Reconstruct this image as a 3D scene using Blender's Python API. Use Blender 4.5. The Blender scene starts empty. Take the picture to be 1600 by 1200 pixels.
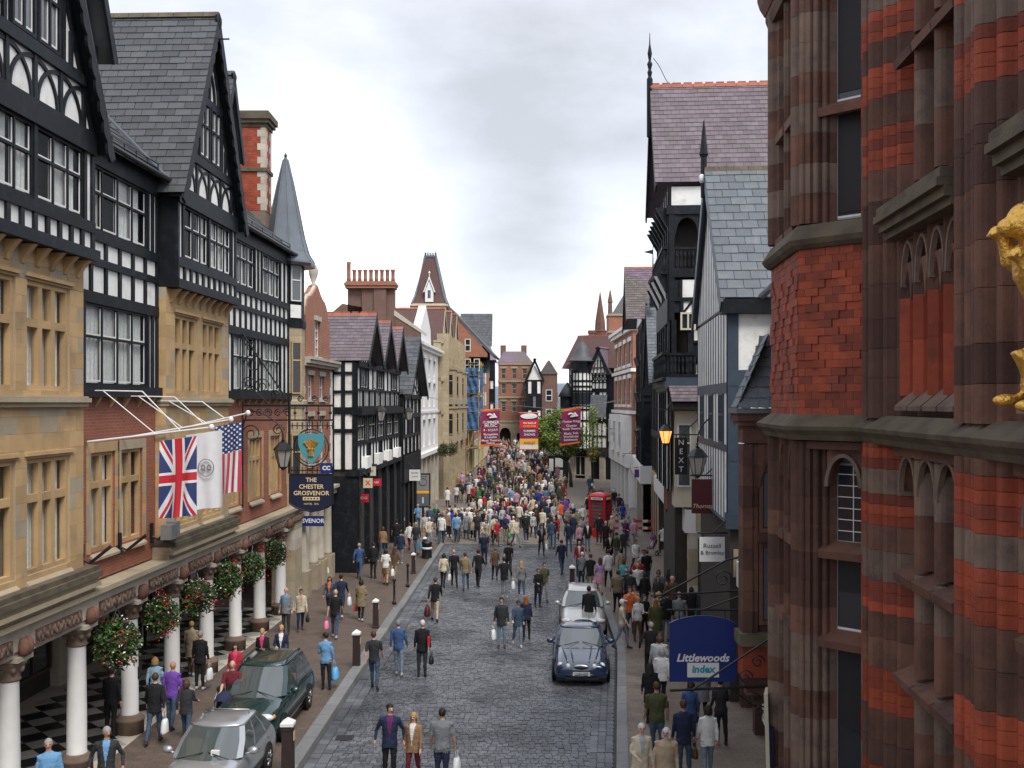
import bpy, bmesh, math, random
from math import sin, cos, pi, radians, hypot, atan2
from mathutils import Vector, Matrix, noise
from mathutils.kdtree import KDTree
R = random.Random(11)
SC = bpy.context.scene
COL = SC.collection
# ---------------------------------------------------------------- camera, sky, sun, exposure
EYE = 8.7
cam = bpy.data.objects.new('camera', bpy.data.cameras.new('camera'))
COL.objects.link(cam)
cam.location = (0, 0, EYE)
cam.rotation_euler = (radians(90), 0, 0)
cam.data.lens = 36.0
cam.data.sensor_width = 36.0
cam.data.shift_y = 30 / 1600
cam.data.clip_start = .1
cam.data.clip_end = 6000
SC.camera = cam
SC.view_settings.view_transform = 'Standard'
SC.view_settings.look = 'None'
SC.view_settings.gamma = 1
SC.view_settings.exposure = 1.72
SC.view_settings.use_curve_mapping = False
SC.render.engine = 'CYCLES'
SC.cycles.use_denoising = True
SC.cycles.max_bounces = 6
SC.cycles.transparent_max_bounces = 8
SC.cycles.caustics_reflective = SC.cycles.caustics_refractive = False
SUN_EL, SUN_AZ = radians(52), radians(150)      # azimuth clockwise from +Y
sun = bpy.data.objects.new('sun', bpy.data.lights.new('sun', 'SUN'))
COL.objects.link(sun)
sun.data.energy = 0.9
sun.data.angle = radians(24)
sun.data.color = (1, .95, .88)
sun.rotation_euler = (pi / 2 - SUN_EL, 0, pi - SUN_AZ)
W_ = bpy.data.worlds.new('World')
SC.world = W_
W_.use_nodes = True
nt = W_.node_tree
nt.nodes.clear()


def N(t, kind, **kw):
    n = t.nodes.new(kind)
    for k, v in kw.items():
        if k.startswith('i_'):
            n.inputs[int(k[2:]) if k[2:].isdigit() else k[2:].replace('_', ' ')].default_value = v
        else:
            setattr(n, k, v)
    return n


def mth(t, op, a, b=None, clamp=False):
    n = t.nodes.new('ShaderNodeMath')
    n.operation = op
    n.use_clamp = clamp
    for i, v in enumerate((a, b)):
        if v is None:
            continue
        if isinstance(v, (int, float)):
            n.inputs[i].default_value = v
        else:
            t.links.new(v, n.inputs[i])
    return n.outputs[0]


def mixc(t, fac, a, b, mode='MIX'):
    n = t.nodes.new('ShaderNodeMix')
    n.data_type = 'RGBA'
    n.blend_type = mode
    for i, v in ((0, fac), (6, a), (7, b)):
        if isinstance(v, (int, float)):
            n.inputs[i].default_value = v
        elif isinstance(v, tuple):
            n.inputs[i].default_value = (*v[:3], 1)
        else:
            t.links.new(v, n.inputs[i])
    return n.outputs[2]


sky = N(nt, 'ShaderNodeTexSky', sky_type='NISHITA', sun_disc=False, sun_elevation=SUN_EL, sun_rotation=SUN_AZ, air_density=1.0, dust_density=2.0)
tc = N(nt, 'ShaderNodeTexCoord')
DIR = tc.outputs['Generated']
mp = N(nt, 'ShaderNodeMapping')
mp.inputs['Scale'].default_value = (1, 1, 1.9)
nt.links.new(DIR, mp.inputs[0])
n1 = N(nt, 'ShaderNodeTexNoise', i_Scale=3.1, i_Detail=8.0, i_Roughness=.52, i_Distortion=.25)
nt.links.new(mp.outputs[0], n1.inputs['Vector'])
n2 = N(nt, 'ShaderNodeTexNoise', i_Scale=6.5, i_Detail=6.0, i_Roughness=.6)
nt.links.new(mp.outputs[0], n2.inputs['Vector'])


def blob(u, v, size, soft):
    """a soft cloud bank round one direction of the sky"""
    d = Vector(((u - 800) / 1600, 1, (630 - v) / 1600)).normalized()
    n = N(nt, 'ShaderNodeVectorMath', operation='DISTANCE')
    nt.links.new(DIR, n.inputs[0])
    n.inputs[1].default_value = d
    r = N(nt, 'ShaderNodeMapRange', interpolation_type='SMOOTHSTEP', i_1=size - soft, i_2=size + soft, i_3=1.0, i_4=0.0)
    nt.links.new(n.outputs['Value'], r.inputs[0])
    return r.outputs[0]


cl = mth(nt, 'ADD', mth(nt, 'MULTIPLY', n1.outputs[0], .75), mth(nt, 'MULTIPLY', n2.outputs[0], .25))
for u, v, s, so, w in ((540, 310, .10, .10, .36), (600, 420, .10, .1, .16), (500, 0, .11, .12, .12), (900, 440, .10, .09, .20), (1010, 470, .08, .08, .14),
                       (420, 150, .12, .12, -.12), (620, 200, .12, .12, -.16), (800, 310, .15, .13, -.22), (930, 330, .12, .1, -.12), (980, 130, .2, .2, .02)):
    cl = mth(nt, 'ADD', cl, mth(nt, 'MULTIPLY', blob(u, v, s, so), w * 1.25))
ramp = N(nt, 'ShaderNodeValToRGB')
cr = ramp.color_ramp
cr.elements[0].position = .27
cr.elements[0].color = (.31, .315, .33, 1)
cr.elements[1].position = .71
cr.elements[1].color = (1.02, 1.02, 1.03, 1)
e = cr.elements.new(.45)
e.color = (.44, .45, .485, 1)
e = cr.elements.new(.6)
e.color = (.59, .625, .70, 1)
nt.links.new(cl, ramp.inputs[0])
cloud = N(nt, 'ShaderNodeVectorMath', operation='SCALE')
nt.links.new(ramp.outputs[0], cloud.inputs[0])
cloud.inputs['Scale'].default_value = 6.6
skymix = mixc(nt, .9, sky.outputs[0], cloud.outputs[0])
bg = N(nt, 'ShaderNodeBackground', i_Strength=.1)
nt.links.new(skymix, bg.inputs[0])
wo = N(nt, 'ShaderNodeOutputWorld')
nt.links.new(bg.outputs[0], wo.inputs[0])

# ---------------------------------------------------------------- materials


def mat(name, col, rough=.75, var=.12, ns=3.0, na=.25, bump=0., bs=40., metal=0., spec=.4, col2=None, c2s=.8, c2=(.5, .7), coat=0., emit=0.):
    """principled material: per-piece variation (var), slow noise (na), optional second colour in patches, fine relief"""
    m = bpy.data.materials.new(name)
    m.use_nodes = True
    t = m.node_tree
    b = t.nodes['Principled BSDF']
    b.inputs['Roughness'].default_value = rough
    b.inputs['Metallic'].default_value = metal
    b.inputs['Specular IOR Level'].default_value = spec
    b.inputs['Coat Weight'].default_value = coat
    g = N(t, 'ShaderNodeNewGeometry')
    c = (*col, 1)
    out = None
    if col2:
        nz = N(t, 'ShaderNodeTexNoise', i_Scale=c2s, i_Detail=6.0, i_Roughness=.65)
        t.links.new(g.outputs['Position'], nz.inputs['Vector'])
        r = N(t, 'ShaderNodeMapRange', i_1=c2[0], i_2=c2[1])
        t.links.new(nz.outputs[0], r.inputs[0])
        out = mixc(t, r.outputs[0], c, (*col2, 1))
    k = None
    if var:
        oi = N(t, 'ShaderNodeObjectInfo')
        f = mth(t, 'FRACT', mth(t, 'ADD', oi.outputs['Random'], mth(t, 'MULTIPLY', g.outputs['Random Per Island'], 3.7)))
        k = mth(t, 'ADD', mth(t, 'MULTIPLY', f, 2 * var), 1 - var)
    if na:
        nz = N(t, 'ShaderNodeTexNoise', i_Scale=ns, i_Detail=5.0, i_Roughness=.6)
        t.links.new(g.outputs['Position'], nz.inputs['Vector'])
        q = mth(t, 'ADD', mth(t, 'MULTIPLY', nz.outputs[0], 2 * na), 1 - na)
        k = q if k is None else mth(t, 'MULTIPLY', k, q)
    if k is not None:
        v = N(t, 'ShaderNodeVectorMath', operation='SCALE')
        if out is None:
            v.inputs[0].default_value = col
        else:
            t.links.new(out, v.inputs[0])
        t.links.new(k, v.inputs['Scale'])
        out = v.outputs[0]
    if out is None:
        b.inputs['Base Color'].default_value = c
    else:
        t.links.new(out, b.inputs['Base Color'])
    if bump:
        nz = N(t, 'ShaderNodeTexNoise', i_Scale=bs, i_Detail=3.0)
        t.links.new(g.outputs['Position'], nz.inputs['Vector'])
        bp = N(t, 'ShaderNodeBump', i_Strength=bump, i_Distance=.02)
        t.links.new(nz.outputs[0], bp.inputs['Height'])
        t.links.new(bp.outputs[0], b.inputs['Normal'])
    if emit:
        b.inputs['Emission Color'].default_value = c
        b.inputs['Emission Strength'].default_value = emit
    return m


def brickmat(name, col, col2, mortar, w=.23, h=.078, ms=.012, vert=True, rough=.85, bump=.5, na=.3):
    """courses of brick or ashlar too small to pick apart, mapped along the wall"""
    m = mat(name, col, rough, 0, 2.0, 0)
    t = m.node_tree
    b = t.nodes['Principled BSDF']
    g = N(t, 'ShaderNodeNewGeometry')
    sp = N(t, 'ShaderNodeSeparateXYZ')
    t.links.new(g.outputs['Position'], sp.inputs[0])
    cb = N(t, 'ShaderNodeCombineXYZ')
    if vert:
        t.links.new(mth(t, 'ADD', sp.outputs[0], sp.outputs[1]), cb.inputs[0])
        t.links.new(sp.outputs[2], cb.inputs[1])
    else:
        t.links.new(sp.outputs[0], cb.inputs[0])
        t.links.new(sp.outputs[1], cb.inputs[1])
    br = N(t, 'ShaderNodeTexBrick')
    t.links.new(cb.outputs[0], br.inputs['Vector'])
    br.inputs['Color1'].default_value = (*col, 1)
    br.inputs['Color2'].default_value = (*col2, 1)
    br.inputs['Mortar'].default_value = (*mortar, 1)
    br.inputs['Scale'].default_value = 1
    br.inputs['Brick Width'].default_value = w
    br.inputs['Row Height'].default_value = h
    br.inputs['Mortar Size'].default_value = ms
    nz = N(t, 'ShaderNodeTexNoise', i_Scale=1.3, i_Detail=7.0, i_Roughness=.65)
    t.links.new(g.outputs['Position'], nz.inputs['Vector'])
    v = N(t, 'ShaderNodeVectorMath', operation='SCALE')
    t.links.new(br.outputs[0], v.inputs[0])
    t.links.new(mth(t, 'ADD', mth(t, 'MULTIPLY', nz.outputs[0], 2 * na), 1 - na), v.inputs['Scale'])
    t.links.new(v.outputs[0], b.inputs['Base Color'])
    bp = N(t, 'ShaderNodeBump', i_Strength=bump, i_Distance=-.01)
    t.links.new(br.outputs['Fac'], bp.inputs['Height'])
    t.links.new(bp.outputs[0], b.inputs['Normal'])
    return m


def glassmat(name, tint=(.02, .025, .03), clear=.0, coat=0.):
    """window glass: a glossy dark sheet, or a sheet one can see through"""
    m = bpy.data.materials.new(name)
    m.use_nodes = True
    t = m.node_tree
    b = t.nodes['Principled BSDF']
    b.inputs['Base Color'].default_value = (*tint, 1)
    b.inputs['Roughness'].default_value = .06
    b.inputs['Specular IOR Level'].default_value = .6 + coat * .4
    b.inputs['Coat Weight'].default_value = coat
    g = N(t, 'ShaderNodeNewGeometry')
    nz = N(t, 'ShaderNodeTexNoise', i_Scale=2.2, i_Detail=1.0)
    t.links.new(g.outputs['Position'], nz.inputs['Vector'])
    bp = N(t, 'ShaderNodeBump', i_Strength=.12, i_Distance=.03)
    t.links.new(nz.outputs[0], bp.inputs['Height'])
    t.links.new(bp.outputs[0], b.inputs['Normal'])
    if clear:
        tr = N(t, 'ShaderNodeBsdfTransparent')
        mx = N(t, 'ShaderNodeMixShader', i_0=clear)
        t.links.new(b.outputs[0], mx.inputs[1])
        t.links.new(tr.outputs[0], mx.inputs[2])
        t.links.new(mx.outputs[0], t.nodes['Material Output'].inputs[0])
    return m


M = dict(
    white=mat('plaster_white', (.8, .8, .77), .85, .05, .9, .16, .15, 12, col2=(.55, .53, .47), c2s=2.2, c2=(.5, .78)),
    timber=mat('timber_black', (.008, .0105, .014), .55, .35, 6, .5, .3, 60, spec=.22, col2=(.022, .025, .03), c2s=3, c2=(.5, .75)),
    timberblue=mat('timber_slate_blue', (.04, .06, .085), .5, .12, 5, .25, .2, 60),
    timberbrown=mat('timber_dark_brown', (.03, .021, .017), .6, .25, 6, .4, .3, 60),
    ochre=mat('sandstone_ochre', (.46, .31, .155), .85, .13, 1.1, .26, .35, 25, col2=(.28, .19, .11), c2s=.9, c2=(.5, .75)),
    ochre2=mat('sandstone_weathered', (.36, .30, .21), .88, .08, 2.0, .3, .3, 25),
    palestone=mat('pale_stone', (.50, .45, .37), .85, .1, 1.5, .22, .25, 30, col2=(.30, .26, .2), c2s=1.2, c2=(.52, .75)),
    moss=mat('stone_mossy', (.125, .108, .068), .9, .1, 5, .4, .5, 30, col2=(.075, .055, .042), c2s=2.5, c2=(.42, .62)),
    brown=mat('red_sandstone_brown', (.15, .073, .05), .85, .22, 2.6, .38, .4, 30, col2=(.08, .045, .036), c2s=1.7, c2=(.45, .68)),
    brown2=mat('red_sandstone_dark', (.085, .044, .033), .85, .2, 2.6, .4, .4, 30),
    brown3=mat('red_sandstone_grey', (.18, .125, .096), .88, .15, 2.6, .3, .4, 30, col2=(.09, .07, .06), c2s=2, c2=(.5, .7)),
    red=mat('terracotta_red', (.31, .062, .028), .75, .22, 4, .26, .35, 40, col2=(.18, .042, .024), c2s=2.2, c2=(.48, .7)),
    reddark=mat('terracotta_deep', (.2, .045, .027), .75, .2, 4, .3, .35, 40),
    mortar=mat('mortar', (.2, .15, .12), .95, 0, 9, .3, .3, 60),
    slate=mat('slate_grey', (.07, .075, .082), .55, .24, 4, .3, .25, 40, col2=(.10, .095, .085), c2s=1.2, c2=(.55, .8)),
    slateblue=mat('slate_light', (.115, .13, .145), .6, .16, 4, .25, .25, 40, col2=(.16, .16, .14), c2s=2, c2=(.55, .8)),
    slatepink=mat('slate_plum', (.145, .115, .13), .65, .2, 3, .22, .25, 40, col2=(.11, .095, .10), c2s=1, c2=(.5, .7)),
    slatebrown=mat('slate_brown', (.12, .10, .09), .65, .22, 3, .3, .25, 40, col2=(.15, .10, .15), c2s=.35, c2=(.45, .6)),
    tilebrown=mat('tile_red_brown', (.095, .05, .045), .75, .2, 3, .3, .3, 30), redtile=mat('red_tile', (.33, .105, .065), .7, .15, 4, .3, .25, 40),
    lead=mat('lead_sheet', (.15, .17, .195), .55, .08, 2, .3, .15, 20, metal=.2),
    brick=brickmat('brick_red', (.36, .12, .06), (.26, .085, .05), (.33, .22, .16)),
    brickhotel=brickmat('brick_hotel', (.33, .095, .05), (.24, .075, .045), (.26, .14, .1), .23, .078),
    brickdark=brickmat('brick_dark', (.17, .075, .05), (.12, .06, .045), (.2, .16, .13)),
    ashlar=brickmat('ashlar_buff', (.42, .35, .23), (.35, .28, .18), (.25, .2, .13), .7, .34, .008),
    ashlargrey=brickmat('ashlar_grey', (.40, .36, .30), (.34, .30, .25), (.22, .2, .17), .8, .4, .008),
    iron=mat('iron_black', (.012, .012, .014), .4, .1, 8, .3, .1, 60, spec=.5),
    frame=mat('frame_white', (.7, .7, .68), .5, .04, 4, .1),
    framecream=mat('frame_cream', (.6, .55, .43), .5, .05, 4, .12),
    black=mat('interior_dark', (.012, .011, .011), .9, 0, 2, .2),
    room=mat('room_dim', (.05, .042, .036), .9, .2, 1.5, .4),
    glass=glassmat('window_glass'),
    glasspale=glassmat('window_glass_pale', (.1, .115, .12)),
    glassclear=glassmat('window_glass_clear', (.02, .03, .03), .9),
    curtain=mat('net_curtain', (.74, .77, .74), .9, .12, 12, .3),
    painted=mat('painted_white', (.75, .75, .73), .55, .03, 2.5, .12, .1, 20),
    gold=mat('gold_leaf', (.72, .42, .09), .38, .0, 22, .45, .9, 30, metal=.8),
    flagred=mat('flag_red', (.52, .025, .04), .8, 0, 6, .12), flagblue=mat('flag_blue', (.03, .05, .16), .8, 0, 6, .12),
    flagwhite=mat('flag_white', (.72, .73, .76), .8, 0, 6, .1), flagpink=mat('flag_stripe_red', (.5, .06, .09), .8, 0, 6, .1),
    leaf=mat('leaf_green', (.055, .105, .022), .6, .55, 2, .4), leafdark=mat('leaf_dark', (.025, .055, .018), .6, .5, 2, .4),
    leaftree=mat('leaf_lime', (.19, .26, .045), .6, .5, .9, .45),
    bark=mat('bark', (.05, .038, .03), .9, .1, 8, .4, .6, 30),
    petalred=mat('petal_red', (.5, .02, .02), .6, .3, 0, 0), petalwhite=mat('petal_white', (.75, .72, .72), .6, .15, 0, 0), petalpink=mat('petal_pink', (.5, .1, .2), .6, .3, 0, 0),
    sett=mat('granite_sett', (.135, .142, .155), .42, .34, 3.5, .35, .4, 45, spec=.5, col2=(.055, .06, .068), c2s=.35, c2=(.45, .62)),
    granite=mat('granite_kerb', (.21, .21, .21), .6, .14, 6, .3, .3, 60),
    joint=mat('sett_joint', (.07, .07, .07), .85, 0, 5, .4, .3, 50),
    paving=brickmat('paving_brown', (.145, .108, .085), (.112, .083, .067), (.06, .048, .04), .3, .2, .008, False, .62, .25, .35),
    pavingtan=brickmat('paving_tan', (.215, .168, .132), (.17, .132, .105), (.11, .09, .075), .3, .2, .008, False, .62, .25, .35),
    pavinggrey=brickmat('paving_grey', (.22, .185, .155), (.18, .152, .13), (.09, .08, .07), .45, .3, .012, False, .6, .25, .3),
    tilewhite=mat('tile_white', (.34, .33, .3), .35, .12, 5, .2), tileblack=mat('tile_black', (.022, .022, .023), .3, .2, 5, .2),
    carpaint_blue=mat('paint_navy', (.012, .026, .07), .22, 0, 0, 0, spec=.7, coat=1.), carpaint_green=mat('paint_green', (.016, .052, .05), .25, 0, 0, 0, spec=.6, coat=1., metal=.35),
    carpaint_silver=mat('paint_silver', (.42, .44, .46), .3, 0, 0, 0, metal=.55, coat=1.), carpaint_cream=mat('paint_pale', (.52, .52, .5), .3, 0, 0, 0, metal=.3, coat=1.),
    carglass=glassmat('car_glass', (.07, .085, .085), 0, 1.), rubber=mat('rubber', (.015, .015, .015), .8, 0, 0, 0), trim=mat('black_trim', (.02, .02, .022), .45, 0, 0, 0),
    alloy=mat('alloy', (.5, .5, .5), .3, 0, 0, 0, metal=.9), lamp=mat('headlamp', (.65, .68, .7), .12, 0, 9, .2, spec=.8, coat=1.), amber=mat('amber', (.6, .22, .03), .3, 0, 0, 0),
    plate=mat('plate', (.7, .7, .68), .5, 0, 0, 0), ink=mat('ink', (.012, .012, .014), .6, 0, 0, 0),
    bollard=mat('bollard_brown', (.035, .022, .02), .55, .1, 6, .3, .1, 30), phone=mat('phonebox_red', (.5, .015, .02), .35, .05, 3, .12, coat=.5),
    signblue=mat('sign_royal_blue', (.012, .03, .16), .4, 0, 2, .1), signnavy=mat('sign_navy', (.012, .018, .045), .4, 0, 2, .1), signteal=mat('sign_teal', (.08, .30, .34), .5, 0, 2, .1),
    signmaroon=mat('sign_maroon', (.085, .012, .016), .45, 0, 2, .1), signorange=mat('sign_orange', (.75, .13, .01), .5, 0, 2, .08), signwhite=mat('sign_white', (.72, .72, .7), .5, 0, 2, .08),
    signcream=mat('sign_cream', (.6, .56, .42), .5, 0, 2, .1), signred=mat('sign_red', (.6, .02, .04), .5, 0, 2, .1), signpurple=mat('sign_purple', (.13, .02, .2), .5, 0, 2, .1),
    teal=mat('letter_teal', (.02, .32, .38), .5, 0, 0, 0), gilt=mat('letter_gilt', (.72, .56, .32), .5, 0, 0, 0),
    bannerplum=mat('banner_plum', (.21, .02, .085), .8, 0, 3, .12), bannerorange=mat('banner_orange', (.75, .17, .03), .8, 0, 3, .1), banneryellow=mat('banner_yellow', (.8, .42, .05), .8, 0, 3, .1),
    sheetblue=mat('tarpaulin_blue', (.05, .12, .24), .7, .15, 2, .35, .5, 6), pole=mat('scaffold_steel', (.42, .33, .12), .5, .2, 4, .2), plankw=mat('scaffold_plank', (.28, .2, .1), .8, .2, 4, .3),
    glow=mat('lamp_glow', (1, .34, .09), .5, 0, 0, 0, emit=.6), lampglass=mat('lamp_glass', (.38, .36, .32), .2, 0, 6, .2, spec=.6),
    hill=mat('far_hill_hazed', (.16, .2, .24), 1, 0, .004, .3), steel=mat('galvanised', (.3, .31, .32), .45, .05, 4, .2, metal=.5),  # hill colour has the blue-grey of distance haze painted in
    polywhite=mat('plastic_bag_white', (.75, .76, .77), .35, .06, 9, .15), polyblue=mat('plastic_bag_blue', (.12, .42, .75), .4, 0, 9, .2), polypink=mat('plastic_bag_pink', (.75, .25, .4), .4, 0, 9, .2),
    leather=mat('leather_black', (.015, .013, .012), .45, 0, 9, .2), leatherbrown=mat('leather_brown', (.09, .05, .03), .5, 0, 9, .2), polygreen=mat('plastic_bag_green', (.08, .45, .15), .4, 0, 9, .2),
    polyred=mat('paper_bag_red', (.6, .03, .04), .5, 0, 9, .2),
)

# ---------------------------------------------------------------- geometry helpers
WB, KIDS = {}, {}


def link(o, parent=None, B=None, local=False):
    COL.objects.link(o)
    B = B or Matrix()
    o.matrix_basis = B
    if parent is not None:
        o.parent = parent
        if not local:
            o.matrix_parent_inverse = WB[parent.name].inverted()
        KIDS.setdefault(parent.name, []).append(o)
    WB[o.name] = B
    return o


def tag(o, label=None, cat=None, group=None, kind=None):
    for k, v in (('label', label), ('category', cat), ('group', group), ('kind', kind)):
        if v:
            o[k] = v
    return o


def thing(name, label, cat, loc=(0, 0, 0), group=None):
    o = link(bpy.data.objects.new(name, None), None, Matrix.Translation(loc))
    o.empty_display_size = .2
    return tag(o, label, cat, group)


class MB:
    """collects shapes for one mesh"""

    def __init__(s):
        s.v, s.f, s.m, s.mi = [], [], [], 0

    def quad(s, *ps):
        k = len(s.v)
        s.v += [tuple(p) for p in ps]
        s.f.append(tuple(range(k, k + len(ps))))
        s.m.append(s.mi)
        return s

    def hull(s, c):
        """eight corners: bottom four then top four"""
        k = len(s.v)
        s.v += [tuple(p) for p in c]
        for f in ((3, 2, 1, 0), (4, 5, 6, 7), (0, 1, 5, 4), (1, 2, 6, 5), (2, 3, 7, 6), (3, 0, 4, 7)):
            s.f.append(tuple(k + i for i in f))
            s.m.append(s.mi)
        return s

    def box(s, x0, x1, y0, y1, z0, z1):
        return s.hull([(x0, y0, z0), (x1, y0, z0), (x1, y1, z0), (x0, y1, z0), (x0, y0, z1), (x1, y0, z1), (x1, y1, z1), (x0, y1, z1)])

    def fbox(s, F, a0, a1, d0, d1, z0, z1):
        c = [F.p(a, d, z) for z in (z0, z1) for a, d in ((a0, d0), (a1, d0), (a1, d1), (a0, d1))]
        return s.hull(c)

    def prism(s, poly, vec):
        """polygon (list of points) extruded along vec"""
        k, n = len(s.v), len(poly)
        vec = Vector(vec)
        s.v += [tuple(Vector(p)) for p in poly] + [tuple(Vector(p) + vec) for p in poly]
        s.f += [tuple(range(k + n - 1, k - 1, -1)), tuple(range(k + n, k + 2 * n))] + [(k + i, k + (i + 1) % n, k + n + (i + 1) % n, k + n + i) for i in range(n)]
        s.m += [s.mi] * (n + 2)
        return s

    def loft(s, rings, cap=True, close=True):
        k, n = len(s.v), len(rings[0])
        for r in rings:
            s.v += [tuple(p) for p in r]
        for i in range(len(rings) - 1):
            for j in range(n if close else n - 1):
                a, b = k + i * n + j, k + i * n + (j + 1) % n
                s.f.append((a, b, b + n, a + n))
                s.m.append(s.mi)
        if cap:
            s.f += [tuple(range(k + n - 1, k - 1, -1)), tuple(range(k + (len(rings) - 1) * n, k + len(rings) * n))]
            s.m += [s.mi] * 2
        return s

    def tube(s, pts, r, n=6, cap=True):
        pts = [Vector(p) for p in pts]
        rings = []
        for i, p in enumerate(pts):
            d = (pts[min(i + 1, len(pts) - 1)] - pts[max(i - 1, 0)]).normalized()
            x = d.cross(Vector((.13, .31, 1)) if abs(d.z) < .95 else Vector((1, .1, 0))).normalized()
            y = d.cross(x)
            q = r[i] if isinstance(r, (list, tuple)) else r
            qa, qb = q if isinstance(q, tuple) else (q, q)
            rings.append([p + x * (cos(2 * pi * j / n) * qa) + y * (sin(2 * pi * j / n) * qb) for j in range(n)])
        return s.loft(rings, cap)

    def lathe(s, prof, n=16, c=(0, 0, 0), sq=1., a0=0.):
        return s.loft([[(c[0] + r * cos(a0 + 2 * pi * j / n), c[1] + r * sq * sin(a0 + 2 * pi * j / n), c[2] + z) for j in range(n)] for r, z in prof])

    def ell(s, c, r, n=12, k=8):
        return s.lathe_dir(c, r, n, k)

    def lathe_dir(s, c, r, n, k):
        return s.loft([[(c[0] + r[0] * sin(pi * (i + .02) / (k + .04)) * cos(2 * pi * j / n), c[1] + r[1] * sin(pi * (i + .02) / (k + .04)) * sin(2 * pi * j / n), c[2] - r[2] * cos(pi * (i + .02) / (k + .04))) for j in range(n)] for i in range(k + 1)])

    def mesh(s, name, mats, smooth=False):
        me = bpy.data.meshes.new(name)
        me.from_pydata(s.v, [], s.f)
        for m in (mats if isinstance(mats, (list, tuple)) else [mats]):
            me.materials.append(m)
        if any(s.m):
            me.polygons.foreach_set('material_index', s.m)
        if smooth:
            me.polygons.foreach_set('use_smooth', [True] * len(me.polygons))
        me.update()
        return me

    def build(s, name, mats, parent=None, smooth=False, B=None, local=False):
        return link(bpy.data.objects.new(name, s.mesh(name, mats, smooth)), parent, B, local)


class Fr:
    """a wall's frame: a along the wall, d outwards, z up"""

    def __init__(s, ox, oy, dx, dy, side):
        s.o, s.t = Vector((ox, oy, 0)), Vector((dx, dy, 0))
        l = s.t.length
        s.n = Vector((dy, -dx, 0)) * (side / l)
        s.side = side

    def p(s, a, d, z):
        return s.o + s.t * a + s.n * d + Vector((0, 0, z))


def side_of(F, a):
    """frame of the end wall at a that looks down the street at the camera; its a is world X"""
    P = F.p(a, 0, 0)
    t = F.n / F.n.x
    o = P - t * P.x
    return Fr(o.x, o.y, t.x, t.y, 1)


CUBES = {}


def cube(m, name='piece'):
    c = CUBES.get(m.name)
    if c is None:
        c = CUBES[m.name] = MB().box(-.5, .5, -.5, .5, -.5, .5).mesh(name, m)
    return c


def piece(name, m, parent, F, a0, a1, d0, d1, z0, z1):
    T = F.t * (a1 - a0)
    Nn = F.n * (d1 - d0)
    c = F.p((a0 + a1) / 2, (d0 + d1) / 2, (z0 + z1) / 2)
    X, Y = (Nn, T) if F.side > 0 else (T, Nn)
    B = Matrix(((X.x, Y.x, 0, c.x), (X.y, Y.y, 0, c.y), (0, 0, z1 - z0, c.z), (0, 0, 0, 1)))
    return link(bpy.data.objects.new(name, cube(m, name)), parent, B)


def bar(name, m, parent, F, a0, z0, a1, z1, w, d0, d1):
    P0, P1 = F.p(a0, (d0 + d1) / 2, z0), F.p(a1, (d0 + d1) / 2, z1)
    e = P1 - P0
    Nn = F.n * abs(d1 - d0)
    f = e.normalized().cross(F.n).normalized() * w
    if e.cross(f).dot(Nn) < 0:
        f = -f
    c = (P0 + P1) / 2
    B = Matrix(((e.x, f.x, Nn.x, c.x), (e.y, f.y, Nn.y, c.y), (e.z, f.z, Nn.z, c.z), (0, 0, 0, 1)))
    return link(bpy.data.objects.new(name, cube(m, name)), parent, B)


def arc(mb, F, ca, cz, ra, rz, t0, t1, w, d0, d1, n=9):
    rings = []
    for i in range(n + 1):
        t = t0 + (t1 - t0) * i / n
        A, Z = cos(t), sin(t)
        rings.append([F.p(ca + (ra - w) * A, d0, cz + (rz - w) * Z), F.p(ca + ra * A, d0, cz + rz * Z), F.p(ca + ra * A, d1, cz + rz * Z), F.p(ca + (ra - w) * A, d1, cz + (rz - w) * Z)])
    mb.loft(rings)


def arch_head(name, m, parent, F, a0, a1, zs, zt, d0, d1, point=False, n=8):
    """a solid spandrel panel a0..a1, zs..zt with an arched opening cut out of its foot"""
    mb = MB()
    ca, ha, h = (a0 + a1) / 2, (a1 - a0) / 2 * .96, (zt - zs) * .86
    pr = []
    for i in range(n + 1):
        x = -1 + 2 * i / n
        z = (1 - abs(x) ** (1.35 if point else 2.0)) ** (.75 if point else .5) * h
        pr.append((ca + x * ha, zs + z))
    pr = [(a0, zs)] + pr + [(a1, zs)]
    for (x0, y0), (x1, y1) in zip(pr, pr[1:]):
        if x1 - x0 < 1e-6:
            continue
        mb.hull([F.p(x0, d0, y0), F.p(x1, d0, y1), F.p(x1, d1, y1), F.p(x0, d1, y0), F.p(x0, d0, zt), F.p(x1, d0, zt), F.p(x1, d1, zt), F.p(x0, d1, zt)])
    return mb.build(name, m, parent)


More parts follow.
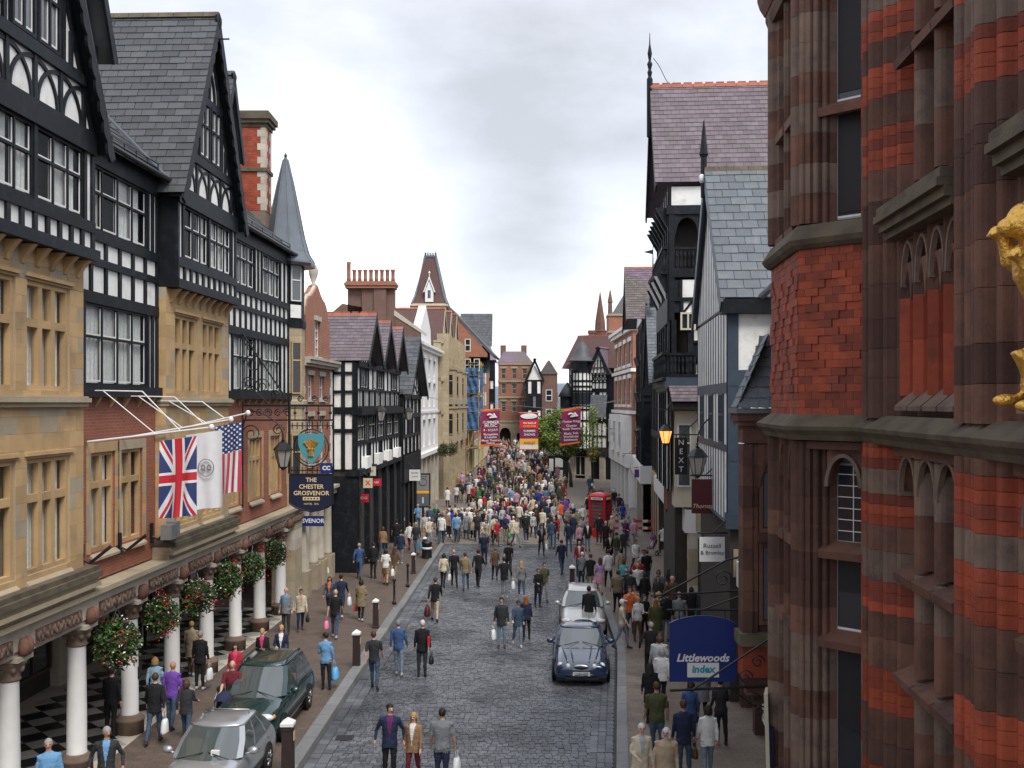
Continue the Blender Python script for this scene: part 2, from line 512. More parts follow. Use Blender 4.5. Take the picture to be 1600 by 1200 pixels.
def wall_open(name, m, parent, F, a0, a1, z0, z1, d0, d1, openings):
    """a wall slab with real openings (a0, a1, z0, z1)"""
    A = sorted({a0, a1, *[x for o in openings for x in o[:2] if a0 < x < a1]})
    Z = sorted({z0, z1, *[x for o in openings for x in o[2:] if z0 < x < z1]})
    nA, nZ = len(A) - 1, len(Z) - 1
    S = [[not any(o[0] < (A[i] + A[i + 1]) / 2 < o[1] and o[2] < (Z[j] + Z[j + 1]) / 2 < o[3] for o in openings) for j in range(nZ)] for i in range(nA)]
    mb = MB()
    g = lambda i, j: 0 <= i < nA and 0 <= j < nZ and S[i][j]
    for i in range(nA):
        for j in range(nZ):
            if not S[i][j]:
                continue
            p = lambda a, d, z: F.p(a, d, z)
            x0, x1, y0, y1 = A[i], A[i + 1], Z[j], Z[j + 1]
            mb.quad(p(x0, d1, y0), p(x1, d1, y0), p(x1, d1, y1), p(x0, d1, y1))
            mb.quad(p(x0, d0, y0), p(x0, d0, y1), p(x1, d0, y1), p(x1, d0, y0))
            for di, dj, q in ((-1, 0, ((x0, y0), (x0, y1))), (1, 0, ((x1, y0), (x1, y1))), (0, -1, ((x0, y0), (x1, y0))), (0, 1, ((x0, y1), (x1, y1)))):
                if not g(i + di, j + dj):
                    (q0, r0), (q1, r1) = q
                    mb.quad(p(q0, d0, r0), p(q1, d0, r1), p(q1, d1, r1), p(q0, d1, r0))
    return mb.build(name, m, parent)


def ashlar(name, ms, parent, F, a0, a1, z0, z1, d0, d1, openings, ch, ln, gap=.006, jit=0., proud=None, most=300):
    """single stones or bricks laid in courses round the openings"""
    n = max(1, round((z1 - z0) / ch))
    Z = sorted({*[z0 + (z1 - z0) * i / n for i in range(n + 1)], *[x for o in openings for x in o[2:] if z0 < x < z1]})
    cnt = 0
    for k in range(len(Z) - 1):
        y0, y1 = Z[k], Z[k + 1]
        if y1 - y0 < .02:
            continue
        free = [(a0, a1)]
        for o in openings:
            if o[2] < (y0 + y1) / 2 < o[3]:
                free = [q for (p0, p1) in free for q in ((p0, min(p1, o[0])), (max(p0, o[1]), p1)) if q[1] - q[0] > .02]
        for p0, p1 in free:
            m = max(1, round((p1 - p0) / ln))
            cuts = [p0] + [p0 + (p1 - p0) * (i + (.5 if k % 2 else 0) + R.uniform(-.15, .15) * (ln > .3)) / m for i in range(0 if k % 2 else 1, m)] + [p1]
            for x0, x1 in zip(cuts, cuts[1:]):
                if x1 - x0 < .03 or cnt >= most:
                    continue
                cnt += 1
                e = proud(k, (x0 + x1) / 2) if proud else R.uniform(0, jit)
                piece(name, ms[R.randrange(len(ms))] if isinstance(ms, list) else ms, parent, F, x0 + gap / 2, x1 - gap / 2, d0, d1 + e, y0 + gap / 2, y1 - gap / 2)


def window(parent, F, a0, a1, z0, z1, d, cols, rows, fm, gm, fw=.05, depth=.06, back=None, curtain=False, bars=0, name='window', mw=None, panes=True, backd=.3):
    """frame with mullions and transoms (rows: list of heights as fractions), a pane in every light"""
    mb = MB()
    mw = mw or fw
    mb.fbox(F, a0, a0 + fw, d, d + depth, z0, z1).fbox(F, a1 - fw, a1, d, d + depth, z0, z1)
    mb.fbox(F, a0 + fw, a1 - fw, d, d + depth, z0, z0 + fw).fbox(F, a0 + fw, a1 - fw, d, d + depth, z1 - fw, z1)
    A = [a0 + fw + (a1 - a0 - 2 * fw) * i / cols for i in range(cols + 1)]
    fr = [0] + (rows if isinstance(rows, list) else [i / rows for i in range(1, rows)]) + [1]
    Z = [z0 + fw + (z1 - z0 - 2 * fw) * q for q in fr]
    for a in A[1:-1]:
        mb.fbox(F, a - mw / 2, a + mw / 2, d, d + depth, z0 + fw, z1 - fw)
    for z in Z[1:-1]:
        for i in range(cols):
            mb.fbox(F, A[i] + (mw / 2 if i else 0), A[i + 1] - (mw / 2 if i < cols - 1 else 0), d, d + depth * .96, z - mw / 2, z + mw / 2)
    o = mb.build(name, fm, parent)
    if back:
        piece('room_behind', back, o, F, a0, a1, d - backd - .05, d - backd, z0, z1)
    for i in range(cols):
        for j in range(len(Z) - 1):
            if panes:
                piece('pane', gm, o, F, A[i] + mw * .3, A[i + 1] - mw * .3, d + depth * .3, d + depth * .3 + .008, Z[j] + mw * .3, Z[j + 1] - mw * .3)
        if bars:
            for j in range(len(Z) - 1):
                piece('sash', M['frame'], o, F, A[i] + mw * .5, A[i + 1] - mw * .5, d + depth * .45, d + depth * .62, Z[j] + mw * .5, Z[j] + mw * .5 + .045)
                piece('sash', M['frame'], o, F, A[i] + mw * .5, A[i] + mw * .5 + .03, d + depth * .45, d + depth * .62, Z[j] + mw * .5 + .045, Z[j + 1] - mw * .5)
                piece('sash', M['frame'], o, F, A[i + 1] - mw * .5 - .03, A[i + 1] - mw * .5, d + depth * .45, d + depth * .62, Z[j] + mw * .5 + .045, Z[j + 1] - mw * .5)
        if curtain and R.random() < .92:
            w = (A[i + 1] - A[i]) * R.choice((.99, .99, .99, .99, .8))
            mbc, kk = MB(), 12
            rings = [[F.p(A[i] + w * q / kk, d - .05 + .016 * sin(q * 2.2 + i), zz) for q in range(kk + 1)] for zz in (z0 + .03, z1 - .03)]
            mbc.loft(rings, False, False).build('net_curtain', M['curtain'], o)
    return o


def grid(parent, F, a0, a1, rows, d, tm=None, pm=None, post=.13, depth=.05, ends=True, gm=None, fmw=None, bars=1, curtain=True, pname='plaster_panel'):
    """timber framing: rows (z0, z1, cells) from the foot up; a cell is (code, weight[, options]); posts stand between cells, rails between rows"""
    tm, pm, gm = tm or M['timber'], pm or M['white'], gm or M['glassclear']
    zprev = None
    for z0, z1, cells in rows:
        if isinstance(cells, str):
            cells = [(c, 1) for c in cells]
        if zprev is not None and z0 - zprev > .01:
            piece('timber_rail', tm, parent, F, a0, a1, d - .04, d + depth + .012, zprev, z0)
        zprev = z1
        k = len(cells)
        tot = sum(c[1] for c in cells)
        free = (a1 - a0) - post * (k + 1 if ends else k - 1)
        x = a0 + (post if ends else 0)
        if ends:
            piece('timber_post', tm, parent, F, a0, a0 + post, d - .04, d + depth, z0, z1)
        for i, c in enumerate(cells):
            w = free * c[1] / tot
            code = c[0]
            if code in 'pavxsqo':
                piece(pname, pm, parent, F, x, x + w, d - .08, d - .012 + R.uniform(0, .004), z0, z1)
            if code == 'k':
                piece('boarding', tm, parent, F, x, x + w, d - .08, d - .02, z0, z1)
            if code == 'w':
                n = c[2] if len(c) > 2 else 2
                window(parent, F, x, x + w, z0, z1, d - .07, n, c[3] if len(c) > 3 else [.58], fmw or tm, gm, .06, .09, M['room'], curtain, bars)
            if code == 'g':
                window(parent, F, x, x + w, z0, z1, d - .06, c[2] if len(c) > 2 else 2, c[3] if len(c) > 3 else 2, fmw or tm, M['glass'], .05, .08, M['black'], False, 0)
            if code == 'a':
                mb = MB()
                arc(mb, F, x, z0, w * .98, (z1 - z0) * .97, 0, pi / 2, .085, d - .012, d + depth * .7)
                mb.build('curved_brace', tm, parent)
                mb = MB()
                arc(mb, F, x + w, z0, w * .98, (z1 - z0) * .97, pi / 2, pi, .085, d - .012, d + depth * .66)
                mb.build('curved_brace', tm, parent)
            if code == 'o':
                arch_head('arched_head', tm, parent, F, x, x + w, z1 - min(w * .6, (z1 - z0) * .5), z1, d - .011, d + depth * .6)
            if code in 'vx':
                bar('timber_brace', tm, parent, F, x, z0, x + w, z1, .09, d - .011, d + depth * .6)
                if code == 'x':
                    bar('timber_brace', tm, parent, F, x + w, z0, x, z1, .09, d - .011, d + depth * .55)
            if code == 's':
                for q in range(4):
                    piece('timber_stud', tm, parent, F, x + w * (q + .5) / 4 - .02, x + w * (q + .5) / 4 + .02, d - .011, d + depth * .5, z0, z1)
            if code == 'q':
                mb, cz, ca, r = MB(), (z0 + z1) / 2, x + w / 2, min(w, z1 - z0) * .27
                for sx, sz in ((1, 1), (1, -1), (-1, 1), (-1, -1)):
                    mb.fbox(F, min(ca, ca + sx * w / 2) + (.4 * r if sx > 0 else 0), max(ca, ca + sx * w / 2) - (.4 * r if sx < 0 else 0), d - .011, d + .02, min(cz, cz + sz * (z1 - z0) / 2) + (.4 * r if sz > 0 else 0), max(cz, cz + sz * (z1 - z0) / 2) - (.4 * r if sz < 0 else 0))
                mb.build('quatrefoil_board', tm, parent)
            x += w
            if i < k - 1 or ends:
                piece('timber_post', tm, parent, F, x, x + post, d - .04, d + depth, z0, z1)
                x += post


SLATE = {}


def slates(parent, P, U, V, nu, nv, m, name='slate', n_obj=300, lift=.02, keep=None):
    """roof slope of single slates: P eaves corner, U along the eaves, V up the slope; nearest n_obj are objects, the rest one part"""
    P, U, V = Vector(P), Vector(U), Vector(V)
    Nn = U.cross(V).normalized()
    if Nn.z < 0:
        Nn = -Nn
    u, v = U / nu, V / nv
    base = [(0.015, -.06, .02), (.985, -.06, .02), (.985, 1.0, -.002), (.015, 1.0, -.002), (.015, -.06, .02 + .014), (.985, -.06, .034), (.985, 1.0, .012), (.015, 1.0, .012)]
    me = SLATE.get(m.name)
    if me is None:
        me = SLATE[m.name] = MB().hull([(x, y, z * lift / .02) for x, y, z in base]).mesh(name, m)
    cells = []
    for j in range(nv):
        off = .5 if j % 2 else 0
        for i in range(-1 if off else 0, nu):
            lo, hi = max(0, i + off), min(nu, i + off + 1)
            if hi - lo < .2:
                continue
            if keep and not keep((lo + hi) / 2 / nu, (j + .5) / nv):
                continue
            cells.append((P + u * lo + v * (j + R.uniform(-.025, .025)) + Nn * R.uniform(0, .006), u * (hi - lo)))
    cells.sort(key=lambda c: (c[0] - Vector((0, 0, EYE))).length)
    flip = u.cross(v).dot(Nn) < 0
    for p, uu in cells[:n_obj]:
        if flip:
            p, uu = p + uu, -uu
        B = Matrix(((uu.x, v.x, Nn.x, p.x), (uu.y, v.y, Nn.y, p.y), (uu.z, v.z, Nn.z, p.z), (0, 0, 0, 1)))
        link(bpy.data.objects.new(name, me), parent, B)
    if cells[n_obj:]:
        mb = MB()
        for p, uu in cells[n_obj:]:
            mb.hull([p + uu * x + v * y + Nn * (z * lift / .02) for x, y, z in base])
        o = mb.build(name + '_courses', m, parent)
        o['kind'] = 'stuff'
    MB().quad(P - Nn * .01, P + U - Nn * .01, P + U + V - Nn * .01, P + V - Nn * .01).build('roof_boarding', M['black'], parent)


def gable_roof(parent, F, c, half, ze, zr, df, db, m, nu=0, nv=0, n_obj=0, ridge=None, barge=True, bm=None, scallop=False, near=True, bw=.32):
    """roof with its ridge square to the street: near slope of slates, far slope, ridge tiles, bargeboards"""
    P = F.p
    if nu:
        slates(parent, P(c - half, db, ze), P(c - half, df, ze) - P(c - half, db, ze), P(c, db, zr) - P(c - half, db, ze), nu, nv, m, 'slate', n_obj)
    for sg in (-1, 1):
        if sg < 0 and nu:
            continue
        MB().hull([P(c + sg * half, db, ze - .1), P(c + sg * half, df, ze - .1), P(c, df, zr - .1), P(c, db, zr - .1), P(c + sg * half, db, ze), P(c + sg * half, df, ze), P(c, df, zr), P(c, db, zr)]).build('roof_slope', m, parent)
    rm = ridge or m
    nr = max(2, int((df - db) / .45))
    for i in range(nr):
        d0, d1 = db + (df - db) * i / nr, db + (df - db) * (i + 1) / nr - .015
        o = MB()
        o.loft([[P(c + x, d, zr + z) for x, z in ((-.16, -.13), (-.07, .04), (.07, .04), (.16, -.13), (0, -.02))] for d in (d0, d1)])
        if ridge is M['redtile'] and n_obj:
            o.fbox(F, c - .02, c + .02, d0 + .05, d1 - .05, zr + .03, zr + .12)
        o.build('ridge_tile', rm, parent)
    if barge:
        for sg in (-1, 1):
            mb = MB()
            L = hypot(half, zr - ze)
            nx, nz = (zr - ze) / L * -sg, -half / L   # inward normal of the slope, below the roof
            k = 15
            top, low = [], []
            for i in range(k * 4 + 1):
                q = i / (k * 4)
                a, z = c + sg * half * (1.03 - 1.03 * q), ze - .03 * (zr - ze) + (zr - ze) * 1.03 * q
                w = bw * (.8 + .28 * abs(sin(q * pi * k))) if scallop else bw
                top.append((a, z))
                low.append((a + nx * w, z + nz * w))
            rings = [[P(t[0], df - .07, t[1] + .02), P(t[0], df, t[1] + .02), P(l[0], df, l[1]), P(l[0], df - .07, l[1])] for t, l in zip(top, low)]
            mb.loft(rings).build('bargeboard', bm or M['timber'], parent)


def gable_wall(name, m, parent, F, c, half, ze, zr, d):
    return MB().prism([F.p(c - half, d - .12, ze), F.p(c + half, d - .12, ze), F.p(c, d - .12, zr)], F.n * .12).build(name, m, parent)


def core(parent, F, a0, a1, z0, z1, d0, d1, m=None, name='wall'):
    return MB().fbox(F, a0, a1, d0, d1, z0, z1).build(name, m or M['brickdark'], parent)


def text(body, parent, P, X, Z, size, m, shear=0., align='CENTER', ext=.004, bold=0., sp=1.):
    """flat lettering at P, running along X, upright along Z"""
    c = bpy.data.curves.new('lettering', 'FONT')
    c.body = body
    c.size = size
    c.align_x = align
    c.align_y = 'CENTER'
    c.extrude = ext
    c.shear = shear
    c.offset = bold
    c.space_character = sp
    c.resolution_u = 2
    c.materials.append(m)
    X, Z = Vector(X).normalized(), Vector(Z).normalized()
    Y = Z.cross(X).normalized() * -1
    n = X.cross(Z)
    B = Matrix(((X.x, Z.x, n.x, P[0]), (X.y, Z.y, n.y, P[1]), (X.z, Z.z, n.z, P[2]), (0, 0, 0, 1)))
    t = bpy.data.objects.new('lettering', c)
    me = bpy.data.meshes.new_from_object(t)
    bpy.data.objects.remove(t)
    if not me.materials:
        me.materials.append(m)
    return link(bpy.data.objects.new('lettering', me), parent, B)


def copy_tree(o, parent=None):
    c = o.copy()
    COL.objects.link(c)
    WB[c.name] = WB[o.name]
    if parent is not None:
        c.parent = parent
        c.matrix_parent_inverse = o.matrix_parent_inverse
        KIDS.setdefault(parent.name, []).append(c)
    for ch in KIDS.get(o.name, ()):
        copy_tree(ch, c)
    return c


def px(u, v, Y):
    return Vector(((u - 800) / 1600 * Y, Y, EYE - (v - 630) / 1600 * Y))


def gz(Y):
    return max(0, Y - 95) * .022


FL = Fr(-10.95, 0, .036, 1, 1)     # south side of the street
FR = Fr(4.3, 0, .077, 1, -1)       # north side
# ================================================================ THE SETTING


def struct(name, mb, m, parent=None):
    o = mb.build(name, m, parent)
    if parent is None:
        o['kind'] = 'structure'
    return o


KL = lambda Y: -5.55 + .0228 * Y                       # kerb on the hotel side
KR = lambda Y: 2.47 + .105 * (min(Y, 36) - 24.4) + max(0, min(Y, 52) - 36) * .02 if Y < 52 else 3.95
S_END = 63.0
mb = MB()
ys = [-40, 0, 20, 60, 95, 130, 170, 260, 700]
mb.loft([[(x, y, gz(min(y, 300)) - .09) for x in (-400, -60, -15, 0, 20, 60, 400)] for y in ys], False, False)
struct('ground', mb, M['paving'])
mb = MB()
for y0, y1 in zip(range(8, 63, 5), range(13, 68, 5)):
    y1 = min(y1, S_END)
    mb.quad((KL(y0) - .05, y0, -.02), (KR(y0) + .05, y0, -.02), (KR(y1) + .05, y1, -.02), (KL(y1) - .05, y1, -.02))
road = struct('road', mb, M['joint'])
# granite setts: single stones nearest the camera, the rest joined
unit = MB().hull([(0, 0, -.03), (1, 0, -.03), (1, 1, -.03), (0, 1, -.03), (.03, .03, .008), (.97, .03, .008), (.97, .97, .008), (.03, .97, .008)])
sett_me = unit.mesh('sett', M['sett'])
rest, cnt = MB(), 0
y, row = 22.6, 0
while y < S_END - .1:
    h = R.uniform(.168, .186)
    x0, x1 = KL(y) + .55, KR(y) - .62
    x = x0 - R.uniform(0, .2)
    while x < x1:
        w = R.uniform(.13, .23)
        a, b = max(x, x0), min(x + w, x1)
        if b - a > .05:
            B = Matrix(((b - a - .009, 0, 0, a), (0, h - .009, 0, y), (0, 0, 1, R.uniform(-.011, .008) + .0)))
            B = Matrix(((b - a - .009, 0, 0, a), (0, h - .009, R.uniform(-.05, .05), y), (0, 0, 1, R.uniform(-.012, .008)), (0, 0, 0, 1)))
            if cnt < 300 and y > 24.2:
                link(bpy.data.objects.new('sett', sett_me), road, B)
                cnt += 1
            else:
                rest.hull([B @ Vector(q) for q in unit.v])
        x += w
    y += h
o = rest.build('setts', M['sett'], road)
o['kind'] = 'stuff'
# gutters of long setts along both kerbs, drain covers
for side in (0, 1):
    mb = MB()
    y = 22.6
    while y < S_END - .4:
        l = R.uniform(.28, .42)
        for k in range(2 if side == 0 else 3):
            xo = (KL(y) + .02 + k * .265) if side == 0 else (KR(y) - .24 - k * .2)
            w = .25 if side == 0 else .185
            z = R.uniform(-.008, .004) + .004
            mb.box(xo, xo + w, y, y + l - .015, -.03, .008 + z)
        y += l
    o = mb.build('gutter_setts', M['sett'], road)
    o['kind'] = 'stuff'
for i, (x, y) in enumerate(((-4.35, 26.6), (-3.78, 45), (2.35, 45.6), (-1.0, 30), (-.3, 47))):
    g = tag(MB().box(x - .22, x + .22, y - .2, y + .2, -.01, .016).build('drain_cover', M['iron']), ['square iron drain cover in the gutter beside the near hotel kerb', 'square iron drain cover in the hotel side gutter farther up the road', 'iron drain cover in the setts beside the parked pale car', 'iron cover in the middle of the near setts', 'iron cover in the middle of the far setts'][i], 'drain cover', 'iron covers in the road')
# pavements with granite kerbs
for nm, sg in (('pavement', -1), ('pavement', 1)):
    K, lim, far = (KL, -60, S_END) if sg < 0 else (KR, 60, S_END)
    mb = MB()
    yy = [5] + list(range(10, 62, 4)) + [far]
    for y0, y1 in zip(yy, yy[1:]):
        a, b = K(y0) + sg * .3, K(y1) + sg * .3
        mb.hull([(a, y0, -.08), (lim, y0, -.08), (lim, y1, -.08), (b, y1, -.08), (a, y0, .1), (lim, y0, .1), (lim, y1, .1), (b, y1, .1)])
    pv = struct(nm, mb, M['paving' if sg < 0 else 'pavingtan'])
    y = 20.0
    while y < far - .05:
        l = min(R.uniform(.85, 1.15), far - y)
        a0, a1 = K(y), K(y + l)
        w, h0 = (.36, .2) if sg < 0 and y < 42 else (.3, .125)
        MB().hull([(a0, y, -.08), (a0 + sg * w, y, -.08), (a1 + sg * w, y + l - .012, -.08), (a1, y + l - .012, -.08), (a0 - sg * .0 + sg * .02, y, h0 - .004), (a0 + sg * w, y, h0), (a1 + sg * w, y + l - .012, h0), (a1 + sg * .02, y + l - .012, h0 - .004)]).build('kerb_stone', M['granite'], pv)
        y += l
mb = MB()
ys = [S_END, 65.5, 80, 95, 115, 140, 170, 260]
mb.loft([[(x, y, gz(y) + (.02 if y == S_END else .098)) for x in (-40, -4.15, 4, 40)] for y in ys], False, False)
mb.quad((-40, S_END, -.08), (40, S_END, -.08), (40, S_END, .02), (-40, S_END, .02))
struct('pedestrian_street', mb, M['pavinggrey'])
mb = MB()
for i in range(9):
    x0, x1 = -400 + i * 110, -400 + (i + 1) * 110
    mb.hull([(x0, 1100, -10), (x1, 1100, -10), (x1, 1500, -10), (x0, 1500, -10), (x0, 1120, 26 + 5 * sin(i * 1.7)), (x1, 1120, 26 + 5 * sin((i + 1) * 1.7)), (x1, 1450, 34 + 5 * sin((i + 1) * 1.7)), (x0, 1450, 34 + 5 * sin(i * 1.7))])
struct('hills', mb, M['hill'])

# ================================================================ THE HOTEL
hotel = thing('hotel', 'long hotel of ochre sandstone and black timber framing above a white columned arcade', 'hotel', (-10, 30, 0))
CA, CB, HW = 20.8, 31.45, 2.7
stone = [M['ochre'], M['ochre'], M['ochre'], M['ochre2']]


def stone_window(a0, a1, z0, z1, ztr, n, d=.25):
    """mullioned stone window with splayed sill"""
    window(hotel, FL, a0, a1, z0, z1, d - .2, n, [(ztr - z0) / (z1 - z0)], M['ochre'], M['glassclear'], .1, .14, M['room'], True, 0, mw=.17)
    mb = MB()
    mb.hull([FL.p(a0 - .05, d - .2, z0 - .02), FL.p(a1 + .05, d - .2, z0 - .02), FL.p(a1 + .05, d + .07, z0 - .24), FL.p(a0 - .05, d + .07, z0 - .24), FL.p(a0, d - .2, z0 + .1), FL.p(a1, d - .2, z0 + .1), FL.p(a1 + .05, d + .07, z0 - .19), FL.p(a0 - .05, d + .07, z0 - .19)])
    mb.build('window_sill', M['ochre2'], hotel)


def hotel_bay(c, flip=1):
    F = FL
    a0, a1 = c - HW - .12, c + HW + .05
    ops = []
    for s0, s1 in ((c - 2.13, c - .24), (c + .2, c + 2.1)):
        for z0, z1, zt in ((8.97, 11.25, 10.4), (5.15, 7.55, 6.75)):
            ops.append((s0, s1, z0, z1))
            stone_window(s0, s1, z0, z1, zt, 3)
    wall_open('wall', M['ochre2'], hotel, F, a0, a1, 4.85, 11.95, -.4, .235, ops)
    ashlar('ashlar_stone', stone, hotel, F, a0, a1, 4.9, 11.95, .2, .25, ops, .36, .75, .004, .004)
    ashlar('quoin_stone', stone, hotel, side_of(F, a0), F.p(a0, -.3, 0).x, F.p(a0, .246, 0).x, 4.9, 11.95, -.02, .012, [], .36, .6, .004)
    for z, h, e in ((8.62, .1, .1), (8.72, .1, .16), (8.82, .04, .1)):
        piece('string_course', M['ochre2'], hotel, F, a0 - e * .5, a1 + e * .5, .0, .25 + e, z, z + h - .003)
    for s0, s1 in ((c - 2.13, c - .24), (c + .2, c + 2.1)):
        for zt in (11.25, 7.55):
            piece('hood_mould', M['ochre'], hotel, F, s0 - .1, s1 + .1, .2, .31, zt + .06, zt + .14)
    # carved corbels under the jetty
    for i in range(9):
        a = c - HW + .25 + i * (2 * HW - .5) / 8
        mb = MB()
        mb.loft([[F.p(a + x, .25 + (.04 + .26 * q ** 1.5) * y, 11.55 + .38 * q) for x, y in ((-.08, -.2), (.08, -.2), (.08, 1), (-.08, 1))] for q in (0, .3, .55, .8, 1)])
        mb.build('corbel', M['ochre'], hotel)
    # timber storey
    J = .5
    piece('jetty_beam', M['timber'], hotel, F, c - HW - .12, c + HW + .12, -.1, J + .12, 11.95, 12.2)
    W = ('w', 1.75, 3, [.6])
    grid(hotel, F, c - HW, c + HW, [(12.2, 12.58, 'pppppppppp'), (12.83, 14.36, [('p', .22), W, W, ('p', .22)])], J, post=.14)
    piece('timber_rail', M['timber'], hotel, F, c - HW, c + HW, J - .06, J + .1, 14.36, 14.86)
    piece('timber_return', M['timber'], hotel, F, c - HW + .0, c - HW + .14, -.3, J - .04, 11.95, 14.86)
    piece('timber_return', M['timber'], hotel, F, c + HW - .14, c + HW, -.3, J - .04, 11.95, 14.86)
    core(hotel, F, c - HW + .15, c + HW - .15, 12, 14.7, -7, J - .42, M['room'])
    # gable: white infill, arched braces, window, tracery
    gable_wall('gable_wall', M['white'], hotel, F, c, 2.78, 14.7, 20.35, J - .01)
    grid(hotel, F, c - 2.25, c + 2.25, [(14.87, 15.78, 'aaaa')], J, post=.13)
    for sg in (-1, 1):
        bar('timber_post', M['timber'], hotel, F, c + sg * 2.7, 14.75, c + sg * .06, 20.1, .22, J, J + .07)
    piece('timber_rail', M['timber'], hotel, F, c - 2.2, c + 2.2, J, J + .09, 15.78, 16.04)
    for x in (-1.55, -1.2, 1.2, 1.55):
        piece('timber_post', M['timber'], hotel, F, c + x - .06, c + x + .06, J, J + .06, 16.04, 17.4 if abs(x) < 1.4 else 16.8)
    for x0, x1 in ((-.98, -.06), (.06, .98)):
        window(hotel, F, c + x0, c + x1, 16.06, 17.8, J - .01, 2, [.6], M['timber'], M['glasspale'], .07, .1, None, False, 1)
    piece('timber_rail', M['timber'], hotel, F, c - 1.25, c + 1.25, J, J + .09, 17.8, 17.98)
    piece('timber_post', M['timber'], hotel, F, c - .06, c + .06, J, J + .07, 17.98, 19.9)
    for r in (1.0, .62):
        mb = MB()
        arc(mb, F, c - r, 18.0, 2 * r * .94, r * 2.0, 0, pi * .36, .09, J, J + .06)
        arc(mb, F, c + r, 18.0, 2 * r * .94, r * 2.0, pi * .64, pi, .09, J, J + .056)
        mb.build('curved_brace', M['timber'], hotel)
    gable_roof(hotel, F, c, 3.02, 14.55, 20.65, .85, -7.5, M['slate'], *((17, 27, 300) if c > 25 else (0, 0, 0)), barge=True, scallop=True, bw=.3, ridge=M['moss'])
    piece('finial_bracket', M['iron'], hotel, F, c - .02, c + .02, .7, 1.15, 19.85, 19.89)
    # boarded soffit of the gable
    mb = MB()
    for sg in (-1, 1):
        mb.hull([F.p(c + sg * 2.98, .4, 14.45), F.p(c + sg * 2.98, .83, 14.45), F.p(c, .83, 20.45), F.p(c, .4, 20.45), F.p(c + sg * 3.0, .4, 14.5), F.p(c + sg * 3.0, .83, 14.5), F.p(c, .83, 20.5), F.p(c, .4, 20.5)])
    mb.build('gable_soffit', M['timber'], hotel)


hotel_bay(CA)
hotel_bay(CB)


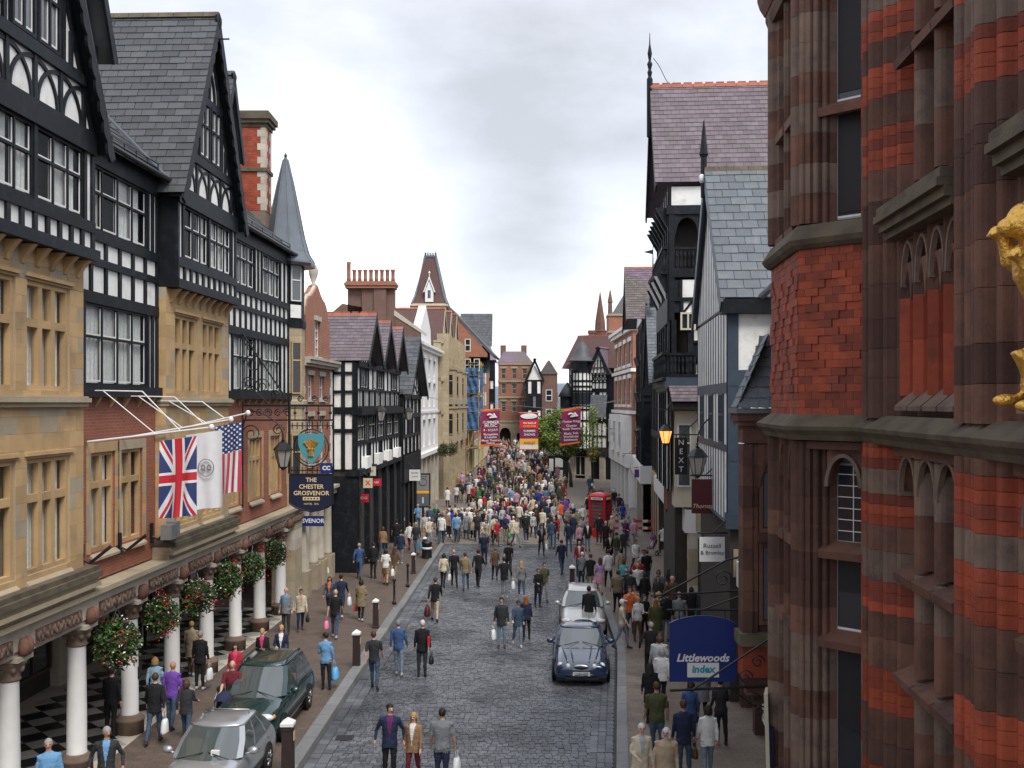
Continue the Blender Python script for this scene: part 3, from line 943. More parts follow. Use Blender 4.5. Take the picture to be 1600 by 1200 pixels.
def hotel_link(a0, a1, first, dm):
    F = FL
    W4 = ('w', 2.5, 4, [.6])
    W3 = ('w', 1.55, 3, [.62])
    up = [('p', .2), W4, ('p', .13), ('p', .13)] if first else [('p', .25), ('p', .25), W3, ('p', .2), ('p', .2), W3, ('p', .3), ('p', .3)]
    n = 'pppppp' if first else 'ppppppppppppp'
    rows = [(9.13, 11.1, up), (11.38, 12.02, n), (12.2, 12.62, n), (12.86, 14.45, up)]
    grid(hotel, F, a0, a1, rows, 0, post=.13)
    piece('timber_sill', M['timber'], hotel, F, a0 - .02, a1 + .02, -.1, .16, 8.85, 9.13)
    piece('timber_rail', M['timber'], hotel, F, a0, a1, -.05, .07, 14.45, 15.0)
    core(hotel, F, a0, a1, 8.9, 15, -7, -.5, M['room'])
    for i in range(6 if first else 10):
        a = a0 + .4 + i * (a1 - a0 - .8) / (5 if first else 9)
        MB().loft([[F.p(a + x, -.1 + (.06 + .16 * q) * y, 8.6 + .25 * q) for x, y in ((-.06, -.2), (.06, -.2), (.06, 1), (-.06, 1))] for q in (0, .5, 1)]).build('corbel', M['ochre'], hotel)
    # brick below with stone windows
    ops = [(a0 + 1.0, a0 + 2.4, 5.1, 7.5), (a0 + 2.75, a0 + 4.15, 5.1, 7.5)] if first else [(a0 + .7, a0 + 2.3, 5.1, 7.4), (a0 + 3.4, a0 + 5.0, 5.1, 7.4), (a0 + 6.2, a0 + 7.6, 5.1, 7.4)]
    wall_open('brick_wall', M['brickhotel'], hotel, F, a0, a1, 4.4, 8.84, -.4, -.05, ops)
    for o0, o1, z0, z1 in ops:
        window(hotel, F, o0, o1, z0, z1, -.24, 2 if first else 3, [.68], M['ochre'], M['glassclear'], .09, .13, M['room'], True, 0, mw=.15)
        ashlar('surround_stone', stone, hotel, F, o0 - .22, o1 + .22, z0 - .02, z1 + .25, -.06, -.03, [(o0, o1, z0 - .02, z1)], .3, .9, .004)
        MB().hull([F.p(o0, -.24, z0 - .02), F.p(o1, -.24, z0 - .02), F.p(o1 + .05, .07, z0 - .2), F.p(o0 - .05, .07, z0 - .2), F.p(o0, -.24, z0 + .1), F.p(o1, -.24, z0 + .1), F.p(o1 + .05, .07, z0 - .14), F.p(o0 - .05, .07, z0 - .14)]).build('window_sill', M['ochre2'], hotel)
    # roof along the street, gutter, lead valley
    nu, nv = (9, 14) if first else (16, 14)
    E = F.p(a0 - (.3 if first else 0), .3, 14.95)
    slates(hotel, E, F.t * (a1 - a0 + .3), F.p(0, -3.6, 18.6) - F.p(0, .3, 14.95), nu, nv, M['slate'], 'link_slate', 150)
    MB().tube([F.p(a0 - .3, .36, 14.93), F.p(a1 + .1, .36, 14.93)], .07, 8).build('gutter', M['iron'], hotel)
    for q in range(2):
        piece('snow_guard', M['iron'], hotel, F, a0 + .2, a1 - .4, .16, .19, 15.16 + q * .12, 15.19 + q * .12)
    for i in range(7):
        a = a0 + .2 + i * (a1 - a0 - .6) / 6
        piece('snow_guard', M['iron'], hotel, F, a, a + .02, .165, .195, 14.98, 15.3)
    # small gabled dormer beside the big gable
    c = dm
    gable_wall('dormer_wall', M['white'], hotel, F, c, 1.0, 17.7, 20.0, -.6)
    piece('timber_rail', M['timber'], hotel, F, c - 1.0, c + 1.0, -.62, -.5, 17.45, 17.75)
    core(hotel, F, c - .9, c + .9, 15.2, 17.5, -2.5, -.66, M['timber'])
    piece('plaster_panel', M['white'], hotel, F, c - .35, c + .35, -.67, -.63, 16.2, 17.3)
    for sg in (-1, 1):
        mb = MB()
        arc(mb, F, c + sg * .9, 17.75, .9, 1.7, 0 if sg < 0 else pi / 2, pi / 2 if sg < 0 else pi, .09, -.6, -.54)
        mb.build('curved_brace', M['timber'], hotel)
    gable_roof(hotel, F, c, 1.25, 17.5, 20.35, -.1, -3, M['slate'], 8, 12, 0, bw=.24)


hotel_link(CA + HW + .06, CB - HW - .13, True, CA + HW + 1.5)
hotel_link(CB + HW + .06, 43.0, False, CB + HW + 1.9)
MB().prism([FL.p(CB - 3.05, .3, 14.98), FL.p(CB - 2.75, .3, 15.0), FL.p(CB - 2.0, -3.4, 18.6), FL.p(CB - 2.4, -3.4, 18.6)], (0, 0, .06)).build('lead_valley', M['lead'], hotel)

# cornice and fascia above the arcade
A0, A1 = 15.0, 44.2
for z0, z1, d in ((4.84, 4.95, .52), (4.7, 4.84, .6), (4.58, 4.7, .5), (4.48, 4.58, .56), (4.36, 4.48, .42)):
    for s0, s1 in ((A0, 23.8), (28.4, 34.4)):
        piece('cornice', M['moss'] if z0 > 4.6 else M['ochre2'], hotel, FL, s0, s1, -.2, d, z0, z1 - .004)
piece('cornice', M['ochre2'], hotel, FL, A0, A1, -.2, .47, 4.24, 4.357)
i = 0
a = A0
while a < A1 - .2:
    l = 2.0
    piece('fascia_stone', M['palestone'], hotel, FL, a, min(a + l, A1) - .006, -.2, .3, 3.72, 4.236)
    a += l
core(hotel, FL, A0, A1, 3.6, 3.72, -4.2, .26, M['palestone'], 'arcade_ceiling')
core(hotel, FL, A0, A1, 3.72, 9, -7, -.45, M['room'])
for k in range(-1, 8):
    a = 20.75 + 3.0 * k
    P = FL.p(a, 0, 0)
    o = MB().lathe([(.36, 0), (.36, .42), (.38, .44), (.38, .5), (.31, .52), (.3, .56), (.26, .6)], 24, P).build('pedestal', M['brown3'], hotel, True)
    o = MB().lathe([(.235, .58), (.235, .62), (.222, .66), (.222, 1.6), (.2, 3.05), (.22, 3.1)], 28, P).build('column', M['painted'], hotel, True)
    mb = MB().lathe([(.22, 3.08), (.25, 3.12), (.22, 3.17), (.26, 3.3), (.34, 3.42), (.36, 3.46), (.36, 3.5)], 16, P)
    for q in range(8):
        t = q * pi / 4
        mb.ell((P.x + .26 * cos(t), P.y + .26 * sin(t), 3.34), (.07, .07, .09), 8, 6)
    mb.build('capital', M['brown3'], hotel, True)
    piece('abacus', M['palestone'], hotel, FL, a - .3, a + .3, -.3, .36, 3.5, 3.6)
    # carved frieze between the columns
    fz = piece('carved_frieze', M['brown'], hotel, FL, a + .5, a + 2.5, .24, .36, 3.72, 4.0)
    mb = MB()
    for q in range(26):
        x = a + .52 + q * .077
        mb.ell(FL.p(x, .36, 3.86 + .06 * sin(q * 2.4)), (.04, .05, .075 + .03 * (q % 3 == 0)), 6, 4)
    mb.build('leaf_carving', M['brown3'], fz, True)
    mb = MB()
    for q in range(2):
        mb.ell(FL.p(a - .08 + q * .16, .36, 3.78), (.13, .14, .2), 8, 6)
    mb.build('carved_boss', M['brown'], hotel, True)
# name plate on two columns
for k in (2, 5):
    piece('brass_plate', M['iron'], hotel, FL, 20.75 + 3 * k - .02, 20.75 + 3 * k + .2, .2, .235, 1.5, 1.82)
# end pier of the arcade
ashlar('pier_stone', [M['palestone'], M['ochre2']], hotel, FL, 43.0, 44.2, 0, 4.2, -.7, .3, [], .42, 1.2)
# chequered arcade floor: single tiles laid on the diagonal
fl = MB().fbox(FL, A0, 43, -4.2, .35, .0, .105).build('arcade_floor', M['palestone'], hotel)
td = .62
tile_me = {}
for nm, m_ in (('w', 'tilewhite'), ('b', 'tileblack')):
    tile_me[nm] = MB().box(-.49, .49, -.49, .49, 0, .012).mesh('floor_tile', M[m_])
Rz = Matrix.Rotation(radians(45) - .036, 4, 'Z')
cnt = 0
for i in range(0, 64):
    for j in range(0, 8):
        a, d = 17 + i * td * .7072, -.1 - j * td * 1.4142 / 2 * .999
        if (i + j) % 2 or a > 42.6:
            continue
        nm = 'b' if (j % 2) else 'w'
        link(bpy.data.objects.new('floor_tile', tile_me[nm]), fl, Matrix.Translation(FL.p(a, d, .106)) @ Rz @ Matrix.Diagonal((td, td, 1, 1)))
        cnt += 1
# door mat and shop windows at the back of the arcade
core(hotel, FL, 19.2, 21.6, .122, .14, -2.9, -1.2, M['ochre2'], 'mat_border')
core(hotel, FL, 19.45, 21.35, .142, .16, -2.7, -1.4, M['tileblack'], 'door_mat')
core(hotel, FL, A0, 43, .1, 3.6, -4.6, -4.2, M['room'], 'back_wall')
for k in range(9):
    a = 16.2 + 3 * k
    piece('wall_pier', M['palestone'], hotel, FL, a - .25, a + .25, -4.2, -3.9, .1, 3.6)
    window(hotel, FL, a + .4, a + 2.6, .7, 3.1, -4.15, 2, [.72], M['leatherbrown'], M['glass'], .07, .08)
for k in range(3):
    mb = MB().box(0, .01, 0, .01, 0, .01)
# octagonal corner turret with lead spire
tw = FL.p(43.75, -.3, 0)
T8 = lambda r, z: [(tw.x + r * cos(pi / 8 + j * pi / 4), tw.y + r * sin(pi / 8 + j * pi / 4), z) for j in range(8)]
MB().loft([T8(.82, 4.2), T8(.82, 11.9)]).build('turret_wall', M['ashlar'], hotel)
MB().loft([T8(.87, 11.9), T8(.88, 12.2)]).build('timber_sill', M['timber'], hotel)
MB().loft([T8(.8, 12.2), T8(.8, 14.7)]).build('turret_wall', M['timber'], hotel)
MB().loft([T8(.86, 8.5), T8(.92, 8.6), T8(.92, 8.8), T8(.86, 8.85)]).build('string_course', M['ochre2'], hotel)
for j in (5, 6, 7):
    t = j * pi / 4
    nx, ny = cos(t), sin(t)
    r = .82 * cos(pi / 8)
    Ff = Fr(tw.x + nx * r, tw.y + ny * r, -ny, nx, 1)
    piece('plaster_panel', M['white'], hotel, Ff, -.26, .26, .0, .03, 12.3, 12.85)
    window(hotel, Ff, -.25, .25, 13.0, 14.5, .01, 1, [.6], M['frame'], M['glasspale'], .05, .06)
    for z0, z1 in ((9.1, 11.3), (5.3, 7.4)):
        window(hotel, Ff, -.24, .24, z0, z1, .03, 1, [.65], M['ochre'], M['glass'], .06, .06)
MB().loft([T8(r, z) for r, z in ((1.26, 14.62), (1.24, 14.72), (1.0, 15.1), (.8, 15.8), (.6, 16.8), (.35, 18.0), (.09, 19.1))]).build('spire', M['lead'], hotel)
for j in range(8):
    MB().tube([T8(r + .01, z)[j] for r, z in ((1.24, 14.72), (1.0, 15.1), (.8, 15.8), (.6, 16.8), (.35, 18.0), (.09, 19.1))], .035, 5).build('lead_roll', M['lead'], hotel)
MB().lathe([(.12, 19.05), (.05, 19.2), (.07, 19.28), (.01, 19.4)], 8, (tw.x, tw.y, 0)).build('finial', M['iron'], hotel)
MB().loft([T8(1.28, 14.5), T8(1.28, 14.63)]).build('gutter', M['iron'], hotel)
# brick chimney with stone quoins
CP = FL.p(42.6, -.85, 0)
FC = Fr(CP.x, CP.y, .036, 1, 1)
for Fx, w0, w1 in ((Fr(CP.x - 1.35, CP.y, 1, 0, 1), 0, 1.35), (Fr(CP.x, CP.y, 0, 1, 1), 0, 1.0)):
    k, z = 0, 16.72
    while z < 20.2:
        q = .34 if k % 2 else .2
        for s0, s1, mm in ((w0, w0 + q, 'palestone'), (w0 + q, w1 - q, None), (w1 - q, w1, 'palestone')):
            if mm:
                piece('quoin_stone', M[mm], hotel, Fx, s0 + .003, s1 - .003, -.1, .02, z + .003, z + .277)
            else:
                for y in range(3):
                    o_ = .11 if (k + y) % 2 else 0
                    x = s0
                    while x < s1 - .01:
                        e = min(x + (.22 if x > s0 or not o_ else .11), s1)
                        piece('brick', M['red'], hotel, Fx, x + .004, e - .004, -.1, .012, z + y * .0933 + .003, z + (y + 1) * .0933 - .004)
                        x = e
        z += .28
        k += 1
core(hotel, Fr(CP.x - 1.35, CP.y, 1, 0, 1), .005, 1.345, 14, 20.2, -.99, .0, M['mortar'], 'chimney_core')
for e, z0, z1 in ((.08, 18.35, 18.5), (.06, 20.2, 20.35), (.16, 20.35, 20.5), (.24, 20.5, 20.75), (.16, 20.75, 20.85)):
    piece('chimney_cap', M['moss'], hotel, Fr(CP.x - 1.35, CP.y, 1, 0, 1), -e, 1.35 + e, -1.0 - e, e, z0, z1 - .003)
core(hotel, FL, 8, CA - HW - .14, 4.4, 15, -6.9, 0, M['brickhotel'], 'brick_wall')
# ================================================================ THE SOUTH SIDE BEYOND THE HOTEL
# pale stone entrance with columns, brick house with a shaped gable
bh = thing('brick_house', 'narrow red brick house with shaped gable, stone urn and white quoins beside the turret', 'house', (-9.2, 48, 0))
F = FL
a0, a1 = 45.4, 51.7
WO = [(46.6, 47.7, 8.9, 10.0), (48.9, 50.0, 8.9, 10.0), (46.6, 47.7, 5.9, 8.1), (48.9, 50.0, 5.9, 8.1), (48.0, 49.1, 10.9, 12.6)]
wall_open('wall', M['brick'], bh, F, a0, a1, 4.6, 10.4, -.5, 0, [o for o in WO if o[3] < 10.2])
wall_open('wall', M['brick'], bh, F, 46.2, 51.2, 10.75, 12.7, -.5, -.02, [WO[4]])
mb = MB()
pr = [(46.4, 12.7)] + [(46.4 + 1.1 * (1 - cos(t)), 12.7 + 1.0 * sin(t)) for t in (0.4, .8, 1.2, 1.57)] + [(48.0, 13.9), (48.7, 14.3), (49.4, 13.9)] + [(51.0 - 1.1 * (1 - cos(t)), 12.7 + 1.0 * sin(t)) for t in (1.57, 1.2, .8, .4)] + [(51.0, 12.7)]
mb.prism([F.p(a, -.5, z) for a, z in pr], F.n * .46).build('shaped_gable', M['brick'], bh)
MB().tube([F.p(a, -.2, z) for a, z in pr], .09, 6).build('coping', M['palestone'], bh)
for o in WO:
    window(bh, F, o[0], o[1], o[2], o[3], -.2, 2, 4 if o[3] - o[2] > 1.5 else 2, M['frame'], M['glass'], .06, .08, M['black'])
    piece('lintel', M['palestone'], bh, F, o[0] - .1, o[1] + .1, -.1, .04, o[3], o[3] + .22)
    piece('window_sill', M['palestone'], bh, F, o[0] - .1, o[1] + .1, -.1, .08, o[2] - .14, o[2])
for z0, z1, e in ((10.38, 10.5, .2), (10.5, 10.66, .38), (10.66, 10.78, .46)):
    piece('cornice', M['palestone'], bh, F, a0 - .05, a1 + .1, -.3, e, z0, z1 - .003)
for k in range(14):
    for s0, sg in ((a0, 1), (a1, -1)):
        q = .5 if k % 2 else .32
        piece('quoin_stone', M['painted'], bh, F, min(s0, s0 + sg * q), max(s0, s0 + sg * q), -.2, .03, 4.7 + k * .4, 5.09 + k * .4)
MB().lathe([(.1, 14.2), (.2, 14.3), (.08, 14.4), (.2, 14.75), (.24, 15.0), (.16, 15.25), (.05, 15.35), (.02, 15.5)], 12, F.p(48.7, -.25, 0)).build('stone_urn', M['palestone'], bh, True)
core(bh, F, a0, a1, 4.6, 10.5, -8, -.55, M['brickdark'])
MB().hull([F.p(a0, -8, 10.5), F.p(a1, -8, 10.5), F.p(a1, -.5, 10.5), F.p(a0, -.5, 10.5), F.p(48.6, -8, 13.6), F.p(48.8, -8, 13.6), F.p(48.8, -.5, 13.6), F.p(48.6, -.5, 13.6)]).build('roof', M['slate'], bh)
core(bh, F, a0 - .9, a1, 4.2, 4.62, -4, .25, M['palestone'], 'entablature')
piece('cornice', M['palestone'], bh, F, a0 - .9, a1, 0, .4, 4.5, 4.64)
for a in (45.6, 47.6, 48.9, 50.6):
    P = F.p(a, -.05, 0)
    piece('plinth', M['ochre2'], bh, F, a - .4, a + .4, -.5, .3, 0, 1.25)
    if a < 46:
        piece('pilaster', M['palestone'], bh, F, a - .35, a + .35, -.4, .2, 1.25, 4.2)
    else:
        MB().lathe([(.3, 1.25), (.27, 1.4), (.25, 3.9), (.33, 4.05), (.33, 4.2)], 18, P).build('column', M['palestone'], bh, True)
core(bh, F, a0 - .5, a1, 0, 4.2, -4.5, -3, M['room'], 'passage_wall')
# dark blue street name board
sb = thing('street_sign', 'small blue name board with white letters above the pale stone columns', 'sign', F.p(45.5, .3, 3.3))
FS = side_of(FL, 45.1)
piece('board', M['signblue'], sb, FS, -9.75, -8.25, .1, .14, 3.3, 3.75)
text('GROSVENOR', sb, FS.p(-9.0, .146, 3.53), FS.t, (0, 0, 1), .26, M['signwhite'], bold=.006)


def timber_gables(b, F, a0, n, w, half_d, front, ze, zr, rows_front, rows_side, roof, ridge, df, nu=0, nv=0, nob=0, xin=2.6, tm=None, bm=None, z0=3.2, db=-7, first_full=True):
    """a row of equal gables facing the street with the end wall turned to the camera"""
    a1 = a0 + n * w
    core(b, F, a0 + .1, a1 - .1, 0, ze, -8, front - .12, M['room'])
    grid(b, F, a0, a1, rows_front, front, tm, post=.17)
    if rows_side:
        S = side_of(F, a0)
        x1 = F.p(a0, front, 0).x
        grid(b, S, x1 - xin, x1, rows_side, 0.02, tm, post=.2, bars=0, curtain=False)
    for k in range(n):
        c = a0 + w * (k + .5)
        gable_wall('gable_wall', M['white'], b, F, c, w / 2 - .05, ze, zr - .25, front)
        for q in range(-3, 4):
            h = (zr - .4 - ze) * (1 - abs(q) / 3.6)
            piece('timber_stud', tm or M['timber'], b, F, c + q * w / 8 - .06, c + q * w / 8 + .06, front, front + .05, ze, ze + h)
            if q:
                bar('timber_brace', tm or M['timber'], b, F, c + q * w / 8, ze + h * .15, c + (q - (1 if q > 0 else -1)) * w / 8, ze + h * .55, .09, front, front + .045)
        piece('timber_rail', tm or M['timber'], b, F, c - w / 2, c + w / 2, front - .1, front + .16, ze - .3, ze)
        gable_roof(b, F, c, w / 2 + (.1 if k == 0 else .02), ze + .0, zr, df, db, roof, *((nu, nv, nob) if k == 0 else (max(4, nu // 2), nv, 0)), ridge=ridge, bm=bm or tm, bw=.34)


tg = thing('timber_house', 'black and white timbered house with three plum slate gables and red ridge tiles', 'house', (-8.4, 60, 0), 'timber framed houses along the street')
W2 = ('w', 1.2, 3, [.0001])
timber_gables(tg, FL, 51.9, 3, 4.9, 0, 1.2, 10.85, 13.45,
              [(5.35, 6.55, 'pppkpppkpppkppp'), (6.7, 8.05, [('w', 1.3, 2), ('p', .25), ('p', .25), ('w', 1.3, 2), ('p', .25), ('w', 1.3, 2), ('p', .25), ('p', .25), ('w', 1.3, 2), ('p', .2), ('w', 1.3, 2)]),
               (8.55, 9.35, 'ssssssss'), (9.45, 10.55, [('p', .3), ('w', .9, 3, 1), ('p', .5), ('p', .5), ('w', .9, 3, 1), ('p', .5), ('p', .5), ('w', .9, 3, 1), ('p', .3)])],
              [(5.35, 7.2, 'ppp'), (7.4, 8.15, 'ppp'), (8.5, 9.2, 'ppp'), (9.35, 10.15, 'ppp'), (10.3, 10.75, 'ppp')], M['slatepink'], M['redtile'], 1.85, 22, 15, 300, xin=1.9)
piece('jetty_beam', M['timber'], tg, FL, 51.8, 66.7, .9, 1.5, 8.1, 8.45)
piece('jetty_beam', M['timber'], tg, FL, 51.8, 66.7, .7, 1.4, 5.0, 5.33)
S = side_of(FL, 51.9)
core(tg, S, -9.9, -7.85, .1, 5.0, -.3, .0, M['timber'], 'end_wall')
for k in range(6):
    a = 52.1 + k * 2.9
    piece('arcade_post', M['timber'], tg, FL, a - .18, a + .18, 1.0, 1.35, .1, 5.0)
    window(tg, FL, a + .3, a + 2.5, .7, 3.6, .2, 2, [.75], M['timberbrown'], M['glass'], .08, .1)
    piece('shop_fascia', M['timberbrown'], tg, FL, a + .2, a + 2.6, .15, .4, 3.75, 4.6)
# projecting lower windows (white bays) of the first floor
for k in range(4):
    a = 53.3 + k * 3.6
    MB().hull([FL.p(a, 1.2, 5.2), FL.p(a + 1.5, 1.2, 5.2), FL.p(a + 1.4, 1.5, 5.3), FL.p(a + .1, 1.5, 5.3), FL.p(a, 1.2, 5.9), FL.p(a + 1.5, 1.2, 5.9), FL.p(a + 1.4, 1.5, 5.9), FL.p(a + .1, 1.5, 5.9)]).build('bay_apron', M['white'], tg)

dg = thing('dark_timber_house', 'dark timbered house with one steep mossy grey slate gable next to the three gables', 'house', (-7.6, 72, 0), 'timber framed houses along the street')
timber_gables(dg, FL, 67.2, 1, 9.0, 0, 1.35, 9.3, 13.3, [(5.3, 6.4, 'pkpkpkpkp'), (6.6, 7.7, 'kpkwkpkwk'), (8.0, 9.1, 'kpwpkpwpk')], [(5.4, 6.3, 'pk'), (6.6, 7.6, 'kp'), (7.9, 9.0, 'pk')], M['slate'], M['slate'], 2.0, 14, 14, 0, xin=1.3)
piece('shop_fascia', M['timber'], dg, FL, 67.3, 76, .8, 1.45, 3.4, 5.2)
for k in range(5):
    piece('arcade_post', M['timber'], dg, FL, 67.4 + 2.1 * k, 67.7 + 2.1 * k, 1.0, 1.4, 0.1, 3.4)
ws = piece('shop_blind', M['white'], dg, FL, 75.0, 76.1, 1.4, 1.75, 2.3, 3.4)

# white painted classical house
wh = thing('white_house', 'white painted classical house with pediment between the dark gable and the gothic stone building', 'house', (-7, 85, 0))
F = FL
wall_open('wall', M['painted'], wh, F, 76.4, 92, 4.4, 13.0, .3, 1.0, [(77.5 + 3.6 * k, 78.8 + 3.6 * k, z, z + h) for k in range(4) for z, h in ((5.2, 2.2), (8.4, 2.0), (11, 1.3))])
for k in range(4):
    for z, h in ((5.2, 2.2), (8.4, 2.0), (11, 1.3)):
        window(wh, F, 77.5 + 3.6 * k, 78.8 + 3.6 * k, z, z + h, .7, 2, 2, M['frame'], M['glass'], .08, .1)
        piece('window_head', M['painted'], wh, F, 77.35 + 3.6 * k, 78.95 + 3.6 * k, .9, 1.14, z + h, z + h + .25)
for z0, z1, e in ((12.9, 13.15, 1.3), (13.15, 13.35, 1.55), (4.5, 4.8, 1.35), (7.9, 8.1, 1.1)):
    piece('cornice', M['painted'], wh, F, 76.3, 92.1, .3, e, z0, z1 - .004)
MB().prism([F.p(79.5, .4, 13.35), F.p(86.5, .4, 13.35), F.p(86.2, .4, 14.8), F.p(83, .4, 16.6), F.p(79.8, .4, 14.8)], F.n * .6).build('pediment', M['painted'], wh)
core(wh, F, 76.5, 92, 0, 13.2, -8, .35, M['painted'])
Sx = side_of(F, 76.45)
for k in range(6):
    piece('pilaster', M['palestone'], wh, F, 76.5 + 2.9 * k, 77.2 + 2.9 * k, .3, 1.1, 0, 4.5)
    if k < 5:
        window(wh, F, 77.3 + 2.9 * k, 79.3 + 2.9 * k, .5, 3.6, .5, 2, [.75], M['framecream'], M['glass'], .08, .1)
MB().hull([F.p(77, -7, 13.2), F.p(91, -7, 13.2), F.p(91, .5, 13.3), F.p(77, .5, 13.3), F.p(79, -4, 15.6), F.p(89, -4, 15.6), F.p(89, -3, 15.6), F.p(79, -3, 15.6)]).build('roof', M['slate'], wh)

# gothic stone building with tower and slate spire
go = thing('gothic_building', 'tall buff stone gothic building with a steep roofed tower beyond the white house', 'building', (-6.4, 100, 0))
F = Fr(-10.6, 0, .036, 1, 1)
wins = [(94 + 3.0 * k, 95.6 + 3.0 * k, z, z + h) for k in range(6) for z, h in ((5.2, 2.2), (8.2, 2.3), (11.2, 2.0))]
wall_open('wall', M['ashlar'], go, F, 92.2, 112, 4.6, 14.2, .2, .9, wins)
for o in wins:
    window(go, F, *o, .6, 2, [.7], M['ochre2'], M['glass'], .12, .15)
    arch_head('arched_head', M['ochre2'], go, F, o[0], o[1], o[3] - .5, o[3], .7, .95)
for z in (4.5, 7.7, 10.7, 14.1):
    piece('string_course', M['ochre2'], go, F, 92.2, 112, .2, 1.15, z, z + .3)
for k in range(7):
    piece('buttress', M['ashlar'], go, F, 92.4 + 3.0 * k, 92.9 + 3.0 * k, .5, 1.55, 0, 15.0)
for k in range(3):
    gable_wall('gable_wall', M['ashlar'], go, F, 95.5 + 6 * k, 2.6, 14.2, 17.3 + k * .25, .85)
    gable_roof(go, F, 95.5 + 6 * k, 2.8, 14.1, 17.6 + k * .25, 1.0, -6, M['tilebrown'], ridge=M['redtile'], bm=M['ochre2'], bw=.3)
for k in range(6):
    piece('shop_pier', M['ochre2'], go, F, 92.4 + 3.3 * k, 93.1 + 3.3 * k, .2, 1.1, 0, 4.5)
    window(go, F, 93.2 + 3.3 * k, 95.6 + 3.3 * k, .6, 3.8, .4, 2, [.7], M['leatherbrown'], M['glass'], .1, .1)
core(go, F, 92.3, 112, 0, 14.2, -9, .25, M['brickdark'])
for k in range(3):
    a = 94.6 + 6 * k
    for z in (5.0, 8.6):
        piece('oriel', M['ochre2'], go, F, a, a + 2.4, .8, 1.9, z, z + 3.2)
        window(go, side_of(F, a), F.p(a, 1.15, 0).x, F.p(a, 1.8, 0).x, z + .8, z + 2.8, .01, 1, [.7], M['ochre'], M['glass'], .08, .06)
        piece('oriel_cornice', M['ashlar'], go, F, a - .1, a + 2.5, .8, 2.0, z + 3.2, z + 3.4)
tx, ty = -8.5, 107
B4 = lambda h, z: [(tx - h, ty - h, z), (tx + h, ty - h, z), (tx + h, ty + h, z), (tx - h, ty + h, z)]
MB().loft([B4(1.75, 15), B4(1.75, 18.6)]).build('tower', M['ashlar'], go)
MB().loft([B4(1.9, 18.5), B4(2.05, 18.7), B4(1.8, 18.95)]).build('cornice', M['ochre2'], go)
MB().loft([B4(1.8, 18.9), B4(1.45, 19.8), B4(.55, 23.9)]).build('spire', M['tilebrown'], go)
for k in range(4):
    MB().tube([B4(1.82, 18.9)[k], B4(1.47, 19.8)[k], B4(.57, 23.9)[k]], .12, 6).build('lead_roll', M['lead'], go)
MB().loft([B4(.62, 23.85), B4(.66, 24.05)]).build('spire_cap', M['lead'], go)
mb = MB()
for k in range(4):
    p, q = Vector(B4(.55, 24.0)[k]), Vector(B4(.55, 24.0)[(k + 1) % 4])
    for i in range(5):
        r = p.lerp(q, i / 4)
        mb.tube([r, r + Vector((0, 0, .5 if i in (0, 4) else .35))], .03, 4)
    mb.tube([p + Vector((0, 0, .28)), q + Vector((0, 0, .28))], .025, 4)
mb.build('iron_cresting', M['iron'], go)
lu = MB().prism([(tx - .42, ty - 1.9, 19.1), (tx + .42, ty - 1.9, 19.1), (tx + .42, ty - 1.9, 20.2), (tx, ty - 1.9, 21.3), (tx - .42, ty - 1.9, 20.2)], (0, 1.0, 0)).build('lucarne', M['painted'], go)
MB().box(tx - .14, tx - .02, ty - 1.93, ty - 1.89, 19.5, 20.3).build('louvre', M['iron'], lu)
MB().box(tx + .02, tx + .14, ty - 1.93, ty - 1.89, 19.5, 20.3).build('louvre', M['iron'], lu)
MB().prism([(tx - .62, ty - 2.0, 20.1), (tx, ty - 2.0, 21.75), (tx + .62, ty - 2.0, 20.1), (tx + .5, ty - 2.0, 20.1), (tx, ty - 2.0, 21.45), (tx - .5, ty - 2.0, 20.1)], (0, .9, 0)).build('lucarne_roof', M['painted'], lu)
MB().lathe([(.03, 21.7), (.05, 22.0), (.12, 22.1), (.02, 22.3)], 6, (tx, ty - 1.7, 0)).build('finial', M['painted'], lu)

# brick chimney stack and gable rising behind the three gables
cs = thing('brick_chimney_stack', 'wide brown brick chimney stack with nine pots on a gabled wall behind the plum roofs', 'chimney', (-13, 76, 0))
Fb = Fr(0, 76, 1, 0, 1)
wall_open('gable_wall', M['brickdark'], cs, Fb, -14.9, -6.8, 0, 14.1, -.6, 0, [])
MB().prism([(-14.9, 76, 14.1), (-6.8, 76, 14.1), (-8.6, 76, 15.4), (-8.9, 76, 15.4), (-12.6, 76, 16.1)], (0, .6, 0)).build('gable_wall', M['brickdark'], cs)
for x0, x1, d in ((-12.2, -11.1, .0), (-11.1, -10.2, .2), (-10.2, -9.3, .35), (-9.3, -8.75, .1)):
    piece('stack', M['brickdark'], cs, Fb, x0, x1, -1.0, d, 14, 17.2)
for z0, z1, e in ((17.2, 17.4, .12), (17.4, 17.6, .2), (17.6, 17.72, .1)):
    piece('stack_cap', M['brick'], cs, Fb, -12.2 - e, -8.75 + e, -1.0 - e, .35 + e, z0, z1 - .004)
for k in range(9):
    MB().lathe([(.16, 17.7), (.13, 18.0), (.13, 18.45), (.17, 18.5), (.17, 18.6), (.1, 18.6)] if k else [(.18, 17.7), (.15, 18.0), (.15, 19.0), (.19, 19.1), (.12, 19.2)], 10, (-12.1 + k * .41, 75.9, 0)).build('chimney_pot', M['brick'], cs, True)
MB().tube([(-10.3, 76, 17.7), (-10.3, 76, 20.6)], .02, 4).tube([(-10.7, 76, 20.3), (-9.9, 76, 20.3)], .012, 4).build('aerial', M['steel'], cs)
MB().prism([(-8.9, 75.95, 15.3), (-6.4, 75.95, 13.7), (-6.4, 75.95, 13.9), (-8.7, 75.95, 15.6)], (0, .7, 0)).build('coping', M['palestone'], cs)

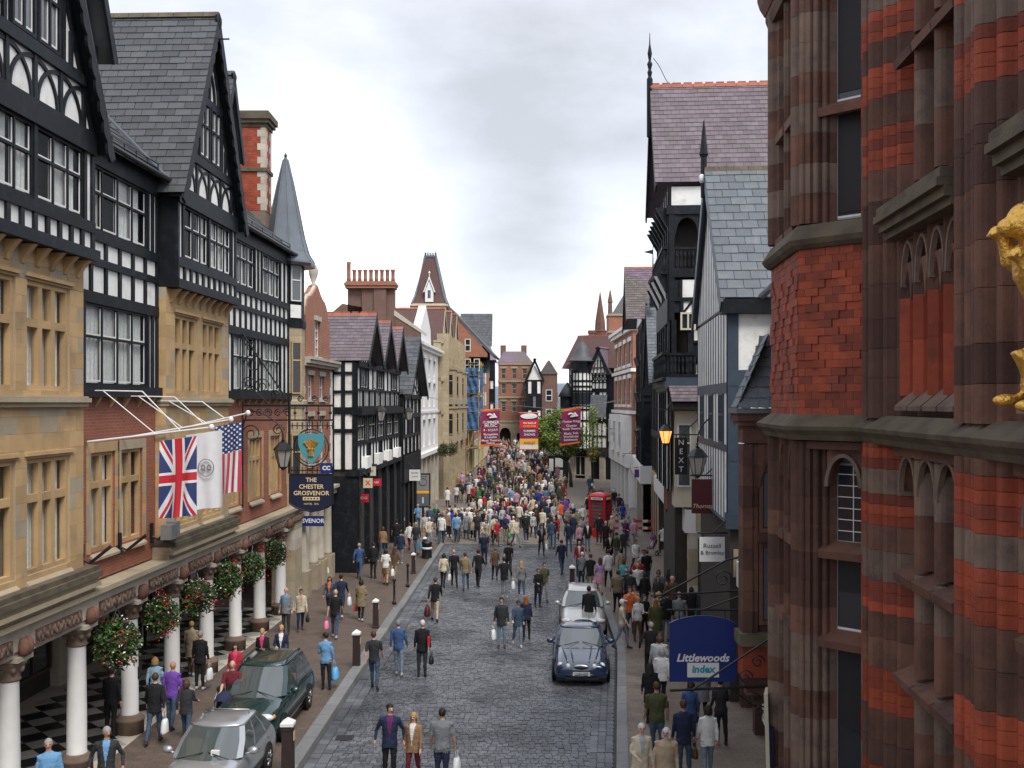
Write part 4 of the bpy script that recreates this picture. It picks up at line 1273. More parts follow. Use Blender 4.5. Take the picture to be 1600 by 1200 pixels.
# brick house with grey roofs, scaffolded front with blue sheeting
sh = thing('scaffolded_house', 'brick gabled house with grey slate roofs rising behind the scaffolding', 'house', (-5, 122, 0))
F = Fr(-11.0, 0, .047, 1, 1)
core(sh, F, 113, 150, 0, 14.0, -9, .6, M['brick'])
S = side_of(F, 117)
MB().prism([S.p(-9.6, 0, 14), S.p(-2.8, 0, 14), S.p(-2.8, 0, 14.4), S.p(-7.2, 0, 19.6), S.p(-9.6, 0, 17)], (0, 9, 0)).build('gable_wall', M['brick'], sh)
MB().hull([S.p(-7.2, .1, 19.5), S.p(-2.2, .1, 14.0), S.p(-2.2, -10, 14), S.p(-7.2, -10, 19.5), S.p(-7.2, .1, 19.8), S.p(-2.0, .1, 14.2), S.p(-2.0, -10, 14.2), S.p(-7.2, -10, 19.8)]).build('roof', M['slate'], sh)
slates(sh, (-6.6, 128, 15.8), (4.1, .2, 0), (.0, 3.6, 4.4), 14, 12, M['slate'], 'slate', 0)
slates(sh, (-6.5, 119, 12.2), (3.9, .2, 0), (0, 3.2, 3.3), 14, 10, M['slateblue'], 'slate', 0)
for x in (-4.9, -3.9):
    for z in (9.9, 12.2, 14.4):
        if x < -4 or z < 13:
            window(sh, side_of(F, 113), x - .3, x + .35, z, z + 1.4, .02, 1, 2, M['frame'], M['glass'], .08, .06)
piece('chimney', M['brickdark'], sh, Fr(0, 120, 1, 0, 1), -6.4, -5.2, -.9, 0, 13, 15.2)
for k in range(7):
    for z in (5.2, 8.4, 11.4):
        window(sh, F, 114 + 4.5 * k, 115.6 + 4.5 * k, z, z + 1.8, .62, 2, 2, M['frame'], M['glass'], .08, .1)
for k in range(9):
    window(sh, F, 113.4 + 4 * k, 116.6 + 4 * k, .4 + gz(113 + 4 * k), 3.6 + gz(113 + 4 * k), .62, 2, [.75], M['framecream'], M['glass'], .1, .1)
sc = thing('scaffolding', 'tube scaffolding with planks and blue sheeting on the house front above the street', 'scaffolding', (-4.5, 115, 0))
for k in range(4):
    for d in (.9, 2.0):
        p = F.p(113 + 2.2 * k, d, 0)
        MB().tube([p + Vector((0, 0, gz(115))), p + Vector((0, 0, 13.4))], .055, 6).build('standard', M['pole'], sc)
for z in (3.6, 5.6, 7.6, 9.6, 11.6, 13):
    for d in (.9, 2.0):
        MB().tube([F.p(112.6, d, z), F.p(120, d, z)], .045, 6).build('ledger', M['pole'], sc)
    for k in range(4):
        MB().tube([F.p(113 + 2.2 * k, .7, z + .08), F.p(113 + 2.2 * k, 2.2, z + .08)], .045, 6).build('transom', M['pole'], sc)
    for q in range(3):
        piece('plank', M['plankw'], sc, F, 112.7, 119.9, 1.0 + q * .32, 1.29 + q * .32, z + .13, z + .18)
for z0, z1 in ((3.6, 7.6), (7.6, 11.6)):
    MB().tube([F.p(113, 2.06, z0), F.p(119.6, 2.06, z1)], .045, 6).build('brace', M['pole'], sc)
    MB().tube([F.p(112.95, .9, z0), F.p(112.95, 2.1, z1)], .045, 6).build('brace', M['pole'], sc)
S = side_of(F, 112.9)
for z0, z1, x0, x1 in ((5.7, 9.4, -5.1, -3.7), (9.8, 12.6, -5.1, -3.7)):
    mb, nx, nz = MB(), 10, 8
    mb.loft([[S.p(x0 + (x1 - x0) * i / nx, .08 + .08 * sin(i * 1.3 + j) + .05 * sin(j * 2.1), z0 + (z1 - z0) * j / nz) for i in range(nx + 1)] for j in range(nz + 1)], False, False)
    mb.build('blue_sheet', M['sheetblue'], sc)
    mb = MB()
    mb.loft([[F.p(113 + 5 * i / nx, 2.12 + .1 * sin(i * 1.7 + j), z0 + (z1 - z0) * j / nz) for i in range(nx + 1)] for j in range(nz + 1)], False, False)
    mb.build('blue_sheet', M['sheetblue'], sc)

# far end of the street
en = thing('red_corner_building', 'red brick building with stone bands and dark archway closing the far street end', 'building', (.4, 165, 1.5))
Fe = Fr(0, 165, 1, 0, 1)
ops = [(-1.7 + 1.7 * k, -1.0 + 1.7 * k, z, z + 1.7) for k in range(3) for z in (7.3, 10.2, 12.6)]
wall_open('wall', M['brick'], en, Fe, -2.2, 3.2, 5.8, 15.0, -.5, 0, ops)
for o in ops:
    window(en, Fe, *o, -.25, 1, 2, M['ochre2'], M['glass'], .1, .1, M['black'])
    piece('window_surround', M['ochre2'], en, Fe, o[0] - .2, o[1] + .2, -.2, .05, o[3], o[3] + .3)
for z in (5.6, 9.5, 12.1, 14.9):
    piece('stone_band', M['ochre2'], en, Fe, -2.3, 3.3, -.4, .16, z, z + .3)
wall_open('ground_floor_wall', M['ashlar'], en, Fe, -3.2, 4.6, 1.4, 5.6, -.5, .04, [(-2.0, -.2, 1.4, 4.9), (.8, 1.9, 1.4, 3.9), (2.6, 4.0, 1.4, 4.2)])
arch_head('arch', M['ashlar'], en, Fe, -2.0, -.2, 3.9, 4.9, -.4, .02)
core(en, Fe, -2.1, 3.1, 1.4, 14.9, -10, -.9, M['black'])
MB().hull([(-2.4, 164.8, 15.2), (3.4, 164.8, 15.2), (3.4, 174, 15.2), (-2.4, 174, 15.2), (-1.4, 168, 17.2), (2.0, 168, 17.2), (2.0, 171, 17.2), (-1.4, 171, 17.2)]).build('roof', M['slatebrown'], en)
for x in (-1.9, 1.5):
    piece('chimney', M['brickdark'], en, Fe, x, x + .9, -4, -3, 15, 18.2)
e2 = thing('far_gabled_house', 'dark brick house with grey gables at the far street end left of the blue gap', 'house', (5, 158, 1.5))
Fe2 = Fr(0, 158, 1, 0, 1)
wall_open('wall', M['brickdark'], e2, Fe2, 4.4, 7.0, 1.4, 13.2, -8, 0, [])
grid(e2, Fe2, 2.3, 4.6, [(5.8, 7.6, 'pkp'), (8, 9.8, 'kwk'), (10.2, 12, 'pkp')], .3, post=.2)
core(e2, Fe2, 2.3, 4.5, 1.4, 12.4, -8, .2, M['timber'])
gable_roof(e2, Fe2, 3.5, 1.5, 12.2, 15.6, .7, -7, M['slate'])
gable_wall('gable_wall', M['white'], e2, Fe2, 3.5, 1.2, 12.3, 14.6, .3)
MB().hull([(4.3, 157.8, 13.2), (7.1, 157.8, 13.2), (7.1, 167, 13.2), (4.3, 167, 13.2), (5.6, 158, 15.3), (5.8, 158, 15.3), (5.8, 166, 15.3), (5.6, 166, 15.3)]).build('roof', M['slatebrown'], e2)
for z in (6, 9):
    window(e2, Fe2, 5.2, 6.2, z, z + 1.8, .02, 1, 2, M['frame'], M['glass'], .1, .08)
window(e2, Fe2, 2.6, 6.6, 1.9, 4.4, .35, 4, 1, M['framecream'], M['glass'], .12, .1)
e3 = thing('black_gable_house', 'tall dark timbered house front between the scaffolding and the red end building', 'house', (-4, 150, 1.5), 'timber framed houses along the street')
Fe3 = Fr(0, 150, 1, 0, 1)
core(e3, Fe3, -6, -2.6, 1, 15, -9, 0, M['timber'])
grid(e3, Fe3, -4.4, -2.6, [(5, 6.6, 'kpk'), (7, 8.6, 'pkp'), (9, 10.4, 'kwk'), (10.8, 12, 'ppp'), (12.4, 14, 'kpk')], .03, post=.14)
MB().hull([(-6.2, 149.5, 15), (-2.3, 149.5, 15), (-2.3, 160, 15), (-6.2, 160, 15), (-5, 152, 17.6), (-3.4, 152, 17.6), (-3.4, 158, 17.6), (-5, 158, 17.6)]).build('roof', M['slatebrown'], e3)
e4 = thing('distant_house', 'small pale distant house in the gap at the far end of the street', 'house', (9, 210, 2))
core(e4, Fr(0, 210, 1, 0, 1), 8.2, 10.6, 0, 7.5, -8, 0, M['ashlargrey'])
MB().hull([(8, 209.7, 7.5), (10.8, 209.7, 7.5), (10.8, 219, 7.5), (8, 219, 7.5), (8.2, 213, 9.6), (10.6, 213, 9.6), (10.6, 215, 9.6), (8.2, 215, 9.6)]).build('roof', M['slateblue'], e4)
piece('chimney', M['brickdark'], e4, Fr(0, 212, 1, 0, 1), 8.8, 9.5, -.6, 0, 9, 11)
# ================================================================ THE NORTH SIDE
# timbered corner building with turrets, far up the street
cb = thing('timber_corner_building', 'black and white timbered corner building with bell roofed turret far up the street', 'building', (9, 112, 0), 'timber framed houses along the street')
Fm = Fr(-.9, 116.9, 1, -.55, 1)
rows = [(3.9, 5.0, 'pppppppp'), (5.2, 6.6, 'oooooooo'), (7.0, 8.3, 'pppspppspppp'), (8.6, 9.9, 'pwppwppwpp'), (10.3, 10.9, 'pppppppppp'), (11.0, 11.7, 'xxxxxxxxxx'), (11.8, 12.5, 'ppvpqqpvpp')]
core(cb, Fm, 7.2, 12.5, .3, 12.6, -10, -.1, M['timber'])
grid(cb, Fm, 7.2, 11.2, rows, 0, post=.09, bars=0, curtain=False)
MB().hull([Fm.p(6.6, .5, 12.5), Fm.p(12.6, .5, 12.5), Fm.p(12.6, -10, 12.5), Fm.p(6.6, -10, 12.5), Fm.p(6.6, -3.6, 16.2), Fm.p(12.6, -3.6, 16.2), Fm.p(12.6, -4.2, 16.2), Fm.p(6.6, -4.2, 16.2)]).build('roof', M['tilebrown'], cb)
for k in range(12):
    piece('ridge_tile', M['redtile'], cb, Fm, 6.6 + .5 * k, 7.08 + .5 * k, -4.2, -3.6, 16.15, 16.4)
tp = Fm.p(8.7, .3, 0)
MB().lathe([(1.1, 3.6), (1.1, 12.3)], 8, tp, 1, pi / 8).build('turret', M['white'], cb)
for j in range(8):
    q = [(tp.x + 1.13 * cos(pi / 8 + (j + f) * pi / 4), tp.y + 1.13 * sin(pi / 8 + (j + f) * pi / 4)) for f in (0, .5)]
    for x_, y_ in q:
        MB().tube([(x_, y_, 3.6), (x_, y_, 12.3)], .06, 4).build('timber_post', M['timber'], cb)
for z in (3.6, 5.1, 6.7, 7.9, 8.3, 9.9, 10.4, 11.0, 12.0):
    MB().lathe([(1.17, z), (1.17, z + .22)], 8, tp, 1, pi / 8).build('timber_rail', M['timber'], cb)
for z in (8.55, 12.2):
    MB().lathe([(1.12, z), (1.12, z + 1.3)], 8, tp, 1, pi / 8).build('turret_window', M['glass'], cb)
MB().lathe([(1.7, 13.25), (1.3, 13.45), (1.0, 13.8), (.82, 14.3), (.64, 14.8), (.36, 15.2), (.08, 15.45), (.02, 15.9)], 16, tp).build('bell_roof', M['slate'], cb, True)
tq = Fm.p(7.1, .2, 0)
MB().lathe([(.75, 5.2), (.8, 9.4)], 8, tq).build('oriel', M['timber'], cb)
MB().lathe([(1.05, 9.4), (.5, 10.4), (.05, 11.0)], 12, tq).build('oriel_roof', M['slate'], cb, True)
gable_wall('gable_wall', M['white'], cb, Fm, 10.5, .95, 12.0, 14.4, .35)
for q in range(4):
    bar('timber_brace', M['timber'], cb, Fm, 10.5 + (q - 1.5) * .4, 12.0, 10.5 + (q - 1.5) * .25, 13.6 - abs(q - 1.5) * .4, .1, .35, .4)
gable_roof(cb, Fm, 10.5, 1.25, 11.9, 14.8, .7, -3, M['slatebrown'])
slates(cb, Fm.p(9.7, 1.0, 7.2), Fm.t * 1.7, Fm.n * -.5 + Vector((0, 0, 2.4)), 8, 9, M['slateblue'], 'slate', 0)
for x in (7.4, 9.0, 10.5):
    piece('shop_pier', M['ashlargrey'], cb, Fm, x, x + .5, -.3, .3, .3, 3.6)
piece('shop_fascia', M['timberbrown'], cb, Fm, 7.2, 11.2, -.1, .35, 2.9, 3.8)
piece('shop_sign', M['signred'], cb, Fm, 9.3, 10.1, .36, .42, 3.0, 3.5)
text('Virgin', cb, Fm.p(9.7, .43, 3.25), Fm.t, (0, 0, 1), .3, M['signwhite'])
window(cb, Fm, 7.9, 9.0, .8, 2.9, .05, 2, 1, M['framecream'], M['glass'], .08, .1)
# brick tower and church spire rising behind
bt = thing('brick_tower', 'square red brick tower with pinnacles rising behind the corner building', 'tower', (15, 150, 0))
Ft = Fr(0, 150, 1, 0, 1)
core(bt, Ft, 14.2, 18.5, 0, 21.6, -4, 0, M['brick'], 'tower_wall')
for z in (19.0, 21.5):
    piece('string_course', M['ochre2'], bt, Ft, 14.1, 18.6, -4, .2, z, z + .3)
for x in (14.4, 18.2):
    MB().lathe([(.35, 21.6), (.3, 23.4), (.4, 23.5), (.05, 25.4)], 8, (x, 150.2, 0)).build('pinnacle', M['brickdark'], bt)
MB().hull([(14.8, 150.4, 21.8), (18, 150.4, 21.8), (18, 153.6, 21.8), (14.8, 153.6, 21.8), (16.8, 151.8, 25.2), (17, 151.8, 25.2), (17, 152.2, 25.2), (16.8, 152.2, 25.2)]).build('roof', M['slate'], bt)
sp = thing('church_spire', 'slim dark sandstone church spire on the skyline above the corner building', 'spire', (15, 172, 0))
MB().lathe([(1.1, 10), (1.1, 20.6), (1.2, 20.8), (.9, 21), (.8, 22.5), (.02, 27.6)], 8, (14.8, 172, 0)).build('spire', M['brown'], sp)
MB().lathe([(1.0, 10), (1.0, 20.3), (1.15, 20.5), (1.15, 20.9)], 4, (13.6, 172, 0), 1, pi / 4).build('turret', M['brown'], sp)

# brick and white stone house
bw = thing('brick_white_house', 'tall narrow brick house with white stone bays and dressings beside the corner building', 'house', (10, 92, 0))
Fh = Fr(9.75, 0, .002, 1, -1)
wn = [(85.2 + 3.7 * k, 86.9 + 3.7 * k, z, z + h) for k in range(4) for z, h in ((8.6, 2.2), (12.0, 1.9))]
wall_open('wall', M['brick'], bw, Fh, 84, 100, 4.4, 15.0, -.6, 0, wn)
for o in wn:
    window(bw, Fh, *o, -.2, 2, 2, M['frame'], M['glass'], .1, .1, M['black'])
    piece('window_surround', M['painted'], bw, Fh, o[0] - .3, o[1] + .3, -.2, .1, o[3], o[3] + .35)
    piece('window_sill', M['painted'], bw, Fh, o[0] - .3, o[1] + .3, -.2, .14, o[2] - .25, o[2])
for z, e in ((15.0, .5), (14.7, .3), (11.3, .2), (7.8, .25)):
    piece('cornice', M['painted'], bw, Fh, 83.8, 100.2, -.4, e, z, z + .28)
S = side_of(Fh, 84)
core(bw, Fh, 84.02, 100, 0, 15, -8, -.62, M['brick'])
for k in range(3):
    MB().loft([[Fh.p(85 + 4.6 * k + x, d, z) for x, d in ((0, 0), (.4, .8), (2.2, .8), (2.6, 0))] for z in (4.4, 7.7)], True).build('bay', M['painted'], bw)
    window(bw, Fh, 85.5 + 4.6 * k, 87.1 + 4.6 * k, 5.1, 7.2, .8, 2, 2, M['frame'], M['glass'], .08, .08)
piece('shop_fascia', M['painted'], bw, Fh, 84, 100, -.4, .5, 3.4, 4.4)
for k in range(6):
    piece('shop_pier', M['painted'], bw, Fh, 84.1 + 3.1 * k, 84.6 + 3.1 * k, -.3, .3, 0.1, 3.4)
    window(bw, Fh, 84.7 + 3.1 * k, 87 + 3.1 * k, .7, 3.3, -.1, 2, 1, M['framecream'], M['glass'], .1, .1)

# timbered house with the purple tinged roof
pr_ = thing('purple_roofed_house', 'dark timbered house with arched white panels and a mottled purple brown roof', 'house', (9, 72, 0), 'timber framed houses along the street')
F = FR
gable_roof(pr_, F, 72.2, 4.3, 14.3, 18.3, 1.95, -6, M['slatebrown'], 30, 22, 0, ridge=M['redtile'], bw=.4)
S = side_of(F, 68.4)
xf = F.p(68.4, .9, 0).x
grid(pr_, S, xf, xf + 2.2, [(4.6, 5.6, 'kpp'), (5.7, 7.2, 'kpp'), (7.3, 8.8, 'koo'), (9.0, 9.2, 'kpp'), (9.9, 10.8, 'koo'), (10.95, 11.8, 'kpk'), (11.9, 12.9, 'kpk'), (13.0, 13.5, 'kqq'), (13.6, 14.25, 'koo')], 0, post=.16)
grid(pr_, F, 68.4, 76, [(4.6, 6.4, 'pwpwp'), (7, 8.8, 'kgggk'), (9.4, 11.6, 'pwwwp'), (12, 13.8, 'gpgpg')], .9, post=.16, bars=0)
core(pr_, F, 68.5, 76, 0, 14.3, -7, .8, M['timber'])
for z in (6.6, 9.2, 11.7):
    MB().hull([F.p(70, .9, z - .4), F.p(74.5, .9, z - .4), F.p(74.5, 1.0, z - .4), F.p(70, 1.0, z - .4), F.p(70, .9, z + .3), F.p(74.5, .9, z + .3), F.p(74.3, 1.2, z + .2), F.p(70.2, 1.2, z + .2)]).build('jetty_bay', M['timber'], pr_)
gable_wall('gable_wall', M['white'], pr_, F, 72.2, 3.9, 14.2, 17.9, .9)
for k in range(5):
    piece('shop_pier', M['ashlargrey'], pr_, F, 68.5 + 1.8 * k, 68.9 + 1.8 * k, .3, .9, .1, 4.4)
piece('shop_fascia', M['painted'], pr_, F, 68.4, 83.8, .2, 1.0, 3.3, 4.5)
core(pr_, F, 76.2, 83.8, 0, 11, -6, .6, M['painted'], 'side_wing')
for z in (5.2, 8.2):
    for k in range(2):
        window(pr_, F, 77 + 3 * k, 78.8 + 3 * k, z, z + 2, .62, 2, 2, M['frame'], M['glass'], .08, .1)

# house with the rough grey slate gable
sg_ = thing('slate_gabled_house', 'narrow house with a steep rough grey slate roof between the purple roof and the balconies', 'house', (9, 62, 0), 'houses on the north side')
gable_roof(sg_, F, 63.6, 3.6, 9.9, 15.0, .9, -6, M['slateblue'], 14, 26, 300, bw=.3)
core(sg_, F, 60.2, 67, 0, 10, -7, .3, M['room'])
grid(sg_, F, 60.2, 67.2, [(4.6, 6.6, 'pwpwp'), (7, 9.6, 'pwwp')], .3, post=.15, bars=0)
MB().lathe([(.22, 14.6), (.2, 15.9), (.3, 16.0), (.28, 16.2), (.06, 16.5), (.02, 18.4)], 10, F.p(62.6, .5, 0)).build('roof_vent', M['timber'], sg_)
MB().prism([F.p(62.55, .5, 18.1), F.p(62.55, 1.1, 17.95), F.p(62.55, .5, 17.8)], (0, .03, 0)).build('weather_vane', M['iron'], sg_)
S = side_of(F, 60.2)
ashlar('ashlar_stone', [M['ochre2'], M['ochre']], sg_, S, 8.95, 9.55, .1, 9.2, -.5, 0.02, [], .45, .6)
ashlar('ashlar_stone', [M['ochre2'], M['ochre']], sg_, F, 60.2, 67, .1, 4.4, -.2, .35, [(61 + 2.1 * k, 62.6 + 2.1 * k, .1, 3.5) for k in range(3)], .45, .9)

# balcony building with the great plum slate roof
bb = thing('balcony_house', 'tall dark timbered house with carved balconies under a big plum slate roof and spiky finial', 'house', (8, 44, 0), 'timber framed houses along the street')
gable_roof(bb, F, 44.1, 3.65, 17.45, 22.4, 1.75, -7, M['slatepink'], 26, 22, 300, ridge=M['redtile'], scallop=False, bw=.35)
FP = F.p(44.1, 1.75, 0)
MB().lathe([(.13, 20.2), (.13, 22.7), (.07, 22.8), (.11, 23.0), (.06, 23.1), (.12, 23.35), (.05, 23.5), (.1, 23.8), (.03, 24.2), (.01, 24.7)], 8, FP).build('finial', M['timber'], bb)
MB().tube([FP + Vector((.15 + .9 * t, 0, 22.6 + 1.0 * (1 - t) ** 2 + .15 * sin(6 * t))) for t in [i / 10 for i in range(11)]], .02, 4).build('finial_scroll', M['iron'], bb)
S = side_of(F, 40.6)
x0 = F.p(40.6, 1.2, 0).x
core(bb, F, 41.4, 47.6, 0, 17.5, -8, .9, M['room'])
core(bb, F, 40.62, 41.4, 0, 17.5, -8, -.55, M['room'])
X = lambda q: x0 + q


def balustrade(S, xa, xb, z0, z1, n, d):
    piece('handrail', M['timber'], bb, S, xa, xb, d - .07, d + .07, z1 - .1, z1)
    piece('bottom_rail', M['timber'], bb, S, xa, xb, d - .06, d + .06, z0, z0 + .1)
    for i in range(n):
        x = xa + (xb - xa) * (i + .5) / n
        MB().lathe([(.035, z0 + .1), (.06, z0 + .2), (.035, z0 + .45), (.065, z0 + .62), (.035, z1 - .1)], 8, S.p(x, d, 0)).build('baluster', M['timber'], bb)


# end wall facing the camera
grid(bb, S, X(0), X(1.6), [(16.55, 17.3, [('p', 1)])], 0, post=.1)
piece('timber_rail', M['timber'], bb, S, X(-.1), X(1.6), -.4, .07, 16.2, 16.55)
piece('timber_post', M['timber'], bb, S, X(0), X(.22), -.3, .05, 12, 16.2)
piece('timber_post', M['timber'], bb, S, X(1.2), X(1.42), -.3, .05, 12, 16.2)
arch_head('arched_head', M['timber'], bb, S, X(.22), X(1.2), 15.3, 16.2, -.15, .0)
piece('balcony_floor', M['timber'], bb, S, X(0), X(1.6), -.8, .06, 13.7, 13.95)
balustrade(S, X(.22), X(1.2), 13.95, 14.9, 6, -.03)
grid(bb, S, X(0), X(1.5), [(12.9, 13.6, [('k', .35), ('p', 1)]), (12.3, 12.75, 'kvv')][::-1], 0, post=.12)
window(bb, S, X(.45), X(1.05), 11.6, 12.3, .0, 2, 1, M['framecream'], M['glass'], .07, .12)
grid(bb, S, X(.9), X(2.0), [(5.3, 6.9, 'pp'), (7.0, 8.6, 'pg'), (9.6, 10.3, 'pp'), (10.4, 11.1, 'kp'), (11.2, 11.6, 'pp')], -.2, post=.11)
piece('timber_post', M['timber'], bb, S, X(.1), X(.3), -.25, .05, 9.4, 12.0)
piece('timber_post', M['timber'], bb, S, X(.75), X(.92), -.25, .05, 9.4, 12.0)
piece('balcony_floor', M['timberblue'], bb, S, X(-.1), X(1.5), -.8, .06, 9.3, 9.75)
balustrade(S, X(.0), X(1.4), 9.75, 10.7, 9, .02)
# street front: two jettied loggias, brackets
grid(bb, F, 40.6, 47.4, [(5.2, 7.2, 'pgpgp'), (7.4, 9.2, 'pwwwp'), (10.8, 11.9, 'kgkgk'), (12.9, 13.6, 'pppppppp'), (15.0, 16.2, 'kkkkkk'), (16.5, 17.3, 'pppppp')], 1.2, post=.15, bars=0, curtain=False)
for k in range(22):
    a = 40.7 + k * .31
    for z0, z1, dd in ((9.75, 10.75, 1.36), (14.0, 14.95, 1.36)):
        MB().lathe([(.035, z0), (.06, z0 + .2), (.035, z0 + .5), (.06, z0 + .7), (.035, z1)], 6, F.p(a, dd, 0)).build('baluster', M['timber'], bb)
for z in (9.75, 10.75, 13.95, 14.95):
    piece('handrail', M['timber'], bb, F, 40.6, 47.4, 1.26, 1.46, z - .12, z)
for k in range(7):
    a = 40.8 + k * 1.08
    MB().loft([[F.p(a + x, .9 + (.3 + .5 * q) * y, 12.9 + 1.0 * q) for x, y in ((-.1, 0), (.1, 0), (.1, 1), (-.1, 1))] for q in (0, .4, .7, 1)]).build('bracket', M['painted'] if k % 2 else M['timber'], bb)
    MB().loft([[F.p(a + x, .9 + (.3 + .5 * q) * y, 15.6 + .9 * q) for x, y in ((-.1, 0), (.1, 0), (.1, 1), (-.1, 1))] for q in (0, .5, 1)]).build('bracket', M['timber'], bb)
    MB().loft([[F.p(a + x, .6 + (.3 + .4 * q) * y, 8.9 + .5 * q) for x, y in ((-.1, 0), (.1, 0), (.1, 1), (-.1, 1))] for q in (0, .5, 1)]).build('bracket', M['timber'], bb)
# plum tiled canopy over the lower bay
slates(bb, S.p(X(.05), .9, 8.75), S.t * 2.6, Vector((0, 1.3, .95)), 11, 7, M['slatepink'], 'canopy_slate', 77)
piece('canopy_board', M['timberbrown'], bb, S, X(.1), X(2.6), .0, .8, 8.45, 8.7)
core(bb, S, X(.2), X(2.6), 4.6, 8.4, -1, .3, M['framecream'], 'bay_wall')
window(bb, S, X(.3), X(.85), 5.4, 7.9, .31, 1, [.7], M['frame'], M['glasspale'], .06, .07)
window(bb, S, X(1.05), X(1.9), 5.4, 7.9, .31, 2, [.7], M['frame'], M['glass'], .06, .07)
core(bb, F, 40.0, 56, 0, 3.4, -6, .1, M['room'], 'shop_core')
ashlar('ashlar_stone', [M['ochre2'], M['palestone'], M['ochre']], bb, side_of(F, 46.2), 7.1, 8.3, .1, 5.4, -.5, .03, [], .5, .9)
for k in range(5):
    ashlar('ashlar_stone', [M['ochre2'], M['palestone']], bb, F, 40.2 + 3.2 * k, 40.9 + 3.2 * k, .1, 4.4, .0, .45, [], .5, .7)
    window(bb, F, 41 + 3.2 * k, 43.3 + 3.2 * k, .6, 3.5, .12, 2, [.8], M['framecream'], M['glass'], .08, .1)
piece('shop_fascia', M['painted'], bb, F, 40.2, 60, .1, .6, 3.6, 4.5)
core(bb, F, 48, 60, 4.5, 12, -7, .1, M['brickdark'], 'rear_wing')
for k in range(3):
    window(bb, F, 49 + 3.5 * k, 51 + 3.5 * k, 5.4, 7.6, .12, 2, 2, M['frame'], M['glass'], .08, .1)
    window(bb, F, 49 + 3.5 * k, 51 + 3.5 * k, 8.6, 10.6, .12, 2, 2, M['frame'], M['glass'], .08, .1)

# white fronted timber house with the pale slate roof
wf = thing('white_timber_house', 'timbered house with slim blue black posts and pale grey slates next to the bank', 'house', (7, 33, 0), 'timber framed houses along the street')
gable_roof(wf, F, 33.3, 4.25, 11.7, 16.35, .62, -5.5, M['slateblue'], 13, 16, 300, ridge=M['moss'], bw=.4, bm=M['timberblue'])
MB().lathe([(.1, 15.4), (.1, 16.7), (.15, 16.8), (.12, 16.95), (.02, 17.9)], 8, F.p(33.3, .62, 0)).build('finial', M['timber'], wf)
MB().ell(F.p(33.25, .68, 16.0), (.12, .12, .16), 8, 6).build('finial_ball', M['painted'], wf)
S = side_of(F, 29.3)
xw = F.p(29.3, .38, 0).x
core(wf, F, 29.45, 37.3, 0, 11.7, -7, .3, M['room'])
grid(wf, S, xw, xw + 2.3, [(5.55, 7.05, 'p'), (7.4, 9.2, 'p'), (9.65, 11.25, 'p')], 0, post=.3, tm=M['timberblue'])
piece('timber_rail', M['timberblue'], wf, S, xw - .05, xw + 2.3, -.3, .08, 5.1, 5.55)
bar('timber_brace', M['timberblue'], wf, S, xw + .35, 9.3, xw + .75, 7.6, .22, 0, .06)
piece('wall_plate', M['timber'], wf, S, xw - .2, xw + 2.6, -.3, .3, 11.25, 11.66)
MB().tube([S.p(xw + 1.5, .2, 11.5), S.p(xw + 1.5, .2, 7)], .07, 8).build('downpipe', M['iron'], wf)
piece('rainwater_head', M['iron'], wf, S, xw + 1.3, xw + 1.7, .1, .4, 10.6, 11.1)
MB().tube([S.p(xw + .9, .25, 11.72), S.p(xw + 2.4, 1.6, 13.2)], .1, 8).build('lead_flashing', M['lead'], wf)
grid(wf, F, 29.3, 37.3, [(5.3, 7.3, 'pppppppppppp'), (7.5, 9.0, [('p', 1), ('w', 2, 4), ('p', 1), ('p', 1), ('w', 2, 4), ('p', 1), ('p', 1), ('w', 2, 4), ('p', 1)]), (9.3, 11.4, 'pppppppppppp')], .4, post=.12, tm=M['timberblue'], bars=0, depth=.004)
gable_wall('gable_wall', M['white'], wf, F, 33.3, 4.0, 11.5, 16.0, .42)
for q in range(-8, 9):
    h = 4.4 * (1 - abs(q) / 8.6)
    if h > .3:
        piece('timber_stud', M['timberblue'], wf, F, 33.3 + q * .47 - .07, 33.3 + q * .47 + .07, .42, .426, 11.5, 11.5 + h)
MB().hull([F.p(29.3, -.3, 4.9), F.p(37.3, -.3, 4.9), F.p(37.3, .45, 5.25), F.p(29.3, .45, 5.25), F.p(29.3, -.3, 5.3), F.p(37.3, -.3, 5.3), F.p(37.3, .5, 5.32), F.p(29.3, .5, 5.32)]).build('jetty_beam', M['timberblue'], wf)
for k in range(4):
    ashlar('ashlar_stone', [M['palestone']], wf, F, 29.5 + 2.6 * k, 30.1 + 2.6 * k, .1, 4.8, -.3, .1, [], .5, .7)
    window(wf, F, 30.2 + 2.6 * k, 32 + 2.6 * k, .6, 3.5, -.2, 2, [.8], M['frame'], M['glass'], .08, .1)
piece('shop_fascia', M['ochre2'], wf, F, 29.4, 40, -.2, .2, 3.7, 4.5)
# ================================================================ THE BANK (red and brown stone) on the near right
bank = thing('bank_building', 'tall banded building of brown sandstone and red terracotta with mullioned windows and canted bay', 'building', (5.4, 15, 0))
FB = Fr(4.2, 0, .077, 1, -1)
FCT = Fr(4.57, 16.33, .7071, -.7071, 1)
FBF = Fr(4.57 - .077 * 16.33, 0, .077, 1, -1)
PLAN = [FB.p(3.0, 0, 0), FB.p(15.5, 0, 0), Vector((4.57, 16.33, 0)), FBF.p(18.8, 0, 0), Vector((5.75, 19.75, 0))]


def sweep(name, m, parent, plan, prof):
    """moulding of profile (d, z) carried round the plan, mitred at the corners"""
    rings = []
    nrm = []
    for p, q in zip(plan, plan[1:]):
        t = (q - p).normalized()
        nrm.append(Vector((-t.y, t.x, 0)))
    for i, p in enumerate(plan):
        a, b = nrm[max(i - 1, 0)], nrm[min(i, len(nrm) - 1)]
        mn = (a + b).normalized()
        k = 1 / max(.3, mn.dot(a))
        rings.append([p + mn * (d * k) + Vector((0, 0, z)) for d, z in prof])
    return MB().loft(rings).build(name, m, parent)


